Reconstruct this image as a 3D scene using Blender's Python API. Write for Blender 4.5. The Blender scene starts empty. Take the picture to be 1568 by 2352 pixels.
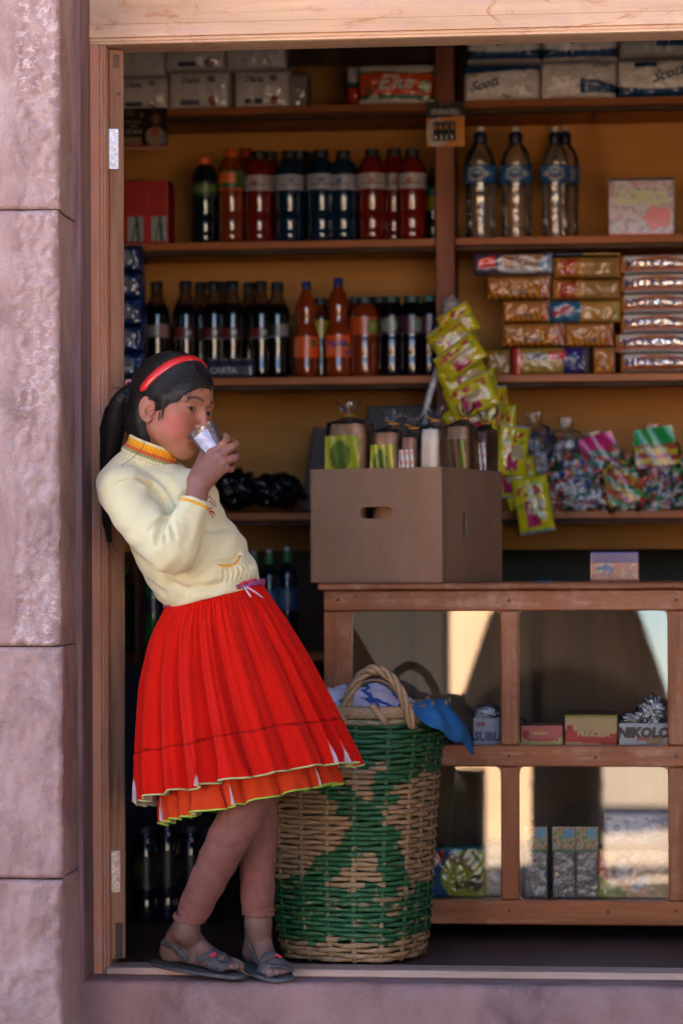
import bpy, math, random
import numpy as np
from mathutils import Vector, Matrix, Euler, noise
from mathutils.bvhtree import BVHTree
PI = math.pi
rad = math.radians
SC = bpy.context.scene
COL = SC.collection
random.seed(7)
RNG = np.random.default_rng(11)
V = Vector

# ------------------------------------------------------------------ camera
F = 6500.0                       # focal length in units of a 1568 x 2352 picture
YAW = rad(6.0); ROLL = rad(-0.25)
CAM = V((0.784 + 6.5*math.tan(YAW), -6.5, 0.93))
R_CAM = Matrix.Rotation(YAW, 3, 'Z') @ Matrix.Rotation(rad(90), 3, 'X') @ Matrix.Rotation(ROLL, 3, 'Z')

def ray(u, v):
    return R_CAM @ V(((u-784.0)/F, (1176.0-v+124.0)/F, -1.0))
def W(u, v, d=0.0):
    "point of the plane y = d"
    r = ray(u, v)
    return CAM + r*((d - CAM.y)/r.y)
def WX(u, d, v=1300): return W(u, v, d).x
def WZ(v, d, u=784): return W(u, v, d).z

# ------------------------------------------------------------------ objects
def link(o, parent=None):
    COL.objects.link(o)
    if parent is not None: o.parent = parent
    return o
def tag(o, label=None, cat=None, group=None, kind=None):
    if label: o['label'] = label
    if cat: o['category'] = cat
    if group: o['group'] = group
    if kind: o['kind'] = kind
    return o
def empty(name, loc=(0,0,0), rz=0.0, label=None, cat=None, group=None):
    o = bpy.data.objects.new(name, None); COL.objects.link(o)
    o.location = loc; o.rotation_euler = (0,0,rz); o.empty_display_size = .02
    return tag(o, label, cat, group)

class MB:
    "collects geometry for one mesh object"
    def __init__(s): s.v=[]; s.f=[]; s.m=[]; s.c=None
    def add(s, vs, fs, mi=0, M=None, col=None):
        n=len(s.v)
        vs=[V(p) for p in vs]
        if M is not None: vs=[M @ p for p in vs]
        s.v+= [tuple(p) for p in vs]; s.f+=[tuple(i+n for i in f) for f in fs]; s.m+=[mi]*len(fs)
        if col is not None or s.c is not None:
            if s.c is None: s.c=[(1,1,1)]*n
            if col is None: col=(1,1,1)
            s.c += (list(col) if isinstance(col[0],(tuple,list)) else [tuple(col)]*len(vs))
        return s
    def box(s, lo, hi, mi=0, M=None, col=None):
        x0,y0,z0=lo; x1,y1,z1=hi
        vs=[(x0,y0,z0),(x1,y0,z0),(x1,y1,z0),(x0,y1,z0),(x0,y0,z1),(x1,y0,z1),(x1,y1,z1),(x0,y1,z1)]
        return s.add(vs,[(0,3,2,1),(4,5,6,7),(0,1,5,4),(1,2,6,5),(2,3,7,6),(3,0,4,7)],mi,M,col)
    def tube(s, pts, r, n=8, mi=0, col=None, cap=True, flat=None, M=None):
        "tube along pts; r number or list; flat=(normal vector, factor)"
        pts=[V(p) for p in pts]; k=len(pts)
        rs=[r]*k if not hasattr(r,'__len__') else list(r)
        vs=[]; up=None
        for i,p in enumerate(pts):
            t=(pts[min(i+1,k-1)]-pts[max(i-1,0)])
            if t.length<1e-9: t=V((0,0,1))
            t.normalize()
            if up is None:
                up = V((0,0,1)) if abs(t.z)<.9 else V((1,0,0))
            a=(up-t*up.dot(t))
            if a.length<1e-6: a=t.orthogonal()
            a.normalize(); up=a; b=t.cross(a)
            for j in range(n):
                th=2*PI*j/n
                q=a*math.cos(th)*rs[i]+b*math.sin(th)*rs[i]
                if flat is not None:
                    nn=V(flat[0][i] if hasattr(flat[0][0],'__len__') or isinstance(flat[0][0],Vector) else flat[0]).normalized()
                    q-=nn*q.dot(nn)*(1-flat[1])
                vs.append(p+q)
        fs=[(i*n+j,i*n+(j+1)%n,(i+1)*n+(j+1)%n,(i+1)*n+j) for i in range(k-1) for j in range(n)]
        if cap: fs+=[tuple(range(n-1,-1,-1)),tuple((k-1)*n+j for j in range(n))]
        return s.add(vs,fs,mi,M,col)
    def lathe(s, prof, n=24, mi=0, col=None, M=None, cap=True):
        vs=[];fs=[];cc=[]
        for (r,z) in prof:
            for j in range(n):
                a=2*PI*j/n; vs.append((r*math.cos(a),r*math.sin(a),z))
        k=len(prof)
        fs=[(i*n+j,i*n+(j+1)%n,(i+1)*n+(j+1)%n,(i+1)*n+j) for i in range(k-1) for j in range(n)]
        if cap: fs+=[tuple(range(n-1,-1,-1)),tuple((k-1)*n+j for j in range(n))]
        if col is not None and isinstance(col[0],(tuple,list)):
            col=[c for c in col for _ in range(n)]
        return s.add(vs,fs,mi,M,col)
    def build(s, name, mats, parent=None, smooth=40, bevel=0.0, segs=2, loc=None):
        me=bpy.data.meshes.new(name); me.from_pydata(s.v,[],s.f)
        if not isinstance(mats,(list,tuple)): mats=[mats]
        for m in mats: me.materials.append(m)
        if len(mats)>1: me.polygons.foreach_set('material_index', s.m)
        if s.c is not None:
            a=me.color_attributes.new('Col','FLOAT_COLOR','POINT')
            c=np.ones((len(s.v),4),np.float32); c[:,:3]=np.array(s.c,np.float32); a.data.foreach_set('color',c.ravel())
        me.update()
        if smooth:
            me.shade_smooth()
            if smooth<180: me.set_sharp_from_angle(angle=rad(smooth))
        o=bpy.data.objects.new(name,me); link(o,parent)
        if loc is not None: o.location=loc
        if bevel:
            b=o.modifiers.new('bevel','BEVEL'); b.width=bevel; b.segments=segs; b.limit_method='ANGLE'; b.angle_limit=rad(50)
        return o

def npmesh(name, verts, faces, mats, parent=None, cols=None, smooth=180):
    me=bpy.data.meshes.new(name)
    verts=np.asarray(verts,np.float32); faces=np.asarray(faces,np.int32)
    nv=len(verts); nf=len(faces); k=faces.shape[1]
    me.vertices.add(nv); me.vertices.foreach_set('co',verts.ravel())
    me.loops.add(nf*k); me.loops.foreach_set('vertex_index',faces.ravel())
    me.polygons.add(nf); me.polygons.foreach_set('loop_start',np.arange(0,nf*k,k,dtype=np.int32))
    me.update(calc_edges=True)
    for m in (mats if isinstance(mats,(list,tuple)) else [mats]): me.materials.append(m)
    if cols is not None:
        a=me.color_attributes.new('Col','FLOAT_COLOR','POINT')
        c=np.ones((nv,4),np.float32); c[:,:3]=cols; a.data.foreach_set('color',c.ravel())
    me.shade_smooth()
    if smooth<180: me.set_sharp_from_angle(angle=rad(smooth))
    o=bpy.data.objects.new(name,me); link(o,parent); return o

def srgb(r,g,b):
    f=lambda c:(c/255/12.92) if c/255<=.04045 else ((c/255+.055)/1.055)**2.4
    return (f(r),f(g),f(b))

# ------------------------------------------------------------------ materials
MATS={}
def nt(name):
    m=bpy.data.materials.new(name); m.use_nodes=True
    t=m.node_tree; p=t.nodes['Principled BSDF']; MATS[name]=m
    return m,t,p
def N(t,typ,**kw):
    n=t.nodes.new(typ)
    for k,v in kw.items(): setattr(n,k,v)
    return n
def ramp(t,inp,stops):
    r=N(t,'ShaderNodeValToRGB'); e=r.color_ramp.elements
    while len(e)<len(stops): e.new(.5)
    for i,(p,c) in enumerate(stops):
        e[i].position=p; e[i].color=(c if len(c)==4 else (*c,1)) if hasattr(c,'__len__') else (c,c,c,1)
    t.links.new(inp,r.inputs['Fac']); return r.outputs['Color']
def noise_tex(t,vec,scale,detail=4,rough=.55,dist=0):
    n=N(t,'ShaderNodeTexNoise'); n.inputs['Scale'].default_value=scale; n.inputs['Detail'].default_value=detail
    n.inputs['Roughness'].default_value=rough; n.inputs['Distortion'].default_value=dist
    t.links.new(vec,n.inputs['Vector']); return n.outputs['Fac']
def mapping(t,vec,scale=(1,1,1),rot=(0,0,0),loc=(0,0,0)):
    m=N(t,'ShaderNodeMapping'); m.inputs['Scale'].default_value=scale; m.inputs['Rotation'].default_value=rot; m.inputs['Location'].default_value=loc
    t.links.new(vec,m.inputs['Vector']); return m.outputs['Vector']
def mixc(t,fac,a,b,mode='MIX'):
    m=N(t,'ShaderNodeMix',data_type='RGBA',blend_type=mode)
    for sock,val in ((m.inputs[0],fac),(m.inputs[6],a),(m.inputs[7],b)):
        if hasattr(val,'is_linked') or hasattr(val,'links'): t.links.new(val,sock)
        elif hasattr(val,'__len__'): sock.default_value=(*val,1)
        else: sock.default_value=val
    return m.outputs[2]
def bump(t,p,h,strength=.3,dist=.002):
    b=N(t,'ShaderNodeBump'); b.inputs['Strength'].default_value=strength; b.inputs['Distance'].default_value=dist
    t.links.new(h,b.inputs['Height']); t.links.new(b.outputs[0],p.inputs['Normal'])
def objco(t,kind='Object'): return N(t,'ShaderNodeTexCoord').outputs[kind]
def geopos(t): return N(t,'ShaderNodeNewGeometry').outputs['Position']

def plain(name,col,rough=.6,metal=0,spec=.5,var=.12,scale=30,bmp=0,bscale=200,bdist=.001,coat=0):
    m,t,p=nt(name); co=objco(t)
    n=noise_tex(t,co,scale,5)
    c=ramp(t,n,[(.3,tuple(x*(1-var) for x in col)),(.7,tuple(min(1,x*(1+var)) for x in col))])
    t.links.new(c,p.inputs['Base Color'])
    p.inputs['Roughness'].default_value=rough; p.inputs['Metallic'].default_value=metal; p.inputs['Specular IOR Level'].default_value=spec
    p.inputs['Coat Weight'].default_value=coat
    if bmp: bump(t,p,noise_tex(t,co,bscale,4),bmp,bdist)
    return m
def vcol(name,rough=.4,bmp=.0,bscale=60,bdist=.002,spec=.5,coat=0,stretch=(1,1,1),metal=0,detail=3,coat_r=.1):
    m,t,p=nt(name); a=N(t,'ShaderNodeVertexColor'); a.layer_name='Col'
    co=mapping(t,objco(t),stretch)
    n=noise_tex(t,co,25,4)
    c=mixc(t,1.0,a.outputs['Color'],ramp(t,n,[(.25,.88),(.75,1.0)]),'MULTIPLY')
    t.links.new(c,p.inputs['Base Color']); p.inputs['Roughness'].default_value=rough
    p.inputs['Specular IOR Level'].default_value=spec; p.inputs['Coat Weight'].default_value=coat; p.inputs['Coat Roughness'].default_value=coat_r
    p.inputs['Metallic'].default_value=metal
    if bmp: bump(t,p,noise_tex(t,co,bscale,detail),bmp,bdist)
    return m
def wood(name,dark,light,axis='z',rough=.45,fine=60,coat=.0,contrast=1,stain=None,knots=0,bmp=.25,worn=None):
    m,t,p=nt(name); co=geopos(t)
    sc={'z':(1,1,.06),'x':(.06,1,1),'y':(1,.06,1)}[axis]
    v=mapping(t,co,sc)
    n1=noise_tex(t,v,fine,6,.65,.6); n2=noise_tex(t,v,fine*.22,3,.5,1.2)
    big=noise_tex(t,mapping(t,co,tuple(.3+.7*s for s in sc)),6,3)
    c=ramp(t,n1,[(.3,dark),(.62,light)])
    c2=ramp(t,n2,[(.3,tuple(x*.72 for x in dark)),(.55,light),(.8,tuple(min(1,x*1.1) for x in light))])
    c=mixc(t,.5,c,c2)
    c=mixc(t,.55,c,ramp(t,big,[(.3,.6),(.7,1.1)]),'MULTIPLY')
    if stain:
        s=noise_tex(t,mapping(t,co,(1.0,1,2.2)),7,5,.7,1.5)
        c=mixc(t,ramp(t,s,[(.56,0.0),(.70,1.0)]),c,stain)
    if worn:
        s=noise_tex(t,mapping(t,co,sc),25,6,.75,.3)
        s2=noise_tex(t,co,11,4,.7)
        mm=N(t,'ShaderNodeMath',operation='MULTIPLY'); t.links.new(ramp(t,s,[(.46,0.0),(.62,1.0)]),mm.inputs[0]); t.links.new(ramp(t,s2,[(.42,0.0),(.6,1.0)]),mm.inputs[1])
        c=mixc(t,mm.outputs[0],c,worn)
    t.links.new(c,p.inputs['Base Color'])
    t.links.new(ramp(t,n2,[(.2,rough+.12),(.8,max(.05,rough-.08))]),p.inputs['Roughness'])
    p.inputs['Specular IOR Level'].default_value=.22; p.inputs['Coat Weight'].default_value=coat*.5; p.inputs['Coat Roughness'].default_value=.25
    bump(t,p,n1,bmp,.0015)
    return m

def filmglass(name,fac=.05,rough=.06,tint=(.93,.95,.97),bmp=0,bscale=40,bdist=.004,haze=.03,k=1.6,mil=(.8,.82,.85)):
    m,t,p=nt(name); t.nodes.remove(p); out=t.nodes['Material Output']
    tr=N(t,'ShaderNodeBsdfTransparent'); tr.inputs[0].default_value=(*tint,1); gl=N(t,'ShaderNodeBsdfGlossy'); gl.inputs['Roughness'].default_value=rough
    df=N(t,'ShaderNodeBsdfDiffuse'); df.inputs[0].default_value=(*mil,1)
    fr_=N(t,'ShaderNodeFresnel'); fr_.inputs['IOR'].default_value=1.5; a=N(t,'ShaderNodeMath',operation='MULTIPLY_ADD'); a.inputs[1].default_value=k; a.inputs[2].default_value=fac; t.links.new(fr_.outputs[0],a.inputs[0])
    if bmp:
        b=N(t,'ShaderNodeBump'); b.inputs['Strength'].default_value=bmp; b.inputs['Distance'].default_value=bdist; t.links.new(noise_tex(t,objco(t),bscale,3),b.inputs['Height'])
        t.links.new(b.outputs[0],gl.inputs['Normal']); t.links.new(b.outputs[0],fr_.inputs['Normal'])
    mx=N(t,'ShaderNodeMixShader'); t.links.new(a.outputs[0],mx.inputs[0]); t.links.new(tr.outputs[0],mx.inputs[1]); t.links.new(gl.outputs[0],mx.inputs[2])
    mx2=N(t,'ShaderNodeMixShader'); mx2.inputs[0].default_value=haze; t.links.new(mx.outputs[0],mx2.inputs[1]); t.links.new(df.outputs[0],mx2.inputs[2])
    t.links.new(mx2.outputs[0],out.inputs['Surface']); return m
# ------------------------------------------------------------------ text and prints
_TC={}
def text2d(s,size=1.0,shear=0,bold=0.0):
    key=(s,shear,bold)
    if key not in _TC:
        c=bpy.data.curves.new('lettering','FONT'); c.body=s; c.size=1; c.shear=shear; c.offset=bold; c.align_x='CENTER'; c.align_y='CENTER'; c.resolution_u=2; c.fill_mode='FRONT'
        o=bpy.data.objects.new('lettering',c); COL.objects.link(o); dg=bpy.context.evaluated_depsgraph_get(); dg.update()
        me=o.evaluated_get(dg).to_mesh()
        vs=[(v.co.x,v.co.y) for v in me.vertices]; fs=[tuple(p.vertices) for p in me.polygons]
        o.evaluated_get(dg).to_mesh_clear(); bpy.data.objects.remove(o); bpy.data.curves.remove(c)
        _TC[key]=(vs,fs)
    vs,fs=_TC[key]
    return [(x*size,y*size) for x,y in vs],fs
# ------------------------------------------------------------------ world, sun, camera
cam=bpy.data.cameras.new('camera'); camo=bpy.data.objects.new('camera',cam); COL.objects.link(camo); SC.camera=camo
camo.matrix_world=Matrix.Translation(CAM) @ R_CAM.to_4x4()
cam.sensor_fit='VERTICAL'; cam.sensor_height=36; cam.lens=F/2352*36; cam.shift_y=124/2352
cam.clip_start=.1; cam.clip_end=2000
cam.dof.use_dof=True; cam.dof.focus_distance=6.40; cam.dof.aperture_fstop=3.0
w=bpy.data.worlds.new('World'); SC.world=w; w.use_nodes=True
SUN_EL=rad(43); SUN_ROT=rad(-28)
sky=N(w.node_tree,'ShaderNodeTexSky',sky_type='NISHITA'); sky.sun_disc=False; sky.sun_elevation=SUN_EL; sky.sun_rotation=SUN_ROT; sky.altitude=3000; sky.dust_density=2.5; sky.ozone_density=.6
bg=w.node_tree.nodes['Background']; bg.inputs['Strength'].default_value=.037
w.node_tree.links.new(sky.outputs[0],bg.inputs['Color'])
sl=bpy.data.lights.new('sun','SUN'); so=bpy.data.objects.new('sun',sl); COL.objects.link(so)
sl.energy=5.0; sl.angle=rad(.5); sl.color=(1,.91,.76)
sd=V((math.sin(SUN_ROT)*math.cos(SUN_EL),math.cos(SUN_ROT)*math.cos(SUN_EL),math.sin(SUN_EL)))
so.rotation_euler=sd.to_track_quat('Z','Y').to_euler(); so.location=(0,4,8)
vs=SC.view_settings; vs.view_transform='Standard'; vs.look='None'; vs.gamma=1; vs.exposure=4.3
SC.cycles.max_bounces=10; SC.cycles.diffuse_bounces=6; SC.cycles.glossy_bounces=4; SC.cycles.transmission_bounces=8; SC.cycles.transparent_max_bounces=12
SC.cycles.caustics_reflective=False; SC.cycles.caustics_refractive=False; SC.cycles.use_denoising=True
SC.cycles.sample_clamp_indirect=6; SC.cycles.use_adaptive_sampling=True; SC.cycles.adaptive_threshold=.012

# ------------------------------------------------------------------ materials of the setting
def stone(name,base,pale,dark,scale=1.0,bmp=.6,flecks=True):
    m,t,p=nt(name); co=geopos(t)
    n=noise_tex(t,mapping(t,co,(1,1,.8)),9*scale,7,.6,.6)
    c=ramp(t,n,[(.28,dark),(.5,base),(.75,pale)])
    g=noise_tex(t,co,260,5,.8); c=mixc(t,.55,c,ramp(t,g,[(.32,.45),(.68,1.2)]),'MULTIPLY')
    st=noise_tex(t,mapping(t,co,(3,3,1)),3.5,7,.75,1.0); c=mixc(t,ramp(t,st,[(.50,0.0),(.72,.5)]),c,(.16,.105,.105))
    h1=noise_tex(t,co,38,6,.65,.3); h2=noise_tex(t,co,330,3,.7); hm=N(t,'ShaderNodeMath',operation='MULTIPLY_ADD'); t.links.new(h2,hm.inputs[0]); hm.inputs[1].default_value=.45; t.links.new(h1,hm.inputs[2]); h=hm.outputs[0]
    hu=noise_tex(t,mapping(t,co,(1,1,.5)),4,4,.6)
    c=mixc(t,ramp(t,hu,[(.42,0.0),(.66,.55)]),c,(.42,.26,.24))
    if flecks:
        a=N(t,'ShaderNodeVertexColor'); a.layer_name='Col'
        f=noise_tex(t,mapping(t,co,(1,1,1.5),rot=(0,.6,0)),55,3,.6,.8)
        mm=N(t,'ShaderNodeMath',operation='MULTIPLY'); t.links.new(ramp(t,f,[(.54,0.0),(.60,1.0)]),mm.inputs[0]); t.links.new(a.outputs['Color'],mm.inputs[1])
        c=mixc(t,mm.outputs[0],c,(.60,.48,.49))
    t.links.new(c,p.inputs['Base Color']); p.inputs['Roughness'].default_value=.97; p.inputs['Specular IOR Level'].default_value=.06
    bump(t,p,h,bmp,.004); return m
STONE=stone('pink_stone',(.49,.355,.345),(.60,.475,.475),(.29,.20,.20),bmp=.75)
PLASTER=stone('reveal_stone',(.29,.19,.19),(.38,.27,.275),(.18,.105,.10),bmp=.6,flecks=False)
def streaky():
    m,t,p=nt('reveal_render'); co=geopos(t)
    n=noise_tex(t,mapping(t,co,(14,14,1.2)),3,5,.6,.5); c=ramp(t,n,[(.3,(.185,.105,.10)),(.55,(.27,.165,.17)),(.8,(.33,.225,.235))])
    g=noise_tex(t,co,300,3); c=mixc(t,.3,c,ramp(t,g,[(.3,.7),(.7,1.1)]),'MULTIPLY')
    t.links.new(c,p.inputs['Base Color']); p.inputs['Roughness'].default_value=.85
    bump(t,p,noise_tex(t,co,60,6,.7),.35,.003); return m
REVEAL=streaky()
FRAMEW=wood('painted_frame_wood',(.46,.19,.105),(.62,.30,.185),'z',.55,70,worn=(.47,.33,.32))
LINTELW=wood('lit_lintel_wood',(.68,.41,.235),(.90,.64,.43),'x',.42,45,stain=(.50,.20,.085),worn=(.66,.44,.36))  # stronger warm light on the lintel is put into its paler wood colour
LEAFW=wood('door_leaf_wood',(.20,.088,.044),(.42,.215,.12),'z',.6,110)
SHELFW=wood('shelf_wood',(.30,.082,.018),(.46,.145,.040),'x',.4,40)
POSTW=wood('post_wood',(.17,.050,.022),(.28,.090,.045),'z',.45,45)
CABW=wood('cabinet_wood_upright',(.15,.040,.012),(.33,.105,.035),'z',.36,60,coat=.25,worn=(.36,.16,.09))
CABX=wood('cabinet_wood_rail',(.15,.040,.012),(.33,.105,.035),'x',.36,60,coat=.25,worn=(.42,.21,.13))
PLY=wood('plywood_back',(.43,.175,.034),(.57,.255,.062),'x',.6,12,bmp=.08)
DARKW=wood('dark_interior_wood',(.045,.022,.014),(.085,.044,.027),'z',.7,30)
STEEL=plain('worn_hinge_steel',(.36,.35,.37),.35,.7,var=.3,scale=160,bmp=.2)
RUST=plain('rusty_hinge_steel',(.50,.40,.34),.5,.4,var=.5,scale=220,bmp=.3)

# ------------------------------------------------------------------ stone wall left of the opening
XW=WX(135,-.36); XF=WX(212,0)
def hewn(x0,x1,z0,z1,yf,seed,rough,name,parent):
    nx=int((x1-x0)/.0045)+1; nz=int((z1-z0)/.0045)+1
    g=[];col=[]
    for k in range(nz):
        z=z0+(z1-z0)*k/(nz-1)
        ez=1-min(1,min(z-z0,z1-z)/.008)
        wob=.006*noise.noise(V((seed*3.1,0,z*14)))+.003*noise.noise(V((seed*3.1,5,z*55)))
        for i in range(nx):
            s=i/(nx-1); x=x0+(x1-x0)*s
            if i==nx-1: pass
            edge=(x1-x)
            zone=1-min(1,max(0,(edge-.085-.03*noise.noise(V((seed,z*7,0))))/.025)) if rough else 0
            P=V((x*9+seed*7,z*9,seed)); h=noise.fractal(P*1.6,1.0,2.0,4)*.004
            q=V((x*34+seed,z*27,seed*2)); r=noise.voronoi(q)[0]; ch=(r[1]-r[0])
            h+=zone*(-.007+.012*min(ch,.6)+.005*noise.fractal(q*1.3,1,2,3))+ (0 if rough else noise.fractal(P*4,.9,2,5)*.0035)
            if not rough and seed==4: 
                q=V((x*9,z*8,3)); rr=noise.voronoi(q)[0]; h+=.02*min(rr[1]-rr[0],.35)
            rnd=max(0,1-edge/.012)
            y=yf-h+rnd*rnd*.010+ez*ez*.012
            g.append((x+wob*s,y,z)); 
            fl=zone*max(0,min(1,1.6*noise.noise(V((x*5,z*3.2,seed)))+.55)); col.append((fl,)*3)
    F_=[(k*nx+i,k*nx+i+1,(k+1)*nx+i+1,(k+1)*nx+i) for k in range(nz-1) for i in range(nx-1)]
    # return side and back so the block is solid
    n=len(g); side=[]
    nd=9
    for k in range(nz):
        e=g[k*nx+nx-1]
        for j in range(1,nd):
            t=j/(nd-1); y=e[1]+(.02-e[1])*t
            dx=.004*noise.fractal(V((seed*5,y*16,e[2]*14)),1,2,4)
            xr=x1+.003*(1-t)+dx*(1-t*.7) - (.012 if t>.16 else .012*t/.16)*(1 if rough or seed==3 else .4)
            side.append((e[0] if j==0 else xr,y,e[2])); col.append((0,0,0))
    g+=side
    for k in range(nz-1):
        for j in range(nd-1):
            a=k*nx+nx-1 if j==0 else n+k*(nd-1)+j-1
            b=(k+1)*nx+nx-1 if j==0 else n+(k+1)*(nd-1)+j-1
            F_.append((a,n+k*(nd-1)+j,n+(k+1)*(nd-1)+j,b))
    cap0=len(g); g+= [(x0,.02,z0),(x0,.02,z1),(x1,.02,z0),(x1,.02,z1)]; col+=[(0,0,0)]*4
    bot=[k for k in range(nx)]; 
    F_.append(tuple([cap0]+bot+[n+j for j in range(nd-1)]))
    F_.append(tuple([(nz-1)*nx+k for k in range(nx-1,-1,-1)]+[cap0+1]+[n+(nz-1)*(nd-1)+j for j in range(nd-2,-1,-1)]))
    F_.append(tuple([k*nx for k in range(nz-1,-1,-1)]+[cap0,cap0+1]))
    m=MB(); m.v=g; m.f=F_; m.m=[0]*len(F_); m.c=col
    return m.build(name,STONE,parent,smooth=55)
pil=empty('stone_pilaster',(0,0,0),label='pink hewn stone pilaster of stacked blocks left of the shop opening',cat='pilaster')
zs=[-.55,WZ(2020,-.36,60),WZ(1485,-.36,60),WZ(480,-.36,60),WZ(-330,-.36,60)]
XL=XW-.62
for i,(sd_,ro) in enumerate([(4,False),(3,False),(2,True),(1,True)]):
    b=hewn(XL,XW+(.004 if i%2 else 0),zs[i]+.0015,zs[i+1]-.0015,-.36+.002*(i%2),sd_,ro,'stone_block',pil)
m=MB().box((XL+.02,-.33,-.55),(XW-.016,.018,2.95)); m.build('mortar_core',plain('mortar',(.12,.07,.055),.95,bmp=.4),pil)
# plastered reveal between pilaster and frame + wall above and right
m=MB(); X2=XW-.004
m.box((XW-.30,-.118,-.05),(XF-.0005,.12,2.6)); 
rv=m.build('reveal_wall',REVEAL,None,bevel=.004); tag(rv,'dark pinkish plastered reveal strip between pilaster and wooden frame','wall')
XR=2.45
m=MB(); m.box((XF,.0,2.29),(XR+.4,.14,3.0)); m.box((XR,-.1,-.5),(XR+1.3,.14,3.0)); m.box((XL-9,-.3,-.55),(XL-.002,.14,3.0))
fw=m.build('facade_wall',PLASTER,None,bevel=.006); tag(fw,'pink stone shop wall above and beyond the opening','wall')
m=MB(); m.box((XL-9.1,-.62,3.0),(XR+1.5,2.2,3.12)); m.build('roof_slab',plain('roof_tile',(.28,.13,.08),.9),None); tag(bpy.data.objects['roof_slab'],'overhanging roof slab above the shop front','roof')

m=MB(); m.box((XL-9,-.02,3.125),(XR+1.3,2.2,8.6)); o=m.build('shading_storey',PLASTER,None); tag(o,'plain unseen storey added above the shop to shade the street','storey')  # added above the view so that the street in front lies in shade
# step and threshold
m=MB(); nx=260; vs_=[];fs_=[]
x0,x1=WX(182,-.12,2300)-.002,XR
prof=[(-.125,-.45),(-.125,-.20),(-.124,-.06),(-.122,-.030),(-.112,-.019),(-.095,-.0175),(-.03,-.018),(.1,-.018)]
for i in range(nx):
    x=x0+(x1-x0)*i/(nx-1)
    for j,(y,z) in enumerate(prof):
        n_=noise.fractal(V((x*7,z*9,1)),1,2,4)*.003
        vs_.append((x,y+n_*(j<6),z+(n_*.5 if 3<j<7 else 0)))
k=len(prof)
fs_=[(i*k+j,i*k+j+1,(i+1)*k+j+1,(i+1)*k+j) for i in range(nx-1) for j in range(k-1)]
m.add(vs_,[f[::-1] for f in fs_]); m.add([vs_[j] for j in range(k)],[tuple(range(k))])
st=m.build('stone_step',REVEAL if False else PLASTER,None,smooth=60); tag(st,'worn pinkish stone step under the wooden threshold','step')
THW=wood('threshold_wood',(.36,.24,.19),(.52,.38,.32),'x',.6,60,worn=(.56,.44,.40))
m=MB().box((WX(247,0,2240),-.02,-.0172),(XR,.075,.0)); o=m.build('threshold_plank',THW,None,bevel=.003); tag(o,'pale weathered wooden threshold plank under the sandals','threshold')

# ground, street and the sunlit side opposite
GROUND=plain('dusty_street',(.30,.23,.17),.95,var=.25,scale=3,bmp=.5,bscale=40,bdist=.01)
m=MB(); m.add([(-400,-400,-.46),(400,-400,-.46),(400,400,-.46),(-400,400,-.46)],[(0,1,2,3)]); o=m.build('ground',GROUND,None,smooth=0); tag(o,kind='structure',label='dusty street ground in front of the shop')
def house(name,x0,x1,y,h,col,label,win=3):
    e=empty(name,((x0+x1)/2,y,-.46),label=label,cat='house')
    m=MB(); w2=(x1-x0)/2
    m.box((-w2,-5,0),(w2,0,h)); m.build('wall',plain(name+'_wall',col,.9,var=.15,scale=2,bmp=.3),e)
    m=MB(); m.add([(-w2-.3,.4,h-.1),(w2+.3,.4,h-.1),(w2+.3,-2.5,h+1.1),(-w2-.3,-2.5,h+1.1),(-w2-.3,-5.4,h-.1),(w2+.3,-5.4,h-.1)],[(0,1,2,3),(3,2,5,4),(0,3,4),(1,5,2)]); m.build('roof',plain(name+'_tiles',(.32,.13,.075),.9,bmp=.4,bscale=20),e)
    for i in range(win):
        x=-w2+(i+1)*(2*w2)/(win+1)
        m=MB().box((x-.45,.003,1.0),(x+.45,.03,2.1)); m.build('window',plain('shutter_%s%d'%(name,i),(.09,.05,.03),.6),e)
house('adobe_house',-7.5,.62,-15.5,3.4,(.50,.33,.21),'tan adobe house with tiled roof across the street')
house('plaster_house',7.2,15,-17,3.2,(.60,.46,.34),'cream plastered house across the street')
house('shading_house',3.7,9.5,-1.0,4.8,(.10,.065,.05),'brown unseen house added on the right to block light from that side',1)  # added out of view to block bounce light from the right
# ------------------------------------------------------------------ wooden frame and open door leaf
def extr_z(m,prof,z0,z1,mi=0):
    "prof: closed polygon of (x,y), counter-clockwise seen from above"
    n=len(prof); vs=[(x,y,z0) for x,y in prof]+[(x,y,z1) for x,y in prof]
    fs=[(i,(i+1)%n,n+(i+1)%n,n+i) for i in range(n)]+[tuple(range(n-1,-1,-1)),tuple(range(n,2*n))]
    m.add(vs,fs,mi)
def extr_x(m,prof,x0,x1,mi=0):
    n=len(prof); vs=[(x0,y,z) for y,z in prof]+[(x1,y,z) for y,z in prof]
    fs=[(i,(i+1)%n,n+(i+1)%n,n+i) for i in range(n)]+[tuple(range(n-1,-1,-1)),tuple(range(n,2*n))]
    m.add(vs,fs,mi)
X0=XF+.0005; X1=WX(247.5,0)
ZL=WZ(103,-.004,240)
def edge_prof(t):   # moulding depth y as the distance s (mm) from the inner edge
    return [(0,.030),(0,.004),(.0015,.0005),(.0045,.0005),(.006,.003),(.0072,.003),(.0085,-.001),(.012,-.0015),(.0135,.002),(.0147,.002),(.016,-.004),(.036,-.004)]
fr=empty('door_frame',((X0+X1)/2,0,0),label='moulded wooden door frame with lintel coloured as warmly lit around the shop opening',cat='door frame')
pr=[(X1-s,y) for s,y in edge_prof(0)]; pr=[(X1,.11)]+pr; pr[-1]=(X0,-.004); pr.append((X0,.11))
m=MB(); extr_z(m,[(x-fr.location.x,y) for x,y in pr[::-1]],-.0175,ZL+.0002)
m.build('jamb',FRAMEW,fr,smooth=30,bevel=.0006,segs=1)
xr=XR
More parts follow.
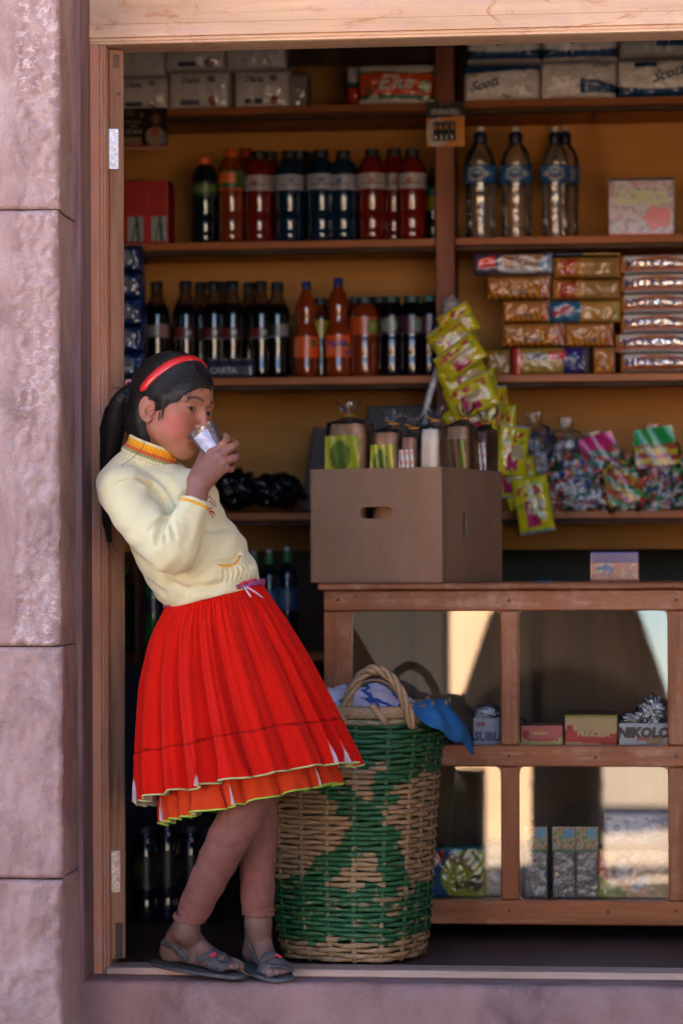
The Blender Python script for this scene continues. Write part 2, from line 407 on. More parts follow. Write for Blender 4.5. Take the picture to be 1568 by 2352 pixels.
m=MB(); extr_z(m,[(xr-.06-fr.location.x,-.004),(xr-.0005-fr.location.x,-.004),(xr-.0005-fr.location.x,.11),(xr-.06-fr.location.x,.11)],.0005,ZL+.0002); m.build('jamb',FRAMEW,fr,smooth=30,bevel=.003)
pz=[(y,ZL+.0005+s) for s,y in edge_prof(0)][:-1]
pz=[(.11,ZL+.0005)]+pz+[(-.006,ZL+.017),(-.0085,ZL+.044),(-.0085,ZL+.045),(-.001,ZL+.048),(-.001,ZL+.24),(.11,ZL+.24)]
m=MB(); extr_x(m,[(y-.0015,z) for y,z in pz],X0-fr.location.x,xr-fr.location.x+.0)
lt=m.build('lintel',LINTELW,fr,smooth=30)
# door leaf, opened past ninety degrees: only its edge shows
LD=.035
lx=WX(251,LD); leaf=empty('door_leaf',(lx+.001,LD,.012),label='open wooden door leaf seen edge-on beside the frame, with two steel hinges',cat='door')
wid=WX(284,LD)-lx; h=WZ(112,LD,270)-.012
leaf.rotation_euler=(0,rad(.12),rad(15.5))
m=MB().box((0,0,0),(wid,.78,h)); m.build('stile',LEAFW,leaf,bevel=.003)
for (v0,v1,mat_) in ((295,388,STEEL),(1954,2050,RUST)):
    z0=WZ(v1,LD,268)-.012; z1=WZ(v0,LD,268)-.012
    m=MB(); m.box((-.0015,-.0025,z0),(.0215,-.0004,z1))
    hg=m.build('hinge',mat_,leaf,bevel=.0006)
    m=MB()
    for q in range(5):
        a=z0+(z1-z0)*q/5; m.tube([(-.0045,-.003,a+.001),(-.0045,-.003,z0+(z1-z0)*(q+1)/5-.001)],.0042,10)
    m.build('knuckle',mat_,hg)
    m=MB()
    for q in (.12,.5,.88):
        zz=z0+(z1-z0)*q; m.tube([(.012,-.002,zz),(.012,-.0042,zz)],.0032,12); m.box((.0095,-.0046,zz-.0004),(.0145,-.0041,zz+.0004))
    m.build('screw',plain('screw_brass_%d'%v0,(.45,.36,.22),.4,.7),hg)
m=MB(); z1=h-.012; m.box((.009,-.0012,z1-.032),(.024,.0015,z1)); m.build('mortise',plain('mortise_end',(.16,.06,.025),.6),leaf)
m=MB(); m.box((.010,-.0012,.0),(.027,.0015,.085)); m.build('mortise',plain('mortise_lower',(.075,.045,.035),.7),leaf)
m=MB(); m.tube([(.022,-.0012,h-.105),(.022,.002,h-.105)],.005,14); m.build('dowel',plain('dowel_end',(.14,.06,.03),.6),leaf)

# ------------------------------------------------------------------ room
RX0=-.55; RX1=3.1; RY1=2.62; RZ=2.72
GREYW=plain('grey_room_plaster',(.09,.088,.078),.85,var=.2,scale=4,bmp=.2)
m=MB(); m.box((RX0-.1,RY1,-.02),(RX1+.1,RY1+.1,RZ)); o=m.build('back_wall',GREYW,None); tag(o,kind='structure',label='dark grey plaster back wall of the shop behind the shelves')
m=MB(); m.box((RX0-.1,.1405,-.02),(RX0,RY1,RZ)); o=m.build('side_wall',GREYW,None); tag(o,kind='structure')
m=MB(); m.box((RX1,.1405,-.02),(RX1+.1,RY1,RZ)); o=m.build('side_wall',GREYW,None); tag(o,kind='structure')
m=MB(); m.box((RX0,.1405,-.5),(XF,.17,RZ)); m.box((XR,.1405,-.5),(RX1,.17,RZ)); m.box((XF,.1405,ZL+.1),(XR,.17,RZ)); o=m.build('front_wall',GREYW,None); tag(o,kind='structure')
m=MB(); m.box((RX0-.1,.14,RZ+.001),(RX1+.1,RY1+.1,RZ+.1)); o=m.build('ceiling',DARKW,None); tag(o,kind='structure')
FLOORM=plain('dark_shop_floor',(.045,.026,.022),.55,var=.3,scale=8,bmp=.2)
m=MB(); m.box((RX0-.1,.076,-.12),(RX1+.1,RY1+.1,-.004)); o=m.build('floor',FLOORM,None); tag(o,kind='structure')

# ------------------------------------------------------------------ shelf unit on the back wall
SF=1.80; SB=2.17
su=empty('shelf_unit',(WX(1027,SF),SF,-.004),label='tall open wooden shelf unit with ply back filling the back of the shop',cat='shelves')
ox=su.location
def lbox(m,lo,hi,o=ox,mi=0): m.box(tuple(V(lo)-V(o)),tuple(V(hi)-V(o)),mi)
Z1L=WZ(240.5,SF,800); Z1R=WZ(226,SF,1300); Z2=WZ(550,SF,850); Z3=WZ(864.5,SF,812); Z4=WZ(1173,SF,1400); Z5=WZ(1500,SF,620)
PX0=WX(1003,SF-.045); PX1=WX(1050,SF-.045)
PM=(PX0+PX1)/2
XE0=RX0+.01; XE1=RX1-.05
def shelf(z,x0,x1,th=.0225):
    m=MB(); lbox(m,(x0,SF,z-th),(x1,SB-.012,z)); m.build('shelf_board',SHELFW,su,bevel=.002)
    m=MB(); lbox(m,(x0,SF+.018,z-th-.013),(x1,SF+.045,z-th-.0003)); m.build('batten',DARKW,su)
XD0=WX(1050,SF)+.002; XD1=XD0+.022
for z in (Z1L,Z2,Z3,Z4): shelf(z,XE0,PM-.012)
for z in (Z1R,Z2+.001,Z3,Z4): shelf(z,PM+.012,XE1)
shelf(Z5,XE0,PM-.012)
m=MB(); lbox(m,(PX0,SF-.045,0),(PX1-.004,SF-.001,ZL+.42)); m.build('post',POSTW,su,bevel=.003)
m=MB(); lbox(m,(PM+.0255,SF-.028,0),(PM+.04,SF-.0005,ZL+.42)); 
m=MB(); lbox(m,(PM-.0115,SF+.0,0),(PM+.0115,SB-.012,ZL+.42)); m.build('divider_panel',POSTW,su)
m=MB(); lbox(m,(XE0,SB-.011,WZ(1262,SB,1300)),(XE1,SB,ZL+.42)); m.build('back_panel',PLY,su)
m=MB(); lbox(m,(XE0,SF+.1,WZ(146,SF+.1,850)),(PM-.0125,SF+.12,ZL+.42)); m.build('fascia_board',DARKW,su)
m=MB(); lbox(m,(XE0-.0,SF-.002,0),(XE0+.03,SB,ZL+.42)); m.build('side_panel',POSTW,su)
m=MB(); lbox(m,(XE1-.0,SF-.002,0),(XE1+.03,SB,ZL+.42)); m.build('side_panel',POSTW,su)
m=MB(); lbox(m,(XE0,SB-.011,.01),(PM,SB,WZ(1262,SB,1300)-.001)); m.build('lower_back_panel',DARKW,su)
# ------------------------------------------------------------------ implicit surfaces (smooth blends meshed by surface nets)
class SDF:
    def __init__(s): s.p=[]
    def _add(s,fn,c,br,op,k): s.p.append((fn,np.array(c,float),float(br),op,float(k))); return s
    def ell(s,c,r,Rm=None,op='+',k=.01):
        c=np.array(c,float); r=np.array(r,float); R=None if Rm is None else np.array(Rm.to_3x3() if hasattr(Rm,'to_3x3') else Rm,float)
        def fn(P):
            q=P-c
            if R is not None: q=q@R
            a=q/r; k0=np.sqrt((a*a).sum(-1)); b=a/r; k1=np.sqrt((b*b).sum(-1))+1e-9
            return k0*(k0-1)/k1
        return s._add(fn,c,r.max(),op,k)
    def sph(s,c,r,op='+',k=.01): return s.ell(c,(r,r,r),None,op,k)
    def cap(s,a,b,ra,rb=None,op='+',k=.01,n=None,sq=1.0):
        a=np.array(a,float); b=np.array(b,float); rb=ra if rb is None else rb
        ba=b-a; L=max((ba*ba).sum(),1e-12)
        nn=None if n is None else np.array(V(n).normalized(),float)
        def fn(P):
            q=P-a; h=np.clip((q@ba)/L,0,1)
            e=q-h[...,None]*ba
            if nn is not None:
                dn=e@nn; e2=(e*e).sum(-1)+dn*dn*(1/sq**2-1); return np.sqrt(e2)-(ra+(rb-ra)*h) if sq>=1 else (np.sqrt(e2)-(ra+(rb-ra)*h))*sq
            return np.sqrt((e*e).sum(-1))-(ra+(rb-ra)*h)
        br=np.sqrt(L)/2+max(ra,rb)*max(1,sq)
        return s._add(fn,(a+b)/2,br,op,k)
    def chain(s,pts,rs,op='+',k=.01,n=None,sq=1.0,sub=3):
        pts=[np.array(p,float) for p in pts]; rs=list(rs)
        if len(pts)>2 and sub>1:
            P=[2*pts[0]-pts[1]]+pts+[2*pts[-1]-pts[-2]]; R=[rs[0]]+rs+[rs[-1]]; q=[];rr=[]
            for i in range(1,len(P)-2):
                for j in range(sub):
                    t=j/sub; f=lambda A,B_,C_,D:.5*(2*B_+(C_-A)*t+(2*A-5*B_+4*C_-D)*t*t+(3*B_-3*C_+D-A)*t**3)
                    q.append(f(P[i-1],P[i],P[i+1],P[i+2])); rr.append(max(.0003,f(R[i-1],R[i],R[i+1],R[i+2])))
            q.append(pts[-1]); rr.append(rs[-1]); pts,rs=q,rr
        nn=None if n is None else np.array(V(n).normalized(),float)
        PA=np.array(pts[:-1]); BA=np.array(pts[1:])-PA; LL=np.maximum((BA*BA).sum(1),1e-12); RS=np.array(rs[:-1]); RE=np.array(rs[1:]); RA=np.maximum(RS,RE)
        def fn(Q):
            best=None; ids=range(len(pts)-1)
            if Q.ndim==2 and len(Q)==1:
                e=Q[0]-PA; h=np.clip((e*BA).sum(1)/LL,0,1); e=e-h[:,None]*BA; d2=(e*e).sum(1)
                if nn is not None: dn=e@nn; d2=d2+dn*dn*(1/sq**2-1)
                return np.array([(np.sqrt(np.maximum(d2,0))-(RS+(RE-RS)*h)).min()*(1 if sq>=1 else sq)])
            if Q.ndim==4 and Q.size>300:
                lo=Q[0,0,0]; hi=Q[-1,-1,-1]; c=(lo+hi)/2; R=np.linalg.norm(hi-lo)/2
                t_=np.clip(((c-PA)*BA).sum(1)/LL,0,1); dc=np.linalg.norm(c-PA-t_[:,None]*BA,axis=1)/max(1,sq)-RA; ids=np.nonzero(dc<=dc.min()+2*R+.02)[0] if nn is None else ids
            for i in ids:
                a=pts[i]; ba=pts[i+1]-a; L=max((ba*ba).sum(),1e-12); e=Q-a; h=np.clip((e@ba)/L,0,1); e=e-h[...,None]*ba; d2=(e*e).sum(-1)
                if nn is not None: dn=e@nn; d2=d2+dn*dn*(1/sq**2-1)
                d=np.sqrt(np.maximum(d2,0))-(rs[i]+(rs[i+1]-rs[i])*h)
                best=d if best is None else np.minimum(best,d)
            return best*(1 if sq>=1 else sq)
        A=np.array(pts); lo,hi=A.min(0),A.max(0)
        return s._add(fn,(lo+hi)/2,np.linalg.norm(hi-lo)/2+max(rs)*max(1,sq),op,k)
    def plane(s,p0,n,op='-',k=.001):
        p0=np.array(p0,float); n=np.array(V(n).normalized(),float)
        return s._add(lambda P:(P-p0)@n,p0,50,op,k)
    def ev(s,P,idx=None):
        d=np.full(P.shape[:-1],1.0)
        for i in (range(len(s.p)) if idx is None else idx):
            fn,c,br,op,k=s.p[i]; e=fn(P)
            if op=='+':
                if k>0: h=np.maximum(k-np.abs(d-e),0)/k; d=np.minimum(d,e)-h*h*k*.25
                else: d=np.minimum(d,e)
            elif op=='-':
                e=-e
                if k>0: h=np.maximum(k-np.abs(d-e),0)/k; d=np.maximum(d,e)+h*h*k*.25
                else: d=np.maximum(d,e)
            else:          # displacement: op is callable
                d=d+op(P,e)
        return d
    def evp(s,P): return s.ev(P)
    def mesh(s,xs,ys,zs):
        xs=np.asarray(xs);ys=np.asarray(ys);zs=np.asarray(zs); B=14
        nx,ny,nz=len(xs),len(ys),len(zs); f=np.full((nx,ny,nz),1.0,np.float32)
        C=np.array([q[1] for q in s.p]); BR=np.array([q[2] for q in s.p]); ops=[q[3] for q in s.p]
        plus=np.array([o=='+' for o in ops])
        blocks=[]; SB=B*4
        for i0 in range(0,nx,SB):
            for j0 in range(0,ny,SB):
                for l0 in range(0,nz,SB):
                    X=xs[i0:i0+SB];Y=ys[j0:j0+SB];Z=zs[l0:l0+SB]
                    c=np.array([(X[0]+X[-1])/2,(Y[0]+Y[-1])/2,(Z[0]+Z[-1])/2]); R=math.sqrt((X[-1]-X[0])**2+(Y[-1]-Y[0])**2+(Z[-1]-Z[0])**2)/2
                    near=np.sqrt(((C-c)**2).sum(1))-BR-R<.03
                    if not (near&plus).any(): continue
                    blocks+=[(i,j,l) for i in range(i0,min(i0+SB,nx),B) for j in range(j0,min(j0+SB,ny),B) for l in range(l0,min(l0+SB,nz),B)]
        cen=np.array([((xs[i]+xs[min(i+B,nx)-1])/2,(ys[j]+ys[min(j+B,ny)-1])/2,(zs[l]+zs[min(l+B,nz)-1])/2) for i,j,l in blocks])
        # distance of every block centre to every shape, all at once
        DV=s.evp(cen) 
        for (i,j,l),dc in zip(blocks,DV):
            if True:
                if True:
                    X=xs[i:i+B];Y=ys[j:j+B];Z=zs[l:l+B]
                    c=np.array([(X[0]+X[-1])/2,(Y[0]+Y[-1])/2,(Z[0]+Z[-1])/2]); R=math.sqrt((X[-1]-X[0])**2+(Y[-1]-Y[0])**2+(Z[-1]-Z[0])**2)/2
                    near=np.sqrt(((C-c)**2).sum(1))-BR-R<.03
                    if not (near&plus).any(): continue
                    idx=np.nonzero(near)[0]
                    if abs(dc)>R*1.6+.03: f[i:i+B,j:j+B,l:l+B]=1 if dc>0 else -1; continue
                    P=np.stack(np.meshgrid(X,Y,Z,indexing='ij'),-1)
                    f[i:i+B,j:j+B,l:l+B]=s.ev(P,idx)
        return nets(f,xs,ys,zs)
def nets(f,xs,ys,zs):
    f[np.abs(f)<1e-9]=1e-9
    s=f<0
    n=s[:-1,:-1,:-1].astype(np.int8)
    for a in (0,1):
        for b in (0,1):
            for c in (0,1):
                if a|b|c: n=n+s[a:s.shape[0]-1+a,b:s.shape[1]-1+b,c:s.shape[2]-1+c]
    mix=(n>0)&(n<8); I=np.stack(np.nonzero(mix),-1)
    idx=np.full(mix.shape,-1,np.int32); idx[mix]=np.arange(len(I))
    acc=np.zeros((len(I),3)); cnt=np.zeros(len(I))
    cs=[(a,b,c) for a in (0,1) for b in (0,1) for c in (0,1)]
    G=(xs,ys,zs)
    for p in cs:
        for ax in range(3):
            if p[ax]: continue
            q=list(p); q[ax]=1
            A=I+np.array(p); Bq=I+np.array(q)
            fa=f[A[:,0],A[:,1],A[:,2]].astype(float); fb=f[Bq[:,0],Bq[:,1],Bq[:,2]].astype(float)
            m=(fa<0)!=(fb<0); t=np.where(m,fa/(fa-fb+1e-20),0)
            pa=np.stack([G[k][A[:,k]] for k in range(3)],-1); pb=np.stack([G[k][Bq[:,k]] for k in range(3)],-1)
            acc+=np.where(m[:,None],pa+(pb-pa)*t[:,None],0); cnt+=m
    v=acc/cnt[:,None]; faces=[]
    def emit(m,offs,flip):
        J=np.stack(np.nonzero(m),-1)
        if not len(J): return
        q=[idx[tuple((J+np.array(o)).T)] for o in offs]
        q=np.stack(q,-1); q=np.where(flip[tuple(J.T)][:,None],q[:,::-1],q); faces.append(q)
    c=s[:-1,1:-1,1:-1]!=s[1:,1:-1,1:-1]; emit(c,[(0,0,0),(0,1,0),(0,1,1),(0,0,1)],~s[:-1,1:-1,1:-1])
    c=s[1:-1,:-1,1:-1]!=s[1:-1,1:,1:-1]; emit(c,[(0,0,0),(0,0,1),(1,0,1),(1,0,0)],~s[1:-1,:-1,1:-1])
    c=s[1:-1,1:-1,:-1]!=s[1:-1,1:-1,1:]; emit(c,[(0,0,0),(1,0,0),(1,1,0),(0,1,0)],~s[1:-1,1:-1,:-1])
    return v,np.concatenate(faces)
def relax(v,fc,it=1,lam=.5,w=None):
    e=np.concatenate([fc[:,[0,1]],fc[:,[1,2]],fc[:,[2,3]],fc[:,[3,0]]])
    for _ in range(it):
        a=np.zeros_like(v); c=np.zeros(len(v)); np.add.at(a,e[:,0],v[e[:,1]]); np.add.at(a,e[:,1],v[e[:,0]]); np.add.at(c,e[:,0],1); np.add.at(c,e[:,1],1)
        d=(a/np.maximum(c,1)[:,None]-v)*lam
        v=v+(d if w is None else d*w[:,None])
    return v
def axis(*segs):
    "segs: (start, step) ... , end"
    out=[]
    for i in range(len(segs)-1):
        a,st=segs[i]; b=segs[i+1][0] if isinstance(segs[i+1],tuple) else segs[i+1]
        n=max(1,round((b-a)/st)); out+=list(np.linspace(a,b,n,endpoint=False))
    out.append(segs[-1]); return np.array(out)
# ------------------------------------------------------------------ the girl
def G(u,v,d): return np.array(W(u,v,d))
def skinmat():
    m,t,p=nt('skin'); a=N(t,'ShaderNodeVertexColor'); a.layer_name='Col'; co=objco(t)
    c=mixc(t,.5,a.outputs['Color'],ramp(t,noise_tex(t,co,60,5,.65),[(.3,.72),(.7,1.12)]),'MULTIPLY')
    t.links.new(c,p.inputs['Base Color']); p.inputs['Roughness'].default_value=.52; p.inputs['Specular IOR Level'].default_value=.4
    p.inputs['Subsurface Weight'].default_value=.12; p.inputs['Subsurface Radius'].default_value=(.006,.002,.001); p.inputs['Subsurface Scale'].default_value=1
    bump(t,p,noise_tex(t,co,700,3),.15,.0005); return m
SKIN=skinmat()
ph=rad(59.5); f0=V((math.sin(ph),-math.cos(ph),0)); r0=f0.cross(V((0,0,1))); u0=V((0,0,1))
pt=rad(7); f1=f0*math.cos(pt)-u0*math.sin(pt); u1=u0*math.cos(pt)+f0*math.sin(pt)
rl=rad(7); u2=u1*math.cos(rl)-r0*math.sin(rl); r2=r0*math.cos(rl)+u1*math.sin(rl)
HM=Matrix((r2,f1,u2)).transposed(); H0=W(401,936,-.15); HMn=np.array(HM); H0n=np.array(H0)
def L(x,y,z): return H0n+HMn@np.array((x,y,z))
def toL(P): return (P-H0n)@HMn
B=SDF()
def he(c,r,rot=None,op='+',k=.01): 
    R=HM if rot is None else HM@rot
    B.ell(L(*c),r,R,op,k)
he((0,-.014,.030),(.075,.092,.082))
he((0,.030,.034),(.061,.053,.058),k=.02)
he((0,.017,-.030),(.060,.058,.074),k=.03)
for sx in (1,-1):
    he((sx*.042,.044,-.022),(.023,.025,.022),k=.025)
    he((sx*.032,.040,-.056),(.022,.026,.024),k=.025)
    B.cap(L(sx*.050,-.002,-.054),L(sx*.018,.048,-.093),.019,.015,k=.03)
he((.004,.053,-.094),(.019,.019,.0175),k=.02)
he((0,.057,-.064),(.025,.0215,.019),k=.02)
B.cap(L(0,.078,.014),L(0,.0955,-.032),.0065,.0092,k=.014)          # nose
he((0,.099,-.0355),(.0100,.0105,.0095),k=.006)
for sx in (1,-1):
    he((sx*.0115,.088,-.0385),(.0070,.0085,.0065),k=.006)
    B.cap(L(sx*.014,.082,.020),L(sx*.043,.069,.019),.0065,.006,k=.016)   # brow
    he((sx*.0305,.094,-.0015),(.0155,.0135,.0095),op='-',k=.018)      # socket
    he((sx*.0310,.0665,-.002),(.0150,.0150,.0150),k=.005)          # lids
    he((sx*.0315,.0835,-.0023),(.0122,.0120,.0047),Matrix.Rotation(-sx*.30,3,'Z')@Matrix.Rotation(-sx*.13,3,'Y'),op='-',k=.0012)
    B.sph(L(sx*.006,.094,-.0455),.0028,op='-',k=.003)
# mouth
B.chain([L(-.022,.0690,-.0665),L(-.009,.0800,-.0630),L(0,.0825,-.0640),L(.009,.0800,-.0630),L(.022,.0690,-.0665)],[.0022,.0042,.0046,.0042,.0022],k=.004)
B.chain([L(-.020,.0690,-.0690),L(-.010,.0770,-.0725),L(0,.0800,-.0735),L(.010,.0770,-.0725),L(.020,.0690,-.0690)],[.0025,.0048,.0056,.0048,.0025],k=.004)
B.chain([L(-.024,.0705,-.0675),L(0,.0870,-.0685),L(.024,.0705,-.0675)],[.0012,.0020,.0012],op='-',k=.002)
B.cap(L(-.012,.0800,-.0825),L(.012,.0800,-.0825),.003,op='-',k=.01)
# ears
for sx in (1,-1):
    o_=np.array((sx*.0765,-.008,-.0175)); b_=np.array((sx*math.sin(rad(30)),-math.cos(rad(30)),0)); a_=np.array((0,-.16,.987)); n_=np.array((sx*math.cos(rad(30)),math.sin(rad(30)),0))
    Re=Matrix((V(n_),V(b_),V(a_))).transposed()
    he(o_+b_*.004,(.0045,.0150,.0245),Re,k=.006)
    pts=[];rs=[]
    for q in range(15):
        th=rad(-125+q*245/14); 
        pts.append(L(*(o_+b_*(.004+.0160*math.cos(th))+a_*(.0262*math.sin(th))+n_*.0035))); rs.append(.0034 if q<12 else .0028)
    B.chain(pts,rs,k=.003)
    he(o_+b_*.000-a_*.003+n_*.006,(.0075,.0085,.0120),Re,op='-',k=.004)
    B.chain([L(*(o_+b_*(.004+.0085*math.cos(rad(t)))+a_*(.017*math.sin(rad(t))+.001)+n_*.003)) for t in (-60,-20,20,60,95)],[.0022]*5,k=.004)
    he(o_-a_*.0235+b_*.000+n_*.002,(.0045,.0075,.0085),Re,k=.006)
    he(o_-b_*.010-a_*.006+n_*.003,(.003,.0035,.005),Re,k=.004)
# neck and a slim core under the clothes
NK=G(338,1072,-.145)
B.cap(L(0,-.018,-.035),NK+np.array((.008,0,0)),.035,.044,k=.02)
B.chain([NK,G(375,1150,-.15),G(440,1275,-.15),G(492,1370,-.15)],[.046,.052,.06,.06],k=.02)
SHR=G(280,1128,-.245); ELR=G(396,1260,-.315); CUF=G(445,1160,-.300); WRI=G(455,1112,-.288)
B.chain([NK,SHR],[.045,.035],k=.02); B.chain([SHR,ELR,CUF,WRI],[.034,.030,.0265,.0235],k=.01)
SHL=G(395,1110,-.055); ELL=G(385,1235,-.03); WRL=G(420,1325,-.06)
B.chain([NK,SHL],[.045,.035],k=.02); B.chain([SHL,ELL,WRL],[.034,.028,.022],k=.01); B.cap(WRL,G(450,1360,-.07),.022,.02,k=.01)
# right hand around the cup
K=[G(486,1041,-.266),G(502,1047,-.272),G(513,1060,-.272),G(517,1075,-.266)]
WB=[G(449,1100,-.286),G(457,1104,-.290),G(464,1108,-.290),G(470,1110,-.286)]
for a,b,r in zip(WB,K,(.0135,.0140,.0135,.0125)): B.cap(a,b,r+.003,r-.0035,k=.012)
for kk in K: B.sph(kk,.0102,k=.006)
fing=[[(486,1041,-.266),(513,1021,-.264),(522,1008,-.240),(516,1000,-.212)],
      [(502,1047,-.272),(534,1027,-.262),(542,1020,-.236),(531,1014,-.210)],
      [(513,1060,-.272),(538,1051,-.260),(542,1045,-.234),(528,1039,-.212)],
      [(517,1075,-.266),(530,1077,-.248),(531,1070,-.226),(520,1061,-.212)]]
for q,fg in enumerate(fing):
    w_=(1,1.03,.98,.88)[q]
    B.chain([G(*p) for p in fg],[.0090*w_,.0086*w_,.0078*w_,.0068*w_],k=.0035)
    B.sph(G(*fg[1]),.0092*w_,k=.003)
B.chain([G(450,1092,-.268),G(466,1054,-.240),G(473,1030,-.208),G(484,1012,-.186)],[.0155,.0115,.0098,.0082],k=.008)
# legs
HA=G(470,1480,-.20); KA=G(574,1830,-.215); AA=G(431,2118,-.055)
HB=G(530,1480,-.09); KB=G(602,1840,-.09); AB=G(593,2105,-.015)
B.chain([G(492,1370,-.15),HA],[.07,.06],k=.02); B.chain([G(492,1370,-.15),HB],[.07,.06],k=.02)
B.chain([HA,KA,AA],[.042,.030,.026],k=.01); B.chain([HB,KB,AB],[.042,.028,.027],k=.01)
# feet: side A points to the right, side B towards the camera
def foot(an,heel,inst,ball,toes,side):
    B.chain([an,(an+heel)/2+np.array((0,0,.01)),heel],[.027,.026,.0225],k=.016)
    B.chain([an+np.array((0,0,-.01)),inst,ball],[.027,.0225,.0165],k=.018)
    B.cap(heel,ball,.020,.016,k=.02)
    ax=(ball-heel); ax[2]=0; ax/=np.linalg.norm(ax); sd_=np.array((ax[1],-ax[0],0))   # her right-hand side
    B.cap(ball-sd_*.018,ball+sd_*.018,.0150,.0135,k=.012)
    for i,(off,ln,r) in enumerate(toes):
        a=ball+sd_*off*side; b=a+ax*ln+np.array((0,0,-.004-.3*r+.001)); mm=(a+b)/2+np.array((0,0,.0035))
        B.chain([a,mm,b],[r*1.05,r,r*1.02],k=.003)
    return ax,sd_
TO=[(-.0240,.039,.0112),(-.0085,.043,.0082),(.0040,.038,.0076),(.0155,.032,.0072),(.0255,.025,.0068)]
zA=.0
hA=G(392,2195,.018); hA[2]=.034; bA=G(506,2228,-.068); bA[2]=.020; iA=(hA+bA)/2*.9+bA*.1; iA[2]=.056
fA=foot(AA+np.array((-.004,0,-.012)),hA,iA,bA,TO,1)
hB=G(582,2195,.045); hB[2]=.032; bB=G(628,2235,-.062); bB[2]=.010; iB=(hB+bB)/2; iB[2]=.052
fB=foot(AB+np.array((0,.002,-.012)),hB,iB,bB,TO,-1)
xs=axis((.20,.006),(.285,.0016),(.575,.0024),(.725)); ys=axis((-.42,.006),(-.35,.0017),(-.03,.0024),(.115)); zs_=axis((-.035,.0024),(.20,.007),(1.02,.0016),(1.435))
bv,bf=B.mesh(xs,ys,zs_)
# skin colours
base=np.array((.375,.158,.090)); cols=np.tile(base,(len(bv),1))
def blend(mask,c):
    global cols
    mk=np.clip(mask,0,1)[:,None]; cols=cols*(1-mk)+np.array(c)*mk
lc=toL(bv); ax_=np.abs(lc[:,0])
g=lambda c,r:np.exp(-(((np.stack([ax_,lc[:,1],lc[:,2]],-1)-np.array(c))/np.array(r))**2).sum(-1))
zhead=bv[:,2]>1.1
blend(zhead*g((.048,.045,-.040),(.028,.035,.030))*1.0,(.56,.135,.115))
blend(zhead*g((.0,.10,-.03),(.014,.02,.02))*.5,(.50,.22,.16))
blend(zhead*g((.031,.08,-.014),(.018,.03,.009))*.35,(.25,.10,.06))
blend(zhead*(lc[:,1]>.06)*(g((.0,.08,-.0640),(.021,.04,.0036))+g((.0,.08,-.0728),(.019,.04,.0050)))*1.0,(.45,.060,.060))
blend(zhead*(lc[:,1]>.06)*g((.0,.08,-.068),(.024,.03,.0017))*.95,(.10,.02,.02))
blend(zhead*g((.083,-.008,.0),(.012,.022,.03))*.55,(.55,.20,.14))
brow=np.exp(-((lc[:,2]-.0205-.004*np.cos((ax_-.028)/.02)+.14*np.maximum(ax_-.034,0)+.30*np.maximum(.024-ax_,0))/.0036)**2)*(ax_>.011)*(ax_<.050)*(lc[:,1]>.05)
blend(zhead*brow*.97,(.030,.018,.014))
lidm=np.abs(((ax_-.0315)/.0125)**2+((lc[:,2]+.0023)/.0058)**2-1); blend(zhead*(lc[:,1]>.07)*(lc[:,2]>-.0035)*np.exp(-(lidm/.32)**2)*.92,(.02,.012,.010))
blend(zhead*(lc[:,1]>.07)*(lc[:,2]<=-.0035)*np.exp(-(lidm/.30)**2)*.5,(.12,.05,.035))
hand=~((lc[:,2]>-.125)&(lc[:,1]<.089))&(bv[:,2]<1.20)&(bv[:,1]<-.19)&(bv[:,0]>.42)&(bv[:,2]>1.0)
blend(hand*1.0,(.27,.118,.092))
tipd=np.min([np.linalg.norm(bv-(G(*fg[2])+G(*fg[3]))/2,axis=1) for fg in fing],0); blend(hand*(1-tipd/.028),(.45,.09,.05))
kd=np.min([np.linalg.norm(bv-k_,axis=1) for k_ in K],0); blend(hand*(1-kd/.012)*.5,(.36,.17,.15))
feet=bv[:,2]<.16; blend(feet*1.0,(.185,.115,.10)); blend(feet*(bv[:,2]<.03)*.5,(.24,.16,.14))
girl=npmesh('person',bv,bf,SKIN,None,cols)
tag(girl,'girl in pale yellow sweater and red pleated skirt leaning on the door frame and drinking','person')
BODY=BVHTree.FromPolygons([tuple(p) for p in bv],[tuple(int(i) for i in q) for q in bf])

# toe nails
# eyes
def eyemat():
    m,t,p=nt('eye'); a=N(t,'ShaderNodeVertexColor'); a.layer_name='Col'; t.links.new(a.outputs['Color'],p.inputs['Base Color'])
    p.inputs['Roughness'].default_value=.25; p.inputs['Specular IOR Level'].default_value=.35; return m
EYE=eyemat()
for sx in (1,-1):
    c0=L(sx*.0310,.0682,-.002); m=MB(); vs_=[];fs_=[];cc=[]; n1,n2=40,32
    gz=V(HM@V((math.sin(rad(36 if sx>0 else 30)),math.cos(rad(33)),-.02))).normalized()
    a1=gz.orthogonal().normalized(); a2=gz.cross(a1)
    for i in range(n2):
        th=PI*i/(n2-1)
        for j in range(n1):
            q=2*PI*j/n1; d_=gz*math.cos(th)+(a1*math.cos(q)+a2*math.sin(q))*math.sin(th)
            vs_.append(V(c0)+d_*.0128); an=math.degrees(th)
            cc.append((.004,.003,.003) if an<17 else ((.022,.010,.007) if an<37 else (.30,.25,.23)))
    fs_=[(i*n1+j,(i+1)*n1+j,(i+1)*n1+(j+1)%n1,i*n1+(j+1)%n1) for i in range(n2-1) for j in range(n1)]
    m.add(vs_,fs_,col=cc); m.build('eyeball',EYE,girl,smooth=180)

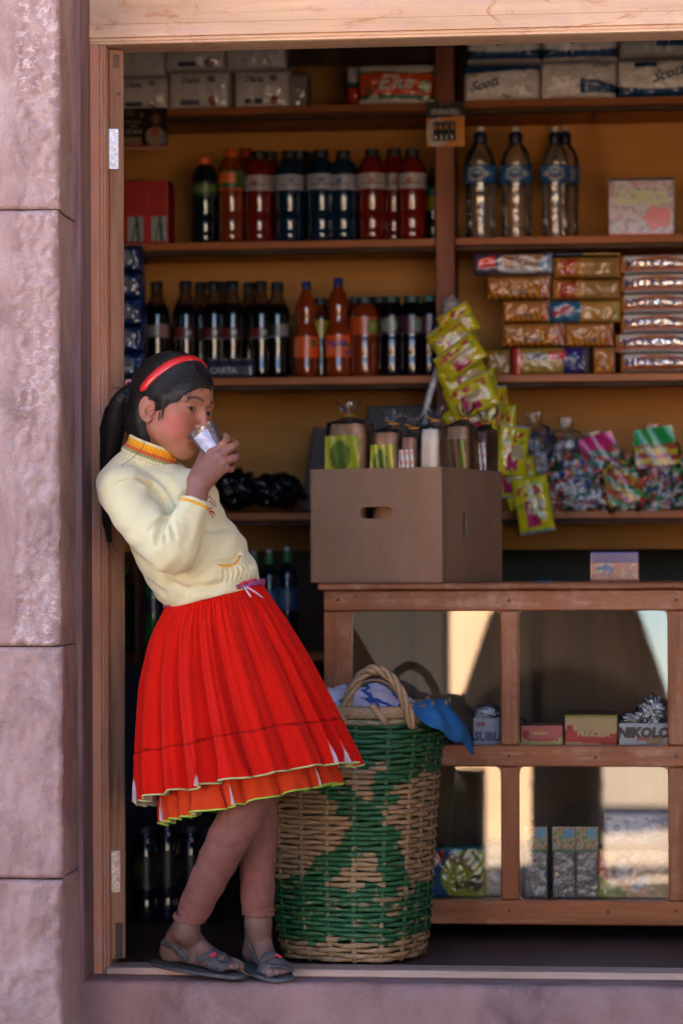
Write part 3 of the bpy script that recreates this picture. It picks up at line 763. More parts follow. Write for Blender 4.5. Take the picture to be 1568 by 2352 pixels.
# hair
def hairmat():
    m,t,p=nt('black_hair'); co=objco(t)
    n=noise_tex(t,mapping(t,co,(1,1,1)),140,4,.6)
    t.links.new(ramp(t,n,[(.3,(.004,.004,.005)),(.7,(.014,.012,.013))]),p.inputs['Base Color'])
    p.inputs['Roughness'].default_value=.48; p.inputs['Specular IOR Level'].default_value=.35
    bump(t,p,n,.3,.002); return m
HAIR=hairmat()
HC=(0,-.014,.032); HR=(.0850,.1030,.0950)
Hs=SDF()
Hs.ell(L(*HC),HR,HM)
Hs.ell(L(0,-.045,-.030),(.058,.062,.060),HM,k=.03)
Hs.ell(L(0,.118,-.041),(.088,.100,.098),HM,op='-',k=.006)
Hs.ell(L(0,.085,-.06),(.12,.07,.062),HM,op='-',k=.012)
for sx in (1,-1):
    Hs.ell(L(sx*.092,.022,-.062),(.040,.056,.052),HM,op='-',k=.008)
    Hs.ell(L(sx*.098,-.002,-.012),(.028,.026,.034),HM,op='-',k=.006)
    Hs.cap(L(sx*.0700,.027,.012),L(sx*.0660,.027,-.034),.0075,.0016,k=.006)
Hs.ell(L(.008,-.060,-.040),(.064,.050,.066),HM,k=.02)
Hs.chain([L(.048,-.042,.02),L(.054,-.042,-.03),L(.044,-.036,-.070),L(.034,-.030,-.105)],[.030,.027,.023,.016],k=.01)
Hs.cap(L(.02,-.074,-.005),G(304,968,-.13),.024,.014,k=.015)
Hs.cap(L(.015,-.066,-.045),G(292,1005,-.12),.020,.008,k=.02)
Hs.plane(L(0,0,-.110),(HM@V((0,.4,1))),k=.01)
tie=L(.022,-.113,.040)
pony=[tie,G(281,911,-.135),G(268,940,-.125),G(259,985,-.108),G(253,1040,-.085),G(248,1095,-.065),G(244,1150,-.05),G(246,1200,-.045),G(252,1245,-.045)]
pr_=[.0095,.017,.0225,.0245,.0195,.012,.007,.006,.003]
Hs.cap(L(.008,-.088,.032),tie,.022,.010,k=.012)
Hs.chain(pony,pr_,k=.006)
a=H0n; xs=axis((.18,.0024),(.51)); ys=axis((-.30,.0024),(.02)); zs_=axis((.95,.004),(1.10,.0022),(1.43))
hv,hf=Hs.mesh(xs,ys,zs_)
# fine strand relief along the flow direction
hair=npmesh('hair',hv,hf,HAIR,girl)
m=MB(); rg=random.Random(5)
def ellp(d):       # point on the hair ellipsoid along local direction d
    d=V(d); s=1/math.sqrt(sum((d[i]/HR[i])**2 for i in range(3))); return V(HC)+d*s
tl=toL(np.array([tie]))[0]; tdir=(V(tl)-V(HC)).normalized()
for q in range(760):
    sx=rg.choice((1,1,1,-1)); t_=rg.random()
    # start on the hairline: from centre parting of the forehead round to the temple
    st_=V((sx*(.004+.078*t_**.8),.075-.055*t_,.055+.012*rg.uniform(-1,1)-.045*t_**1.5+rg.uniform(0,.035)*(1-t_)))-V(HC)
    st_.normalize(); pts=[]
    part=V((sx*rg.uniform(.002,.01),rg.uniform(-.05,.06),.09))-V(HC)
    if rg.random()<.45: st_=part.normalized()
    k=9; om=st_.angle(tdir); bow=rg.uniform(-.006,.002)
    for i in range(k):
        s=i/(k-1); dd=(st_*math.sin((1-s)*om)+tdir*math.sin(s*om))/math.sin(om)
        p=ellp(dd); p=V(HC)+(p-V(HC))*(1.004+.008*math.sin(PI*s)*rg.random()+ .0*bow)
        pts.append(V(L(*p)))
    m.tube(pts,[.0002,.0007]+[.0011]*(k-3)+[.0006],5)
for q in range(420):
    off=V((rg.gauss(0,1),rg.gauss(0,1),0)); off=off/max(1,off.length/1.0)
    ph_=rg.uniform(.85,1.12); n_=len(pony); pts=[]; last=rg.randint(5,n_)
    for i in range(last):
        pts.append(V(pony[i])+V((off.x,off.y*.9,0))*pr_[i]*ph_*(1 if i<5 else 1.25)+V((rg.uniform(-1,1),rg.uniform(-1,1),0))*.0024)
    pts2=[]
    for i in range(len(pts)-1):
        for s in (0,.5): pts2.append(pts[i].lerp(pts[i+1],s))
    pts2.append(pts[-1]); m.tube(pts2,[.0011]*(len(pts2)-2)+[.0008,.0004],4)
for (a_,b_,c_,d_) in [((300,902,-.13),(280,890,-.13),(262,893,-.13),(252,890,-.13)),((302,905,-.15),(285,893,-.16),(270,890,-.15),(258,884,-.15)),((330,1010,-.25),(338,1022,-.255),(322,1045,-.26),(262,1080,-.24)),
    ((245,1000,-.1),(238,1040,-.1),(240,1100,-.09),(236,1150,-.09)),
    ((246,1200,-.06),(244,1240,-.06),(256,1270,-.06),(262,1285,-.06)),((250,1220,-.05),(260,1262,-.06),(270,1272,-.06),(272,1262,-.06))]:
    P_=[V(G(*x)) for x in (a_,b_,c_,d_)]
    pts=[]
    for i in range(13):
        s=i/12; pts.append(P_[0]*(1-s)**3+P_[1]*3*s*(1-s)**2+P_[2]*3*s*s*(1-s)+P_[3]*s**3)
    m.tube(pts,.0007,4)
m.build('hair_strand',HAIR,hair,smooth=180)
# fine wisps lying over the temple and forehead
m=MB(); wr=random.Random(2)
def wisp(pts,w=.0005):
    out=[]
    for i in range(len(pts)-1):
        for s in range(5):
            t_=s/5; u_=pts[i][0]*(1-t_)+pts[i+1][0]*t_; v_=pts[i][1]*(1-t_)+pts[i+1][1]*t_; r_=ray(u_,v_).normalized(); h=BODY.ray_cast(CAM,r_,20)
            if h[0] is not None and h[0].z>1.1: out.append(h[0]-r_*.0022)
    if len(out)>2: m.tube(out,[w]*(len(out)-1)+[w*.3],4)
wisp([(437,898),(434,908),(429,920),(421,924),(413,921)]); wisp([(430,905),(424,915),(415,922),(404,931)]); wisp([(441,900),(437,912),(430,922),(424,925)])
for q in range(46):
    t_=wr.random(); u_=381+t_*98; v_=934-t_*45-10*math.sin(PI*t_)+wr.uniform(-4,2); L_=wr.uniform(5,13)
    wisp([(u_,v_-6),(u_-L_*.35,v_+L_*.25),(u_-L_*.8,v_+L_*.75)],.00045)
for q in range(9):
    u_=wr.uniform(366,378); wisp([(u_,940+wr.uniform(0,8)),(u_-2,955+wr.uniform(0,6)),(u_-wr.uniform(3,7),966+wr.uniform(0,10))],.00028)
m.build('wisp',HAIR,hair,smooth=180)
# headband and hair tie
RED=plain('red_plastic_band',(.72,.022,.022),.28,var=.03,coat=.5)
m=MB(); O=V((0,-.030,.026)); e1=V((1,0,0)); e2=V((0,.60,.80)).normalized(); nb=e1.cross(e2)
pts=[];vs_=[];fs_=[]; NB=60
for i in range(NB):
    th=rad(-4+186*i/(NB-1)); d_=e1*math.cos(th)+e2*math.sin(th)
    o=O-V(HC); A=sum((d_[k]/HR[k])**2 for k in range(3)); Bq=2*sum(o[k]*d_[k]/HR[k]**2 for k in range(3)); Cq=sum((o[k]/HR[k])**2 for k in range(3))-1
    s=(-Bq+math.sqrt(Bq*Bq-4*A*Cq))/(2*A); p=O+d_*s; nn=V([ (p[k]-HC[k])/HR[k]**2 for k in range(3)]).normalized()
    ww=.0102*min(1,.35+min(i,NB-1-i)/4); tt=nn.cross((e2*math.cos(th)-e1*math.sin(th))).normalized()
    for (a_,h_) in ((-1,.001),(-.82,.0042),(0,.0052),(.82,.0042),(1,.001)): vs_.append(V(L(*(p+tt*ww*a_+nn*h_))))
for i in range(NB-1):
    for j in range(4): fs_.append((i*5+j,i*5+j+1,(i+1)*5+j+1,(i+1)*5+j))
fs_+= [tuple(range(4,-1,-1)),tuple((NB-1)*5+j for j in range(5))]
m.add(vs_,fs_); m.build('headband',RED,girl,smooth=60)
m=MB(); tv=V(G(*((284,917,-.135))))-V(tie); tv.normalize(); a_=tv.orthogonal().normalized(); b_=tv.cross(a_)
m.tube([V(tie)+tv*.004+(a_*math.cos(q*PI/8)+b_*math.sin(q*PI/8))*.0165 for q in range(17)],.004,8); m.build('hair_tie',plain('pink_elastic',(.55,.22,.30),.8),girl,smooth=180)

# ------------------------------------------------------------------ sweater
def knit(name,rib=False):
    m,t,p=nt(name); a=N(t,'ShaderNodeVertexColor'); a.layer_name='Col'; co=objco(t)
    wv=N(t,'ShaderNodeTexWave'); wv.inputs['Scale'].default_value=260; wv.inputs['Distortion'].default_value=1.5; wv.inputs['Detail'].default_value=2
    t.links.new(mapping(t,co,(.3,.3,1),rot=(0,rad(-20),0)),wv.inputs['Vector'])
    n=noise_tex(t,co,500,4,.7)
    s=N(t,'ShaderNodeMath',operation='ADD'); t.links.new(wv.outputs['Fac'],s.inputs[0]); t.links.new(n,s.inputs[1])
    c=mixc(t,.6,a.outputs['Color'],ramp(t,n,[(.3,.86),(.7,1.04)]),'MULTIPLY')
    t.links.new(c,p.inputs['Base Color']); p.inputs['Roughness'].default_value=.92; p.inputs['Specular IOR Level'].default_value=.15
    p.inputs['Sheen Weight'].default_value=.35; p.inputs['Sheen Roughness'].default_value=.5
    bump(t,p,s.outputs[0],.16,.0008); return m
KNIT=knit('cream_knit')
S=SDF()
dn=(0,1,0)
S.chain([G(358,1134,-.150),G(381,1178,-.150),G(436,1270,-.150),G(482,1345,-.150),G(500,1385,-.15)],[.062,.098,.118,.108,.104],k=.02,n=dn,sq=1.12)
S.ell(G(440,1135,-.185),(.055,.05,.05),k=.05)
S.ell(G(514,1262,-.170),(.044,.06,.045),k=.03)
S.ell(G(550,1308,-.170),(.040,.075,.030),k=.02)
S.chain([G(362,1146,-.15),SHR+np.array((.010,0,-.006))],[.062,.051],k=.04)
S.chain([G(362,1146,-.15),SHL],[.060,.046],k=.05)
S.cap(G(360,1138,-.15),G(352,1112,-.148),.060,.060,k=.03)
S.cap(G(324,1088,-.135),G(284,1126,-.20),.058,.052,k=.03)
S.cap(G(316,1078,-.145),G(276,1114,-.19),.053,.050,k=.03)
S.chain([SHR+np.array((.008,0,0)),G(318,1190,-.280),G(392,1258,-.318)],[.058,.054,.054],k=.012)
S.sph(G(398,1262,-.318),.0535,k=.01)
S.chain([G(398,1258,-.318),G(424,1208,-.316),G(441,1170,-.305),G(447,1154,-.302)],[.052,.041,.034,.0325],k=.015)
S.chain([SHL,ELL,WRL],[.048,.042,.036],k=.012)
# creases
def crease(pts,r=.004,k=.012,rr=None): S.chain([G(*p) for p in pts],rr or [r]*len(pts),op='-',k=k)
crease([(372,1186,-.352),(362,1214,-.372),(360,1246,-.385)],.006,.016,[.013,.009,.003])
crease([(388,1196,-.352),(381,1216,-.366),(377,1240,-.378)],.004,.012,[.010,.007,.003])
crease([(362,1130,-.296),(376,1145,-.303),(385,1170,-.312),(386,1192,-.325)],.006,.012,[.002,.006,.010,.011])
crease([(345,1092,-.262),(378,1118,-.275),(398,1145,-.28),(408,1165,-.285)],.003,.02,[.002,.005,.006,.005])
crease([(395,1300,-.285),(430,1335,-.285),(470,1350,-.28),(520,1343,-.27)],.006,.02)
crease([(330,1290,-.28),(370,1330,-.275),(420,1358,-.27)],.006,.02)
crease([(515,1215,-.255),(500,1224,-.27),(478,1222,-.285)],.004,.02,[.006,.005,.002])
for q in range(7):
    u=505+q*12.5; crease([(u,1345-q*3,-.283+q*.004),(u+3+q*1.2,1322-q*2,-.285+q*.004),(u-2,1300+abs(q-3),-.286)],.003,.008,[.0035,.003,.001])
def wob(P,e):
    x=P[...,0];y=P[...,1];z=P[...,2]
    return .0011*np.sin(x*60+z*38+1.3*np.sin(y*40))*np.sin(z*55-y*30)+.0011*np.sin(x*120-z*95+y*60)
S._add(lambda P:0,(.4,-.15,1.0),5,wob,0)
# the hem and collar cuts
h1=G(375,1398,-.15); h2=G(604,1340,-.15); hd=(h2-h1)/np.linalg.norm(h2-h1); hn=np.array((-hd[2],0,hd[0])); hn=hn/np.linalg.norm(hn)
S.plane(h1+hn*-.004,hn*1.0,op='-',k=.004) if False else S._add((lambda P:((P-(h1-hn*.006))@hn)),h1,50,'-',.004)
S.chain([G(338,1078,-.150),G(350,1044,-.150),G(362,1000,-.150)],[.050,.058,.075],op='-',k=.004)
cu0=G(447,1150,-.302); cd=(CUF-ELR)*.5+(WRI-CUF); cd=cd/np.linalg.norm(cd)
S._add((lambda P:np.maximum(-((P-(cu0+cd*.004))@cd),np.linalg.norm(P-cu0,axis=-1)-.07)),cu0,.08,'-',.003)
S.cap(cu0-cd*.02,cu0+cd*.03,.0275,op='-',k=.003)
xs=axis((.19,.0031),(.625)); ys=axis((-.41,.0031),(.03)); zs_=axis((.80,.0031),(1.20))
sv,sf=S.mesh(xs,ys,zs_)
cream=np.array((.80,.70,.40)); cc=np.tile(cream,(len(sv),1))
cc[:]=np.array((.72,.68,.42))
al=(sv-cu0)@cd; rr=np.linalg.norm(sv-cu0-al[:,None]*cd,axis=1)
def onto0(bvh,pts):
    out=[]
    for p in pts:
        r=ray(p[0],p[1]).normalized(); h=bvh.ray_cast(CAM,r,20)
        if h[0] is not None: out.append((np.array(h[0]),np.array(h[1])*(1 if h[1].dot(r)<0 else -1)))
    return out
SW0=BVHTree.FromPolygons([tuple(p) for p in sv],[tuple(int(i) for i in q) for q in sf])
def fold(path,w,dep,ridge=.35):
    global sv
    pp=[]
    for i in range(len(path)-1):
        for s in range(6): t_=s/6; pp.append(tuple(path[i][k]*(1-t_)+path[i+1][k]*t_ for k in range(2)))
    pp.append(path[-1]); h=onto0(SW0,pp)
    if len(h)<2: return
    P_=np.array([x[0] for x in h]); N_=np.array([x[1] for x in h]); nn=N_.mean(0); nn/=np.linalg.norm(nn)
    c=P_.mean(0); R_=np.linalg.norm(P_-c,axis=1).max()+w*5; near=np.nonzero(np.linalg.norm(sv-c,axis=1)<R_)[0]; Q_=sv[near]
    best=np.full(len(Q_),9.); tt=np.zeros(len(Q_))
    for i in range(len(P_)-1):
        a=P_[i]; ba=P_[i+1]-a; L_=max((ba*ba).sum(),1e-12); hh=np.clip(((Q_-a)@ba)/L_,0,1); d=np.linalg.norm(Q_-a-hh[:,None]*ba,axis=1); m_=d<best; best[m_]=d[m_]; tt[m_]=(i+hh[m_])/(len(P_)-1)
    fade=np.clip(np.minimum(tt,1-tt)*5+.25,0,1)
    sv[near]+= nn[None,:]*((-dep*np.exp(-(best/w)**2)+ridge*dep*np.exp(-((best-2.0*w)/w)**2))*fade)[:,None]
for path,w,dep in [([(380,1190),(369,1212),(362,1236),(361,1252)],.0065,.0105),([(386,1196),(379,1218),(379,1244)],.005,.008),([(393,1200),(398,1222),(402,1240)],.005,.005),([(378,1192),(358,1204),(344,1222)],.006,.005),
    ([(322,1101),(350,1116),(372,1142),(381,1168),(383,1190)],.007,.009),([(340,1084),(372,1106),(396,1138),(408,1162)],.010,.006),([(238,1192),(285,1246),(330,1292),(376,1320)],.008,.006),
    ([(388,1335),(430,1352),(480,1350),(530,1338)],.008,.006),([(300,1292),(340,1335),(385,1368)],.010,.005),([(496,1288),(512,1292),(530,1290),(543,1281),(550,1270)],.005,.007),([(470,1215),(500,1216),(520,1208)],.010,.006),
    ([(440,1200),(432,1235),(415,1262)],.010,.004)]+[([(512+q*11,1338-q*3.2),(516+q*11.5,1322-q*3),(513+q*11,1308-q*2)],.0036,.006) for q in range(7)]:
    fold(path,w,dep)
sweater=npmesh('sweater',sv,sf,KNIT,girl,cc)
SWB=BVHTree.FromPolygons([tuple(p) for p in sv],[tuple(int(i) for i in q) for q in sf])
def onto(bvh,pts,off=.001):
    out=[]
    for p in pts:
        r=ray(p[0],p[1]).normalized(); h=bvh.ray_cast(CAM,r,20)
        if h[0] is None: continue
        out.append((h[0]+h[1]*off*(1 if h[1].dot(r)<0 else -1),h[1]))
    return out
def stroke(m,bvh,pts,w=.003,off=.0008,flat=.35,n=6,sub=4,col=None,mi=0):
    pp=[]
    for i in range(len(pts)-1):
        for s in range(sub): t_=s/sub; pp.append(tuple(pts[i][k]*(1-t_)+pts[i+1][k]*t_ for k in range(2)))
    pp.append(pts[-1][:2]); h=onto(bvh,pp,off)
    if len(h)>1: m.tube([x[0] for x in h],w,n,mi,col,flat=([x[1] for x in h],flat))
m=MB(); stroke(m,SWB,[(262,1112),(272,1105),(296,1099),(320,1100),(342,1110),(358,1124),(370,1142),(377,1162),(380,1182)],.0024,-.0006,flat=.55); m.build('sleeve_seam',plain('seam_yarn',(.72,.60,.28),.95),sweater,smooth=180)
YEL=plain('yellow_yarn',(.80,.40,.03),.9); PNK=plain('mauve_yarn',(.42,.25,.40),.9); MAR=plain('red_yarn',(.45,.06,.06),.9)
m=MB(); stroke(m,SWB,[(501,1297),(511,1299),(520,1300),(529,1299),(537,1296),(543,1291),(548,1285),(551,1277)],.0036,.0004,sub=2); m.build('pocket_trim',YEL,sweater,smooth=180)
m=MB(); stroke(m,SWB,[(478,1140),(486,1146),(492,1154),(497,1163),(490,1162),(484,1156)],.0018)
stroke(m,SWB,[(480,1150),(489,1160)],.0025); m.build('embroidery',PNK,sweater,smooth=180)
m=MB()
for s_ in ([(479,1168),(487,1167)],[(478,1172),(488,1178),(494,1184)],[(480,1176),(486,1184),(489,1190)],[(484,1172),(492,1178)]): stroke(m,SWB,s_,.0016)
m.build('embroidery',MAR,sweater,smooth=180)
m=MB(); a1=V(cd).orthogonal().normalized(); a2=V(cd).cross(a1); cr=V(cu0)-V(cd)*.0085; rp=[];rn=[]
for q in range(49):
    an=2*PI*q/48; dr=a1*math.cos(an)+a2*math.sin(an); h=SWB.ray_cast(cr+dr*.07,-dr,.08)
    if h[0] is not None: rp.append(h[0]+dr*.0003); rn.append(dr)
m.tube(rp,.0034,8,cap=False,flat=(rn,.4)); m.build('cuff_stripe',YEL,sweater,smooth=180)
# ribbed turtleneck collar
m=MB(); n_=np.array((.40,-.10,.905)); n_=V(n_).normalized(); c0=V(G(345,1044,-.150)); e1=V((0,-1,0)); e1=(e1-n_*e1.dot(n_)).normalized(); e2=n_.cross(e1)
NR=216; prof=[(-.046,.0755),(-.030,.0725),(-.014,.0695),(-.012,.0675),(-.010,.0715),(-.004,.0705),(.002,.0665),(.010,.0640),(.018,.0640),(.026,.0655),(.030,.0640),(.030,.0590),(.020,.0560),(.002,.056)]
pc=[(.72,.68,.42)]*3+[(.78,.70,.45),(.78,.70,.45),(.30,.34,.13),(.62,.12,.03),(.85,.33,.01),(.88,.42,.01),(.80,.70,.40),(.80,.70,.42),(.78,.68,.42),(.7,.5,.2),(.6,.4,.2)]
# repeat rings so that stripes stay crisp
pf=[];pcc=[]
for i in range(len(prof)-1):
    for s in range(3):
        t_=s/3; pf.append((prof[i][0]*(1-t_)+prof[i+1][0]*t_,prof[i][1]*(1-t_)+prof[i+1][1]*t_)); pcc.append(pc[i])
vs_=[];cc_=[]
for (h_,r_),c_ in zip(pf,pcc):
    for j in range(NR):
        a_=2*PI*j/NR; rb=r_+.0013*math.cos(a_*54); vs_.append(c0+n_*(h_-.004*math.cos(a_+2.2))+(e1*math.cos(a_)*1.0+e2*math.sin(a_)*.93)*(rb-.002)); k=1 if math.cos(a_*54)>-.3 else .78
        cc_.append(tuple(x*k for x in c_))
kf=len(pf); m.add(vs_,[(i*NR+j,i*NR+(j+1)%NR,(i+1)*NR+(j+1)%NR,(i+1)*NR+j) for i in range(kf-1) for j in range(NR)],col=cc_)
m.build('collar',KNIT,sweater,smooth=180)

# ------------------------------------------------------------------ leggings
LEG=plain('dusty_pink_leggings',(.25,.112,.100),.95,spec=.08,var=.14,scale=40,bmp=.6,bscale=600,bdist=.001)
Q=SDF()
Q.chain([HA,G(556,1760,-.215),G(569,1835,-.218),G(522,1932,-.172),G(483,2012,-.122),G(449,2082,-.074),G(431,2120,-.052)],[.058,.054,.0525,.0480,.0430,.0385,.0375],k=.02)
Q.chain([HB,G(588,1840,-.09),G(592,1930,-.075),G(591,2010,-.05),G(592,2070,-.03),G(592.5,2106,-.018)],[.053,.047,.0440,.0410,.0385,.0380],k=.02)
for (c_,ax__,r_) in ((G(433,2100,-.06),np.array((-.44,.15,-.88)),.042),(G(592,2092,-.02),np.array((0,.05,-1.)),.043)):
    a_=V(ax__).normalized(); e1=a_.orthogonal().normalized(); e2=a_.cross(e1)
    for off in (0,-.014):
        Q.chain([np.array(V(c_)+a_*off+(e1*math.cos(q*PI/8)+e2*math.sin(q*PI/8))*(r_-.0015)) for q in range(17)],[.0012]*17,op='-',k=.004)
Q._add((lambda P:np.maximum(-((P-G(430,2118,-.052))@np.array(V((-.38,.12,-.92)).normalized())),P[...,0]-.51)),G(431,2120,-.05),.1,'-',.004)
Q._add((lambda P:np.maximum((P[...,2]-WZ(2104,-.018,592)),.51-P[...,0])),G(592,2104,-.018),.1,'-',.004)
Q.cap(G(437,2100,-.06),G(418,2150,-.04),.033,op='-',k=.003); Q.cap(G(592,2090,-.02),G(592,2150,-.02),.033,op='-',k=.003)
Q._add(lambda P:0,(.5,-.1,.3),5,lambda P,e:.0012*np.sin(P[...,2]*90+P[...,0]*55)*np.sin(P[...,0]*70+P[...,1]*60),0)
lv,lf=Q.mesh(axis((.37,.0034),(.67)),axis((-.30,.0034),(.04)),axis((.11,.0034),(.80)))
npmesh('leggings',lv,lf,LEG,girl)
# ------------------------------------------------------------------ skirt
def skirtmat(name,col,rough=.9):
    m,t,p=nt(name); a=N(t,'ShaderNodeVertexColor'); a.layer_name='Col'; co=objco(t)
    c=mixc(t,1.0,a.outputs['Color'],ramp(t,noise_tex(t,mapping(t,co,(1,1,.4)),14,4,.6),[(.3,.86),(.7,1.05)]),'MULTIPLY')
    t.links.new(c,p.inputs['Base Color']); p.inputs['Roughness'].default_value=rough; p.inputs['Specular IOR Level'].default_value=.12; p.inputs['Sheen Weight'].default_value=.15; p.inputs['Sheen Tint'].default_value=(1,.3,.25,1)
    w_=N(t,'ShaderNodeTexWave'); w_.inputs['Scale'].default_value=260; t.links.new(mapping(t,co,(.2,.2,1)),w_.inputs['Vector'])
    bump(t,p,noise_tex(t,co,900,3),.25,.0008); return m
SKR=skirtmat('red_wool',0); LIN=plain('pale_lining',(.52,.40,.45),.9); ORG=skirtmat('orange_wool',0)
def lerp_tab(tab,s):
    for i in range(len(tab)-1):
        if s<=tab[i+1][0]: a,b=tab[i],tab[i+1]; t_=(s-a[0])/(b[0]-a[0]); return a[1]*(1-t_)+b[1]*t_
    return tab[-1][1]
LT=[(0,378),(.06,362),(.163,343),(.38,321),(.62,315),(.81,312),(1,311)]; RT=[(0,606),(.10,632),(.18,652),(.37,699),(.58,744),(.77,782),(1,827)]
def smooth_tab(tab,s): return (lerp_tab(tab,max(0,s-.04))+lerp_tab(tab,s)+lerp_tab(tab,min(1,s+.04)))/3
def skirt(name,mat,basecol,hemcol,under=False):
    NT_,NS=1040,112; rg=random.Random(3 if not under else 9)
    K_=21; amp=[rg.uniform(.6,1.4) for _ in range(K_)]; wid=[rg.uniform(.6,1.5) for _ in range(K_)]; tot=sum(wid); st_=[0]
    for w_ in wid: st_.append(st_[-1]+w_/tot)
    lean=[rg.uniform(-1,1) for _ in range(K_)]; jit=[rg.uniform(-.4,.4) for _ in range(K_)]
    vs_=[];cc=[];hem=[]
    for i in range(NS):
        s=i/(NS-1)
        if under: s=.40+.60*s
        xl=smooth_tab(LT,s); xr_=smooth_tab(RT,s); 
        if under: xl+=34-14*s+36*s; xr_-=34-14*s+20*s
        mid=(xl+xr_)/2; half=(xr_-xl)/2*.965; vm=1368.5+s*(1810-1368.5)*(1.095 if under else 1.0); tl_=-(26.5+20*s); hd_=.098+.092*(1-(1-s)**1.7)-(.034-.010*s if under else 0)
        for j in range(NT_):
            q=j/NT_; k=0
            # fold number
            while st_[k+1]<q: k+=1
            ph_=(q-st_[k])/(st_[k+1]-st_[k]); t_=2*PI*q+.6
            sw=1+(.35*lean[k])*0
            A=(.004+.042*s**.72*(1-.25*s))*(.25+.75*amp[k])*min(1,s*6+.05)*(.6 if under else 1)
            phw=ph_+.10*lean[k]*math.sin(2*PI*ph_)/1.0*.9; gfold=.5-.5*math.cos(2*PI*phw); gfold=gfold**.38+.10*math.cos(6*PI*phw+lean[k]*3)*gfold
            env=.5*(amp[k-1]+amp[k]) 
            nrm=A*(gfold-.55)
            tng=((.0035*s+(.0150*s**7 if k%4 in (0,1) else .003*s**4))*(wid[k]/1.05))*math.sin(2*PI*ph_)*(-1 if lean[k]<0 else 1)*min(1,min(ph_,1-ph_)*4+.3)
            # gathers close to the waistband
            if s<.34:
                fz=max(0,1-s/.34)*min(1,s/.07); nrm+=.0024*fz*math.sin(q*2*PI*74+2*math.sin(q*40))+.0013*fz*math.sin(q*2*PI*119+1.5*math.sin(q*60))
            if s<.09: nrm+=.0006*math.sin(q*2*PI*150)
            ct,st2=math.cos(t_),math.sin(t_)
            rise=.033*max(0,-st2)**.7*s**2*(0.95 if not under else .5)+.004*s*jit[k]
            base=W(mid,vm+tl_*ct,-.155)
            px_=half/1000*.985
            nx_,ny_=ct*hd_,st2*px_; nl=math.hypot(nx_,ny_); nx_/=nl; ny_/=nl
            x=base.x+px_*ct+nrm*nx_-tng*ny_; y=base.y+hd_*st2+nrm*ny_+tng*nx_; z=base.z+rise+(.006*gfold*s**6)
            c=basecol
            if not under:
                ds=s-.742-.006*math.sin(q*25)
                if abs(ds)<.0052: c=tuple(v*.42 for v in basecol); x-=nx_*.0018; y-=ny_*.0018
                elif 0<ds<.03: x+=nx_*.0012; y+=ny_*.0012
            vs_.append((x,y,z)); cc.append(c)
            if i==NS-1: hem.append(V((x,y,z)))
    fs_=[(i*NT_+j,(i+1)*NT_+j,(i+1)*NT_+(j+1)%NT_,i*NT_+(j+1)%NT_) for i in range(NS-1) for j in range(NT_)]
    o=npmesh(name,vs_,fs_,[mat,LIN],girl,np.array(cc))
    sd_=o.modifiers.new('cloth','SOLIDIFY'); sd_.thickness=.0016; sd_.offset=-1; sd_.material_offset=1; sd_.material_offset_rim=0
    m=MB(); m.tube(hem+[hem[0]],.0021,6,cap=False); m.build('hem_piping',plain(name+'_piping',hemcol,.6),o,smooth=180)
    return o,vs_,fs_
sk,skv,skf=skirt('skirt',SKR,(.58,.008,.003),(.45,.55,.22))
us,_,_=skirt('underskirt',ORG,(.58,.045,.010),(.35,.55,.06),True)
# woven belt with a bow knot
BELTM=vcol('woven_belt',.8,.4,400,.001)
m=MB(); NBt=220; vs_=[];cc=[]
for k_,(hh,of) in enumerate([(-.003,.0),(-.002,.0035),(.004,.004),(.0095,.0035),(.0105,.0)]):
    for j in range(NBt):
        t_=2*PI*j/NBt; b_=W(492,1367-0+(-27)*math.cos(t_),-.155)
        x=b_.x+(.1120+of)*math.cos(t_); y=b_.y+(.098+of)*math.sin(t_); vs_.append((x,y,b_.z+hh+.0012*math.sin(j*.9)))
        pal=[(.42,.02,.05),(.28,.05,.25),(.55,.25,.35),(.06,.05,.18),(.5,.03,.04)]; cc.append(pal[(j//3+k_*2)%5])
m.add(vs_,[(i*NBt+j,i*NBt+(j+1)%NBt,(i+1)*NBt+(j+1)%NBt,(i+1)*NBt+j) for i in range(4) for j in range(NBt)],col=cc)
belt=m.build('belt',BELTM,girl,smooth=180)
m=MB(); A_=BVHTree.FromPolygons(skv,skf)
kn=[((545,1352,-.26),(556,1338,-.275),(572,1333,-.275),(590,1330,-.26)),((556,1350,-.272),(572,1340,-.285),(588,1345,-.275),(598,1338,-.255)),((560,1345,-.27),(566,1356,-.285),(574,1368,-.285),(577,1372,-.28)),
    ((566,1348,-.275),(575,1352,-.29),(590,1362,-.285),(605,1374,-.27)),((553,1340,-.265),(566,1330,-.285),(585,1336,-.285),(570,1350,-.275)),((575,1345,-.27),(590,1332,-.27),(600,1336,-.26),(608,1345,-.25))]
pal=[(.45,.02,.05),(.30,.06,.28),(.62,.50,.58),(.55,.35,.50),(.5,.03,.08),(.25,.04,.20)]
for q,(a_,b_,c_,d_) in enumerate(kn):
    P_=[V(G(*x)) for x in (a_,b_,c_,d_)]; pts=[P_[0]*(1-s)**3+P_[1]*3*s*(1-s)**2+P_[2]*3*s*s*(1-s)+P_[3]*s**3 for s in [i/10 for i in range(11)]]
    m.tube(pts,[.0021]*10+[.0008],7,col=pal[q],flat=((0,1,0),.5))
m.build('bow_knot',BELTM,belt,smooth=180)
m=MB(); c_=V(G(662*.9187*1.0,1372,-.245)); 
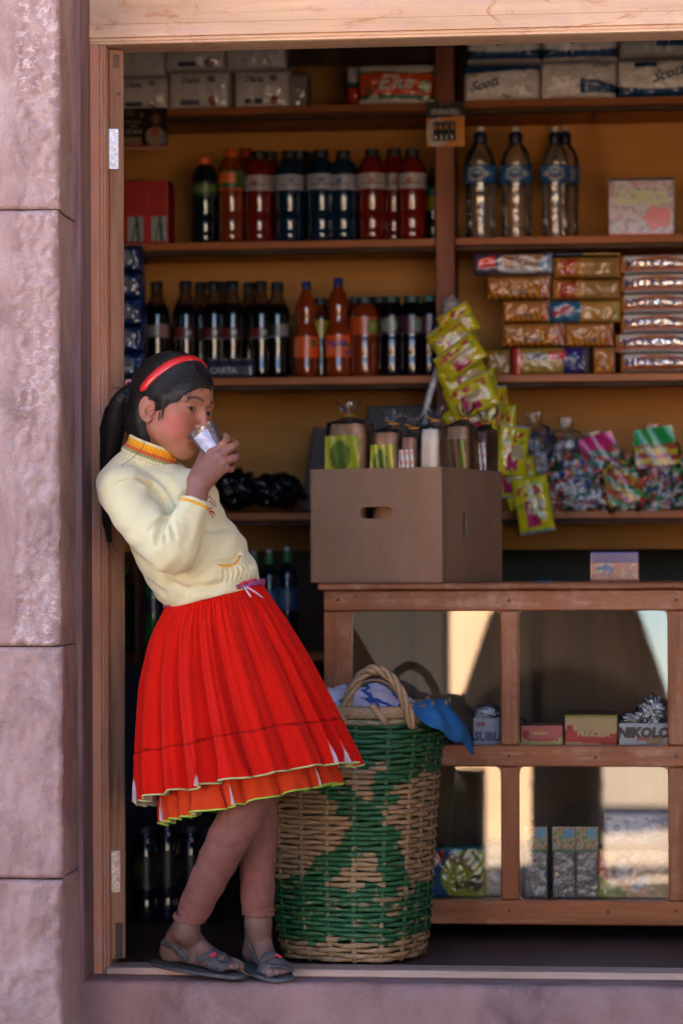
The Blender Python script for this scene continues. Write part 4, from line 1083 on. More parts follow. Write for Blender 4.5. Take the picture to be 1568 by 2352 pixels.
# ------------------------------------------------------------------ sandals
SAN=plain('grey_rubber_sandal',(.078,.082,.095),.6,var=.35,scale=60,bmp=.4,bscale=250)
def sandal(name,heel,toe,zh,zt,wd,side,straps,strap_h,flower):
    ax=V((toe[0]-heel[0],toe[1]-heel[1],0)); Ln=ax.length; ax.normalize(); sd_=V((ax.y,-ax.x,0))
    m=MB(); out=[]; n_=48
    for i in range(n_):
        a_=2*PI*i/n_; s=.5-.5*math.cos(a_); w_=wd*(.62+.38*math.sin(min(1,s*1.15)*PI*.58+.25))*abs(math.sin(a_))**.55*(1 if math.sin(a_)>=0 else -1)
        w_+= side*.004*math.sin(s*PI*2)
        zz=zh+(zt-zh)*s**1.3+(.004 if s<.05 else 0)
        out.append((V(heel)*(1-s)+V(toe)*s+sd_*w_,zz))
    top=[V((p.x,p.y,z+.0085)) for p,z in out]; mid_=[V((p.x,p.y,z+.0042))+(-V((p.x,p.y,0))+V((p.x,p.y,0)))*1 for p,z in out]; bot=[V((p.x,p.y,z)) for p,z in out]
    m.add(top+mid_+bot,[tuple(range(n_-1,-1,-1)),tuple(range(2*n_,3*n_))]+[(i,(i+1)%n_,n_+(i+1)%n_,n_+i) for i in range(n_)]+[(n_+i,n_+(i+1)%n_,2*n_+(i+1)%n_,2*n_+i) for i in range(n_)])
    so_=m.build(name,SAN,girl,smooth=50,bevel=.0018)
    for st_ in straps:
        m=MB(); P_=[V(G(*x)) for x in st_]; pts=[];nr=[]
        for i in range(len(P_)-1):
            for s in range(7):
                p=P_[i].lerp(P_[i+1],s/7); h=BODY.find_nearest(p)
                if h[0] is not None: pts.append(h[0]+h[1]*.0022); nr.append(h[1])
        p=P_[-1]; h=BODY.find_nearest(p); pts.append(h[0]+h[1]*.0022); nr.append(h[1])
        # smooth
        for _ in range(3):
            pts=[pts[0]]+[(pts[i-1]+pts[i]*2+pts[i+1])/4 for i in range(1,len(pts)-1)]+[pts[-1]]
        m.tube(pts,strap_h,10,flat=(nr,.25)); m.build('strap',SAN,so_,smooth=180)
    m=MB(); h=BODY.find_nearest(V(G(*flower))); c_=h[0]+h[1]*.006; a_=h[1].orthogonal().normalized(); b_=h[1].cross(a_)
    for q in range(6):
        an=q*PI/3; p=c_+(a_*math.cos(an)+b_*math.sin(an))*.0062; m.tube([p+(a_*math.cos(an+t_)+b_*math.sin(an+t_))*.0022 for t_ in [k*PI/4 for k in range(9)]],.0011,6)
    m.build('flower',plain(name+'_flower',(.85,.05,.10),.4),so_,smooth=180)
    return so_
sA0=W(352,2222,.035); sA1=W(557,2246,-.115)
sandal('sandal',(sA0.x,sA0.y,0),(sA1.x,sA1.y,0),.0005,-.0105,.044,1,
  [[(372,2160,-.01),(385,2185,-.045),(402,2215,-.07)],[(372,2160,.0),(380,2170,.03),(395,2190,.05)],
   [(422,2225,-.09),(448,2196,-.10),(484,2186,-.075),(505,2190,-.03)],[(440,2235,-.10),(470,2205,-.11),(505,2196,-.07),(520,2205,-.03)],
   [(484,2240,-.12),(494,2212,-.115),(484,2190,-.08)],[(500,2240,-.12),(515,2215,-.11),(522,2206,-.07),(510,2200,-.02)],[(455,2232,-.10),(480,2230,-.12),(512,2212,-.10)]],.0088,(488,2188,-.09))
sB0=W(572,2215,.085); sB1=W(652,2262,-.120)
sandal('sandal',(sB0.x,sB0.y,0),(sB1.x,sB1.y,0),.0005,-.0155,.050,-1,
  [[(561,2160,.01),(563,2195,-.02),(580,2215,-.04)],
   [(588,2230,-.06),(598,2205,-.06),(622,2192,-.05),(650,2196,-.04),(672,2215,-.05)],[(590,2240,-.08),(604,2222,-.085),(630,2206,-.08),(660,2208,-.06),(680,2225,-.07)],
   [(596,2246,-.10),(612,2226,-.095),(634,2214,-.09),(664,2214,-.08),(682,2234,-.08)]],.0098,(643,2192,-.06))
# ------------------------------------------------------------------ the plastic cup
def clear(name,tint=(1,1,1),rough=.06,alpha=.35,ior=1.3):
    m,t,p=nt(name); p.inputs['Base Color'].default_value=(*tint,1); p.inputs['Roughness'].default_value=rough; p.inputs['IOR'].default_value=ior
    p.inputs['Transmission Weight'].default_value=1; p.inputs['Alpha'].default_value=alpha; p.inputs['Specular IOR Level'].default_value=.8
    return m
CUPM=filmglass('clear_plastic_cup',.03,.08,(.90,.90,.94),.5,90,.002,.07,1.5)
c0=V(G(497,1041,-.232)); c1=V(G(465,988,-.222)); axc=(c1-c0).normalized(); hC=(c1-c0).length
Rc=axc.to_track_quat('Z','Y').to_matrix().to_4x4(); Mc=Matrix.Translation(c0)@Rc
m=MB(); prof=[(.0005,.001),(.020,.0),(.0235,.0015)]; nn=16
for i in range(1,nn): 
    t_=i/nn; prof.append((.0235+.0095*t_+.0004*(i%2),hC*t_))
prof+=[(.0335,hC-.002),(.0352,hC-.0015),(.0360,hC),(.0352,hC+.0012),(.0338,hC),(.0325,hC-.003),(.023,.003),(.0005,.0025)]
m.lathe(prof,48,M=Mc); cup=m.build('drinking_cup',CUPM,None,smooth=50); tag(cup,"small clear ribbed plastic cup held to the drinking girl's mouth",'cup')
m=MB(); pz_=[(.0334-.0095*(1-s)-.0009,hC*s) for s in (.12,.25,.4,.55,.7,.8)]
vs_=[];nA=14
cam_dir=(CAM-c0).normalized(); lx_=(Rc.inverted().to_3x3()@cam_dir); a0=math.atan2(lx_.y,lx_.x)
for (r_,z_) in pz_:
    for j in range(nA): a_=a0+rad(-52+72*j/(nA-1)); vs_.append((math.cos(a_)*(r_+.0016),math.sin(a_)*(r_+.0016),z_))
m.add(vs_,[(i*nA+j,i*nA+j+1,(i+1)*nA+j+1,(i+1)*nA+j) for i in range(len(pz_)-1) for j in range(nA-1)],M=Mc)
m.build('printed_label',plain('frosted_print',(.40,.44,.60),.35,var=.35,scale=70,coat=.4),cup,smooth=180)
# ------------------------------------------------------------------ goods on the shelves
FILM=vcol('printed_film',.24,.40,30,.005,.5,coat=.5,coat_r=.10)
CARD=vcol('printed_card',.5,.08,40,.001,.4)
GLOSS=vcol('glossy_print',.30,.15,60,.002,.5,coat=.3)
BPET=vcol('tinted_bottle',.16,.12,25,.002,.6,coat=.8,coat_r=.05)
CAPM=vcol('bottle_cap',.4)
LABEL=vcol('bottle_label',.35,.1,50,.001,.5,coat=.3)
INK=vcol('ink_print',.45)
def sm(a): return max(0,min(1,a))
def place_xy(u,d): return WX(u,d,1300)
def panel(m,w,h,dep,paint,nx=40,nz=24,puff=.0,rnd=.006,seed=0,wr=.0,back=True,side=None):
    """soft or stiff package: front face at y=-dep/2, local origin bottom centre; colours from paint(s,t)"""
    def fy(s,t):
        a=1-abs(2*s-1)**2.6; b=1-abs(2*t-1)**2.6
        y=-dep/2*( (1-puff)+puff*max(0,a*b)**.5)
        if wr: y+=wr*noise.fractal(V((s*w*40+seed*9,t*h*40,seed)),1,2,3)
        return y
    g=[];c=[]
    for k in range(nz+1):
        t=k/nz
        for i in range(nx+1):
            s=i/nx; ex=w*(s-.5); ez=h*t
            r_=max(0,1-min(s,1-s)*w/rnd) if rnd else 0; r2_=max(0,1-min(t,1-t)*h/rnd) if rnd else 0
            y=fy(s,t)+rnd*(r_**2+r2_**2)*.6
            g.append((ex,y,ez)); c.append(paint(s,t))
    n=(nx+1)*(nz+1)
    fs=[(k*(nx+1)+i,k*(nx+1)+i+1,(k+1)*(nx+1)+i+1,(k+1)*(nx+1)+i) for k in range(nz) for i in range(nx)]
    ring=[i for i in range(nx+1)]+[k*(nx+1)+nx for k in range(1,nz+1)]+[nz*(nx+1)+i for i in range(nx-1,-1,-1)]+[k*(nx+1) for k in range(nz-1,0,-1)]
    R_=len(ring); m0=len(g)
    sdc=side
    for q,idx in enumerate(ring):
        x,y,z=g[idx]; g.append((x,dep*.5-.002 if not puff else dep*.5*(1-puff)+.0,z)); c.append(c[idx] if sdc is None else sdc)
    for q in range(R_): fs.append((ring[q],m0+q,m0+(q+1)%R_,ring[(q+1)%R_]))
    if puff:
        cx=len(g); g.append((0,dep*.5,h/2)); c.append(paint(.5,.5)); fs+=[(m0+q,cx,m0+(q+1)%R_) for q in range(R_)]
    else: fs.append(tuple(m0+q for q in range(R_)))
    m.add(g,fs,col=c)
    return fy
def letter(parent,texts,w,h,fy,off=.0009,name='lettering'):
    m=MB()
    for tx in texts:
        s_,cx,cz,size,col=tx[:5]; shear=tx[5] if len(tx)>5 else 0; rot=tx[6] if len(tx)>6 else 0; bold=tx[7] if len(tx)>7 else .012; sx=tx[8] if len(tx)>8 else 1
        vs,fs=text2d(s_,size*h,shear,bold); cr,sr=math.cos(rot),math.sin(rot); P=[]
        for x,y in vs:
            x*=sx; X=x*cr-y*sr+(cx-.5)*w; Z=x*sr+y*cr+cz*h
            P.append((X,fy(X/w+.5,Z/h)-off,Z))
        m.add(P,fs,col=col)
    if m.v: m.build(name,INK,parent,smooth=0)
def pack(name,label,cat,u0,v0,u1,v1,d,dep,paint,texts=(),group=None,mat=None,puff=0,rnd=.005,wr=0,nx=None,nz=None,seed=0,rz=0,zrest=None,side=None,tilt=0):
    P0=W(u0,v1,d); P1=W(u1,v0,d); w_=P1.x-P0.x; h_=P1.z-P0.z
    z0=P0.z if zrest is None else zrest; h_=P1.z-z0
    e=bpy.data.objects.new(name,None)
    m=MB(); fy=panel(m,w_,h_,dep,paint,nx or max(6,min(70,int(w_/.003))),nz or max(6,min(60,int(h_/.003))),puff,rnd,seed,wr,side=side)
    o=m.build(name,mat or CARD,None,smooth=50); bpy.data.objects.remove(e)
    o.location=((P0.x+P1.x)/2,d+dep/2,z0+.0006); o.rotation_euler=(tilt,0,rz); tag(o,label,cat,group)
    if texts: letter(o,texts,w_,h_,fy)
    return o
C=srgb
WHT=(.62,.58,.58); 
def bands(base,*bs):
    "paint function: bs = (t0,t1,colour) or callables"
    def f(s,t):
        c=base
        for b in bs:
            if callable(b): r=b(s,t); c=r if r is not None else c
            elif b[0]<=t<=b[1]: c=b[2]
        return c
    return f
def ellipse(cx,cz,rx,rz,col,asp=1): return lambda s,t: col if ((s-cx)/rx)**2+((t-cz)/rz)**2<1 else None
def rect(x0,x1,z0,z1,col,slope=0): return lambda s,t: col if x0<=s<=x1 and z0+slope*(s-x0)<=t<=z1+slope*(s-x0) else None
def speck(cols,fr,th,seed=0):
    def f(s,t):
        n=noise.noise(V((s*fr,t*fr,seed))); 
        if n>th: return cols[int((noise.noise(V((s*fr*.7,t*fr*.7,seed+9)))*.5+.5)*997)%len(cols)]
    return f

# ---- napkin packs, top shelf left
NAVY=(.03,.035,.12)
dpaint=bands((.80,.72,.70),rect(.20,.52,.10,.24,(.10,.09,.16)),ellipse(.74,.20,.07,.13,(.06,.04,.06)),ellipse(.74,.20,.055,.10,(.45,.05,.05)),rect(.66,.78,.72,.88,(.30,.18,.26)))
dt=[('Dana',.36,.76,.24,NAVY,.3,0,.02)]
gD='white paper napkin packs on the top shelf'
for i,(u0,v0,u1,v1,lb,tx,zr) in enumerate([
  (262,176,382,254,'white napkin pack partly hidden by the door leaf, bottom row',dt,Z1L),
  (387,163,523,240,'white napkin pack with blue lettering, middle of the bottom row',dt,Z1L),
  (537,160,662,238,'white napkin pack with blue lettering, right end of the bottom row',dt,Z1L)]):
    pack('napkin_pack',lb,'napkins',u0,v0,u1,v1,SF+.008,.19,dpaint,tx,gD,FILM,.18,.008,.003,seed=i,zrest=zr)
for i,(u0,v0,u1,v1,lb,tx,pp) in enumerate([
  (255,92,376,174,'glossy plain-sided white napkin pack beside the door leaf, upper row',(),bands((.80,.72,.70))),
  (379,84,515,161,'upper white napkin pack with barcode and red round seal',[('Dana',.42,.97,.26,(.03,.10,.10),.3,0,.02)],dpaint),
  (519,76,655,158,'wrinkled shiny white napkin pack at the right of the upper row',(),bands((.82,.74,.72)))]):
    pack('napkin_pack',lb,'napkins',u0,v0,u1,v1,SF+.012,.19,pp,tx,gD,FILM,.2,.008,.006 if i!=1 else .003,seed=10+i)
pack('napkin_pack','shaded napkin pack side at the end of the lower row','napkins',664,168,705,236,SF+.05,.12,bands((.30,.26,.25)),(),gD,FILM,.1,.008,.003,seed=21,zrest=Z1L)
# ---- toilet paper packs
ORNG=(.78,.09,.012)
def ep(s,t):
    c=(.74,.66,.62)
    a=.20+.04*math.sin(s*3+.5); b=.76+.03*math.sin(s*6)
    if a<t<b: c=ORNG
    if a-.09<t<a or b<t<b+.035: c=(.02,.16,.05)
    if ((s-.13)/.05)**2+((t-.32)/.16)**2<1: c=(.30,.12,.05)
    if ((s-.86)/.07)**2+((t-.42)/.16)**2<1: c=(.42,.50,.30)
    if s<-.0: c=WHT
    return c
pack('toilet_paper_pack','toilet paper pack with broad orange band and white lettering on the top shelf','toilet paper',822,143,1001,236,SF+.01,.2,ep,[('Elite',.47,.53,.48,(.72,.68,.66),.35,0,.03)],None,FILM,.2,.012,.005,zrest=Z1L)
pack('toilet_paper_pack','narrow red and white toilet paper pack half hidden beside the orange pack','toilet paper',795,150,828,232,SF+.07,.12,bands((.5,.45,.45),(.05,.5,(.62,.03,.02)),(.5,.6,(.02,.1,.06))),(),None,FILM,.2,.01,.003,zrest=Z1L)
BLU=(.02,.075,.20)
def sp1(s,t):
    c=(.86,.80,.77)
    if t>.82+.06*math.sin(3.2*s) - .0 or (.70+.10*s<t<.9): c=BLU
    if t>.93: c=(.5,.46,.46)
    if .05<s<.2 and .63<t<.69: c=(.45,.42,.05)
    return c
def sp2(s,t):
    c=(.84,.78,.75)
    e=.52-.18*(s-.5)**2*4
    if s>.52 and .14<t<e: c=BLU
    return c
def sp3(s,t):
    c=(.86,.80,.77); e=.22+.10*(2*s-1)**2
    if .04<t<e: c=BLU
    if s>.2 and s<.5 and .80<t<.92: c=(.05,.08,.16)
    return c
gS='toilet paper packs on the top shelf right of the post'
INKB=(.035,.07,.12)
for i,(u0,v0,u1,v1,pp,tx,lb) in enumerate([
 (1063,140,1237,228,sp1,[('Scott',.27,.42,.36,INKB,.5,.25,.03),('Plus',.55,.12,.15,INKB,.4)],'toilet paper pack with blue top band, lower row next to the post'),
 (1241,136,1414,224,sp2,[('Scott',.78,.86,.20,INKB,.5,.1)],'toilet paper pack with crumpled shiny front, middle of the lower row'),
 (1418,132,1600,221,sp3,[('Scott',.62,.60,.40,INKB,.5,.3,.03)],'toilet paper pack with blue bottom band at the right picture edge, lower row')]):
    pack('toilet_paper_pack',lb,'toilet paper',u0,v0,u1,v1,SF+.01,.2,pp,tx,gS,FILM,.28,.014,.006,seed=30+i,zrest=Z1R)
for i,(u0,v0,u1,v1,pp,tx,lb) in enumerate([
 (1071,56,1240,139,sp3,[('Scott',.55,.62,.36,INKB,.5,.3,.03)],'toilet paper pack cut off by the lintel, upper row next to the post'),
 (1245,54,1416,135,sp3,[('Scott',.52,.62,.36,INKB,.5,.3,.03)],'toilet paper pack cut off by the lintel, middle of the upper row'),
 (1420,52,1600,131,bands((.46,.44,.42),rect(.48,1.0,.3,.62,BLU)),[('Scott',.72,.85,.2,INKB,.5,.1)],'grey-white toilet paper pack under the lintel at the right edge')]):
    pack('toilet_paper_pack',lb,'toilet paper',u0,v0,u1,v1,SF+.014,.2,pp,tx,gS,FILM,.28,.014,.006,seed=40+i)
# ---- poster hanging at the left, red box, blue packets
def post(s,t):
    c=(.012,.008,.008)
    if t<.05: c=(.45,.30,.28)
    elif t<.10: c=(.30,.02,.03)
    elif t<.30 and s<.42: c=(.28,.15,.06)
    if ((s-.74)/.13)**2+((t-.74)/.17)**2<1: c=(.10,.03,.02)
    if ((s-.745)/.065)**2+((t-.73)/.10)**2<1: c=(.28,.12,.08)
    if ((s-.72)/.22)**2+((t-.30)/.24)**2<1: c=(.30,.20,.15)
    if ((s-.72)/.08)**2+((t-.42)/.11)**2<1: c=(.42,.05,.04)
    if .86<s<.96 and .12<t<.38: c=(.16,.20,.26)
    if ((s-.42)/.035)**2+((t-.83)/.05)**2<1: c=(.5,.20,.02)
    if .05<s<.26 and .80<t<.97: c=(.12,.08,.07)
    return c
pp_=pack('poster','small dark advertising poster of a person hanging under the top shelf by the door leaf','poster',283,248,385,343,SF-.035,.004,post,[('NO HAY',.24,.66,.10,(.30,.24,.22),0,0,.02),('UNO',.24,.56,.09,(.25,.2,.18),0,0,.02),('SCAN',.24,.42,.16,(.35,.28,.26),0,0,.02),],None,GLOSS,0,0,0)
def redbox(s,t):
    c=(.40,.008,.006)
    if .50<s<.56: c=(.55,.012,.008)
    for a in (.10,.62):
        if a<s<a+.34 and .02<t<.42:
            c=(.30,.32,.34)
            if abs(s-a-.22+.1*(t-.2))<.035: c=(.01,.04,.10)
            if abs(s-a-.14-.3*(t-.2))<.018: c=(.02,.10,.05)
    return c
pack('pen_box','red carton of pens with two white pen pictures beside the door leaf','box',284,415,386,552,SF+.0,.12,redbox,(),None,CARD,0,.002,0,zrest=Z2)
def bluep(s,t):
    c=(.012,.035,.15)
    if ((s-.25)/.55)**2+((t-.5)/.40)**2<1: c=(.17,.19,.24)
    if abs(((s-.25)/.55)**2+((t-.5)/.40)**2-.9)<.12: c=(.02,.08,.26)
    if s>.86: c=(.012,.03,.16)
    return c
m=MB(); sx0=WX(255,SF-.13); sx1=WX(327,SF-.13)
st_=empty('side_stand',((sx0+sx1)/2,SF-.10,-.004),label='dark little wooden side stand beside the door leaf carrying blue packets',cat='stand')
m.box((-.05,-.06,0),(-.035,.06,Z3-.02)); m.build('leg',DARKW,st_); m=MB(); m.box((.03,-.06,0),(.04,.06,Z3-.02)); m.build('leg',DARKW,st_)
m=MB(); m.box((-.055,-.065,Z3-.0199),(.045,.065,Z3-.002)); m.build('stand_top',DARKW,st_,bevel=.002)
nm=['topmost','second from the top','middle','fourth from the top','lowest']
for i in range(5):
    v0=562+i*61.5
    pack('sugar_packet','blue and white packet in the stack by the door leaf, %s'%nm[i],'packet',258,v0+1,322+i*1.5,v0+61,SF-.15,.10,bluep,(),'blue packets stacked beside the door leaf',FILM,.25,.006,.004,seed=60+i)

# ---- bottles
BR=random.Random(12)
def bottle(name,label,cat,u,v0,v1,d,rpx,kind,body,cap,lab=None,group=None,text=None,zrest=None,rot=0,clearb=False,neck=None):
    v0+=BR.uniform(-2,2); d+=BR.uniform(-.008,.008); rot+=BR.uniform(-.28,.28) if text is None else 0; u+=BR.uniform(-1.2,1.2)
    s_=(6.5+d)/F; P=W(u,v1,d); z0=P.z if zrest is None else zrest; H=W(u,v0,d).z-z0; R=rpx*s_/1.0
    e=empty(name,(P.x,d,z0+.0005),rz=rot,label=label,cat=cat,group=group)
    T={'sport':[(.55,0),(.92,.008),(1,.03),(1,.10),(.95,.13),(1,.16),(1,.30),(.94,.33),(1,.36),(1,.52),(1.0,.72),(.97,.78),(.82,.85),(.52,.905),(.47,.915),(.47,.93)],
       'cola':[(.5,0),(.88,.008),(.98,.04),(.98,.10),(.93,.16),(.92,.24),(.97,.33),(1,.40),(1,.64),(.97,.69),(.86,.74),(.66,.79),(.50,.85),(.43,.895),(.42,.93)],
       'fanta':[(.5,0),(.9,.008),(1,.04),(1,.12),(.96,.16),(.96,.38),(1,.41),(.96,.45),(.80,.52),(.70,.56),(.78,.63),(.86,.70),(.82,.76),(.62,.83),(.38,.89),(.32,.91),(.32,.93)],
       'jug':[(.5,0),(.93,.01),(1,.05),(1,.22),(.96,.25),(1,.28),(1,.48),(.97,.50),(1,.53),(1,.75),(.93,.83),(.72,.89),(.52,.92),(.50,.94)],
       'water':[(.5,0),(.88,.01),(.98,.04),(.86,.08),(1,.11),(.86,.15),(1,.19),(.88,.225),(1,.26),(.88,.30),(1,.34),(.94,.38),(1,.43),(1.0,.60),(1,.66),(.94,.72),(.78,.78),(.50,.83),(.38,.85),(.36,.87)]}[kind]
    ct={'sport':.93,'cola':.93,'fanta':.93,'jug':.94,'water':.87}[kind]
    m=MB(); cols=[body if (neck is None or z<neck[0]) else neck[1] for r,z in T]
    m.lathe([(r*R,z*H) for r,z in T],22,col=cols if not clearb else (1,1,1)); m.build('bottle_body',clearb or BPET,e,smooth=60)
    m=MB(); cr={'sport':.50,'cola':.49,'fanta':.37,'jug':.56,'water':.42}[kind]*R
    if kind=='water': prof=[(cr*.9,.85*H),(cr,.86*H),(cr,.93*H),(cr*.75,.95*H),(cr*.5,.955*H)]
    else: prof=[(cr*.92,(ct-.02)*H),(cr,(ct-.018)*H),(cr,.992*H),(cr*.9,H)]
    n=20; vs_=[];
    for (r,z) in prof:
        for j in range(n*2): a=PI*j/n; rr=r*(1 if j%2 else .955); vs_.append((rr*math.cos(a),rr*math.sin(a),z))
    k_=len(prof); n2=2*n; m.add(vs_,[(i*n2+j,i*n2+(j+1)%n2,(i+1)*n2+(j+1)%n2,(i+1)*n2+j) for i in range(k_-1) for j in range(n2)]+[tuple((k_-1)*n2+j for j in range(n2))],col=cap); m.build('cap',CAPM,e,smooth=40)
    if kind=='water':
        m=MB(); m.lathe([(cr*.45,.952*H),(cr*.45,.97*H),(cr*.62,.975*H),(cr*.62,.995*H),(cr*.4,H)],18,col=(.6,.58,.58)); m.build('spout',CAPM,e)
    if lab:
        t0,t1,pf=lab; m=MB(); nn=44; nz=14; vs_=[];cc=[]
        rmax=max(r for r,z in T if t0-.02<=z<=t1+.02)*R+.0012
        for k in range(nz+1):
            for j in range(nn):
                a=2*PI*j/nn-PI/2; sfr=(((j/nn)+.5)%1.0); vs_.append((rmax*math.cos(a),rmax*math.sin(a),(t0+(t1-t0)*k/nz)*H)); cc.append(pf(sfr,k/nz))
        m.add(vs_,[(k*nn+j,k*nn+(j+1)%nn,(k+1)*nn+(j+1)%nn,(k+1)*nn+j) for k in range(nz) for j in range(nn)],col=cc)
        lo=m.build('label',LABEL,e,smooth=180)
        if text:
            m=MB()
            for (tx,cz,size,col,shear,rot_) in text:
                vs,fs=text2d(tx,size*(t1-t0)*H,shear,.03); P_=[]
                for x,y in vs:
                    X=x*math.cos(rot_)-y*math.sin(rot_); Y=x*math.sin(rot_)+y*math.cos(rot_); a=-PI/2+X/rmax
                    P_.append(((rmax+.0007)*math.cos(a),(rmax+.0007)*math.sin(a),(t0+(t1-t0)*cz)*H+Y))
                m.add(P_,fs,col=col)
            m.build('lettering',INK,lo,smooth=0)
    return e
BLK=(.012,.012,.014)
def lab_plain(base,*els): 
    f=bands(base,*els); return f
sportlab=(.555,.725,bands((.40,.36,.37),rect(.46,.54,.40,.70,(.38,.10,.08)),rect(.38,.62,.30,.36,(.06,.05,.06)),rect(.0,.2,.2,.8,(.28,.27,.30)),rect(.66,.72,.15,.85,(.25,.2,.22))))
bluelab=(.555,.725,bands((.36,.36,.42),rect(.46,.54,.45,.75,(.05,.12,.30)),rect(.38,.62,.30,.36,(.04,.05,.10)),rect(.66,.72,.15,.85,(.2,.2,.28))))
DS=SF+.055
gB='coloured drink bottles on the second shelf'
RED_=(.16,.010,.006); REDO=(.22,.022,.006); BLU_=(.006,.022,.055)
bottle('drink_bottle','dark green drink bottle with orange cap, leftmost on the second shelf','bottle',472,362,557,DS,30,'sport',(.006,.014,.016),(.75,.09,.01),(.52,.70,bands((.02,.05,.03),rect(.3,.7,.3,.8,(.12,.20,.05)))),gB,zrest=Z2)
bottle('drink_bottle','orange sports drink bottle with green label and green cap ring','bottle',531,346,556,DS,31,'sport',(.22,.035,.008),(.62,.07,.01),(.55,.76,bands((.05,.12,.03),rect(.3,.6,.4,.9,(.70,.15,.03)),rect(0,1,0,.1,(.6,.06,.01)))),gB,zrest=Z2)
bottle('drink_bottle','orange sports drink bottle standing half hidden behind the green labelled one','bottle',566,341,548,DS+.12,27,'sport',(.20,.03,.008),(.55,.06,.01),None,gB,zrest=Z2)
bottle('drink_bottle','red drink bottle with white label and black cap, leftmost of the red ones','bottle',594,350,555,DS,34,'sport',RED_,BLK,sportlab,gB,zrest=Z2)
bottle('drink_bottle','red drink bottle in the second row behind the leftmost red one','bottle',622,352,549,DS+.11,32,'sport',RED_,BLK,sportlab,gB,zrest=Z2)
bottle('drink_bottle','dark blue drink bottle with white label next to the red ones, leftmost blue','bottle',666,348,554,DS,34,'sport',BLU_,BLK,bluelab,gB,zrest=Z2)
bottle('drink_bottle','dark blue drink bottle in the second row behind the leftmost blue one','bottle',690,350,548,DS+.11,32,'sport',BLU_,BLK,bluelab,gB,zrest=Z2)
bottle('drink_bottle','blue drink bottle in the second row between the two right blue ones','bottle',717,349,547,DS+.11,32,'sport',BLU_,BLK,bluelab,gB,zrest=Z2)
bottle('drink_bottle','middle one of the front row of dark blue drink bottles','bottle',739,347,553,DS,34,'sport',BLU_,BLK,bluelab,gB,zrest=Z2)
bottle('drink_bottle','rightmost dark blue drink bottle with white label','bottle',788,347,552,DS,34,'sport',BLU_,BLK,bluelab,gB,zrest=Z2)
bottle('drink_bottle','red drink bottle with white label directly right of the blue bottles','bottle',855,344,551,DS,34,'sport',RED_,BLK,sportlab,gB,zrest=Z2)
bottle('drink_bottle','red drink bottle in the second row between the two right red ones','bottle',904,343,546,DS+.10,33,'sport',RED_,BLK,sportlab,gB,zrest=Z2)
bottle('drink_bottle','rightmost red drink bottle with white label and black cap','bottle',947,342,550,DS,33,'sport',RED_,BLK,sportlab,gB,zrest=Z2)
bottle('drink_bottle','small dark bottle with yellow and green label beside the post','bottle',995,390,547,DS+.10,17,'sport',(.02,.03,.012),(.02,.05,.02),(.45,.75,bands((.40,.30,.01),(.6,1,(.03,.15,.08)))),gB,zrest=Z2)
# cola bottles and others on the third shelf
COLA=(.006,.003,.003); CN=(.745,(.10,.045,.02))
colalab=(.40,.52,bands((.02,.006,.006),rect(.40,.52,.2,.9,(.16,.012,.012)),rect(.54,.60,.35,.75,(.32,.30,.30)),rect(.30,.62,.0,.1,(.20,.19,.19))))
gC='dark cola bottles on the third shelf'
for i,(u,dd,lb,ll) in enumerate([(361,0,'cola bottle standing alone at the left above the girl\'s ponytail',(.42,.56,bands((.02,.015,.015),rect(.40,.52,.1,.9,(.22,.21,.2)),rect(.53,.68,.0,1,(.32,.18,.17))))),
  (427,0,'front cola bottle above the headband, second from the left',colalab),(461,.12,'cola bottle with dim cap in the back row above the headband',colalab),
  (491,0,'front cola bottle directly behind the small can pack, left of two',colalab),(513,.12,'back row cola bottle behind the can pack',colalab),(535,0,'front cola bottle directly behind the small can pack, right of two',colalab),
  (572,.12,'back row cola bottle right of the can pack',colalab),(601,0,'front cola bottle right of the can pack, second from the orange sodas',colalab),(638,0,'cola bottle with white side label next to the orange sodas',(.42,.56,bands((.02,.015,.015),rect(.40,.62,.0,.12,(.2,.2,.2)),rect(.58,.72,.1,.95,(.26,.24,.25)))))]):
    bottle('cola_bottle',lb,'bottle',u,648 if dd==0 else 650,866,DS+dd,30 if dd==0 else 28,'cola',COLA,BLK,ll,gC,zrest=Z3,neck=CN)
FAN=(.26,.035,.006)
fl=(.20,.42,bands((.80,.10,.015),rect(.56,.66,.45,.62,(.03,.14,.03)),rect(.36,.44,.1,.6,(.75,.20,.06)),rect(.60,.68,.1,.3,(.06,.08,.30))))
bottle('orange_soda_bottle','shorter orange soda bottle with blue cap beside the cola bottles','bottle',705,646,864,DS,29,'fanta',FAN,(.015,.025,.16),(.20,.42,bands((.80,.10,.015),rect(.36,.44,.1,.8,(.72,.25,.10)),rect(.60,.68,.55,.9,(.03,.14,.03)))),'orange soda bottles',zrest=Z3)
bottle('orange_soda_bottle','taller orange soda bottle with blue lettering on its label','bottle',776,641,863,DS,31,'fanta',FAN,(.015,.025,.18),fl,'orange soda bottles',[('Fanta',.62,.42,(.02,.04,.32),.2,.15)],zrest=Z3)
bottle('juice_bottle','dark cap juice bottle with yellow label between the two orange sodas','bottle',738,684,860,DS+.1,27,'jug',(.10,.02,.006),BLK,(.50,.72,bands((.55,.38,.02),rect(.3,.42,0,1,(.35,.36,.30)))),'juice bottles',zrest=Z3)
bottle('juice_bottle','orange juice bottle with round green emblem on its label','bottle',838,682,861,DS,35,'jug',(.20,.030,.008),(.008,.03,.022),(.52,.74,bands((.50,.075,.012),ellipse(.60,.45,.075,.42,(.05,.16,.05)),ellipse(.60,.45,.05,.28,(.30,.32,.04)))),'juice bottles',zrest=Z3)
bottle('juice_bottle','back row juice bottle with green cap behind the orange juice','bottle',818,683,856,DS+.1,28,'jug',(.12,.02,.006),(.008,.05,.035),None,'juice bottles',zrest=Z3)
GR=(.006,.003,.006); gl=lambda s,t:(.16,.22,.17) if ((s-.44)/.09)**2+((t-.5)/.42)**2<1 else (.035,.008,.02)
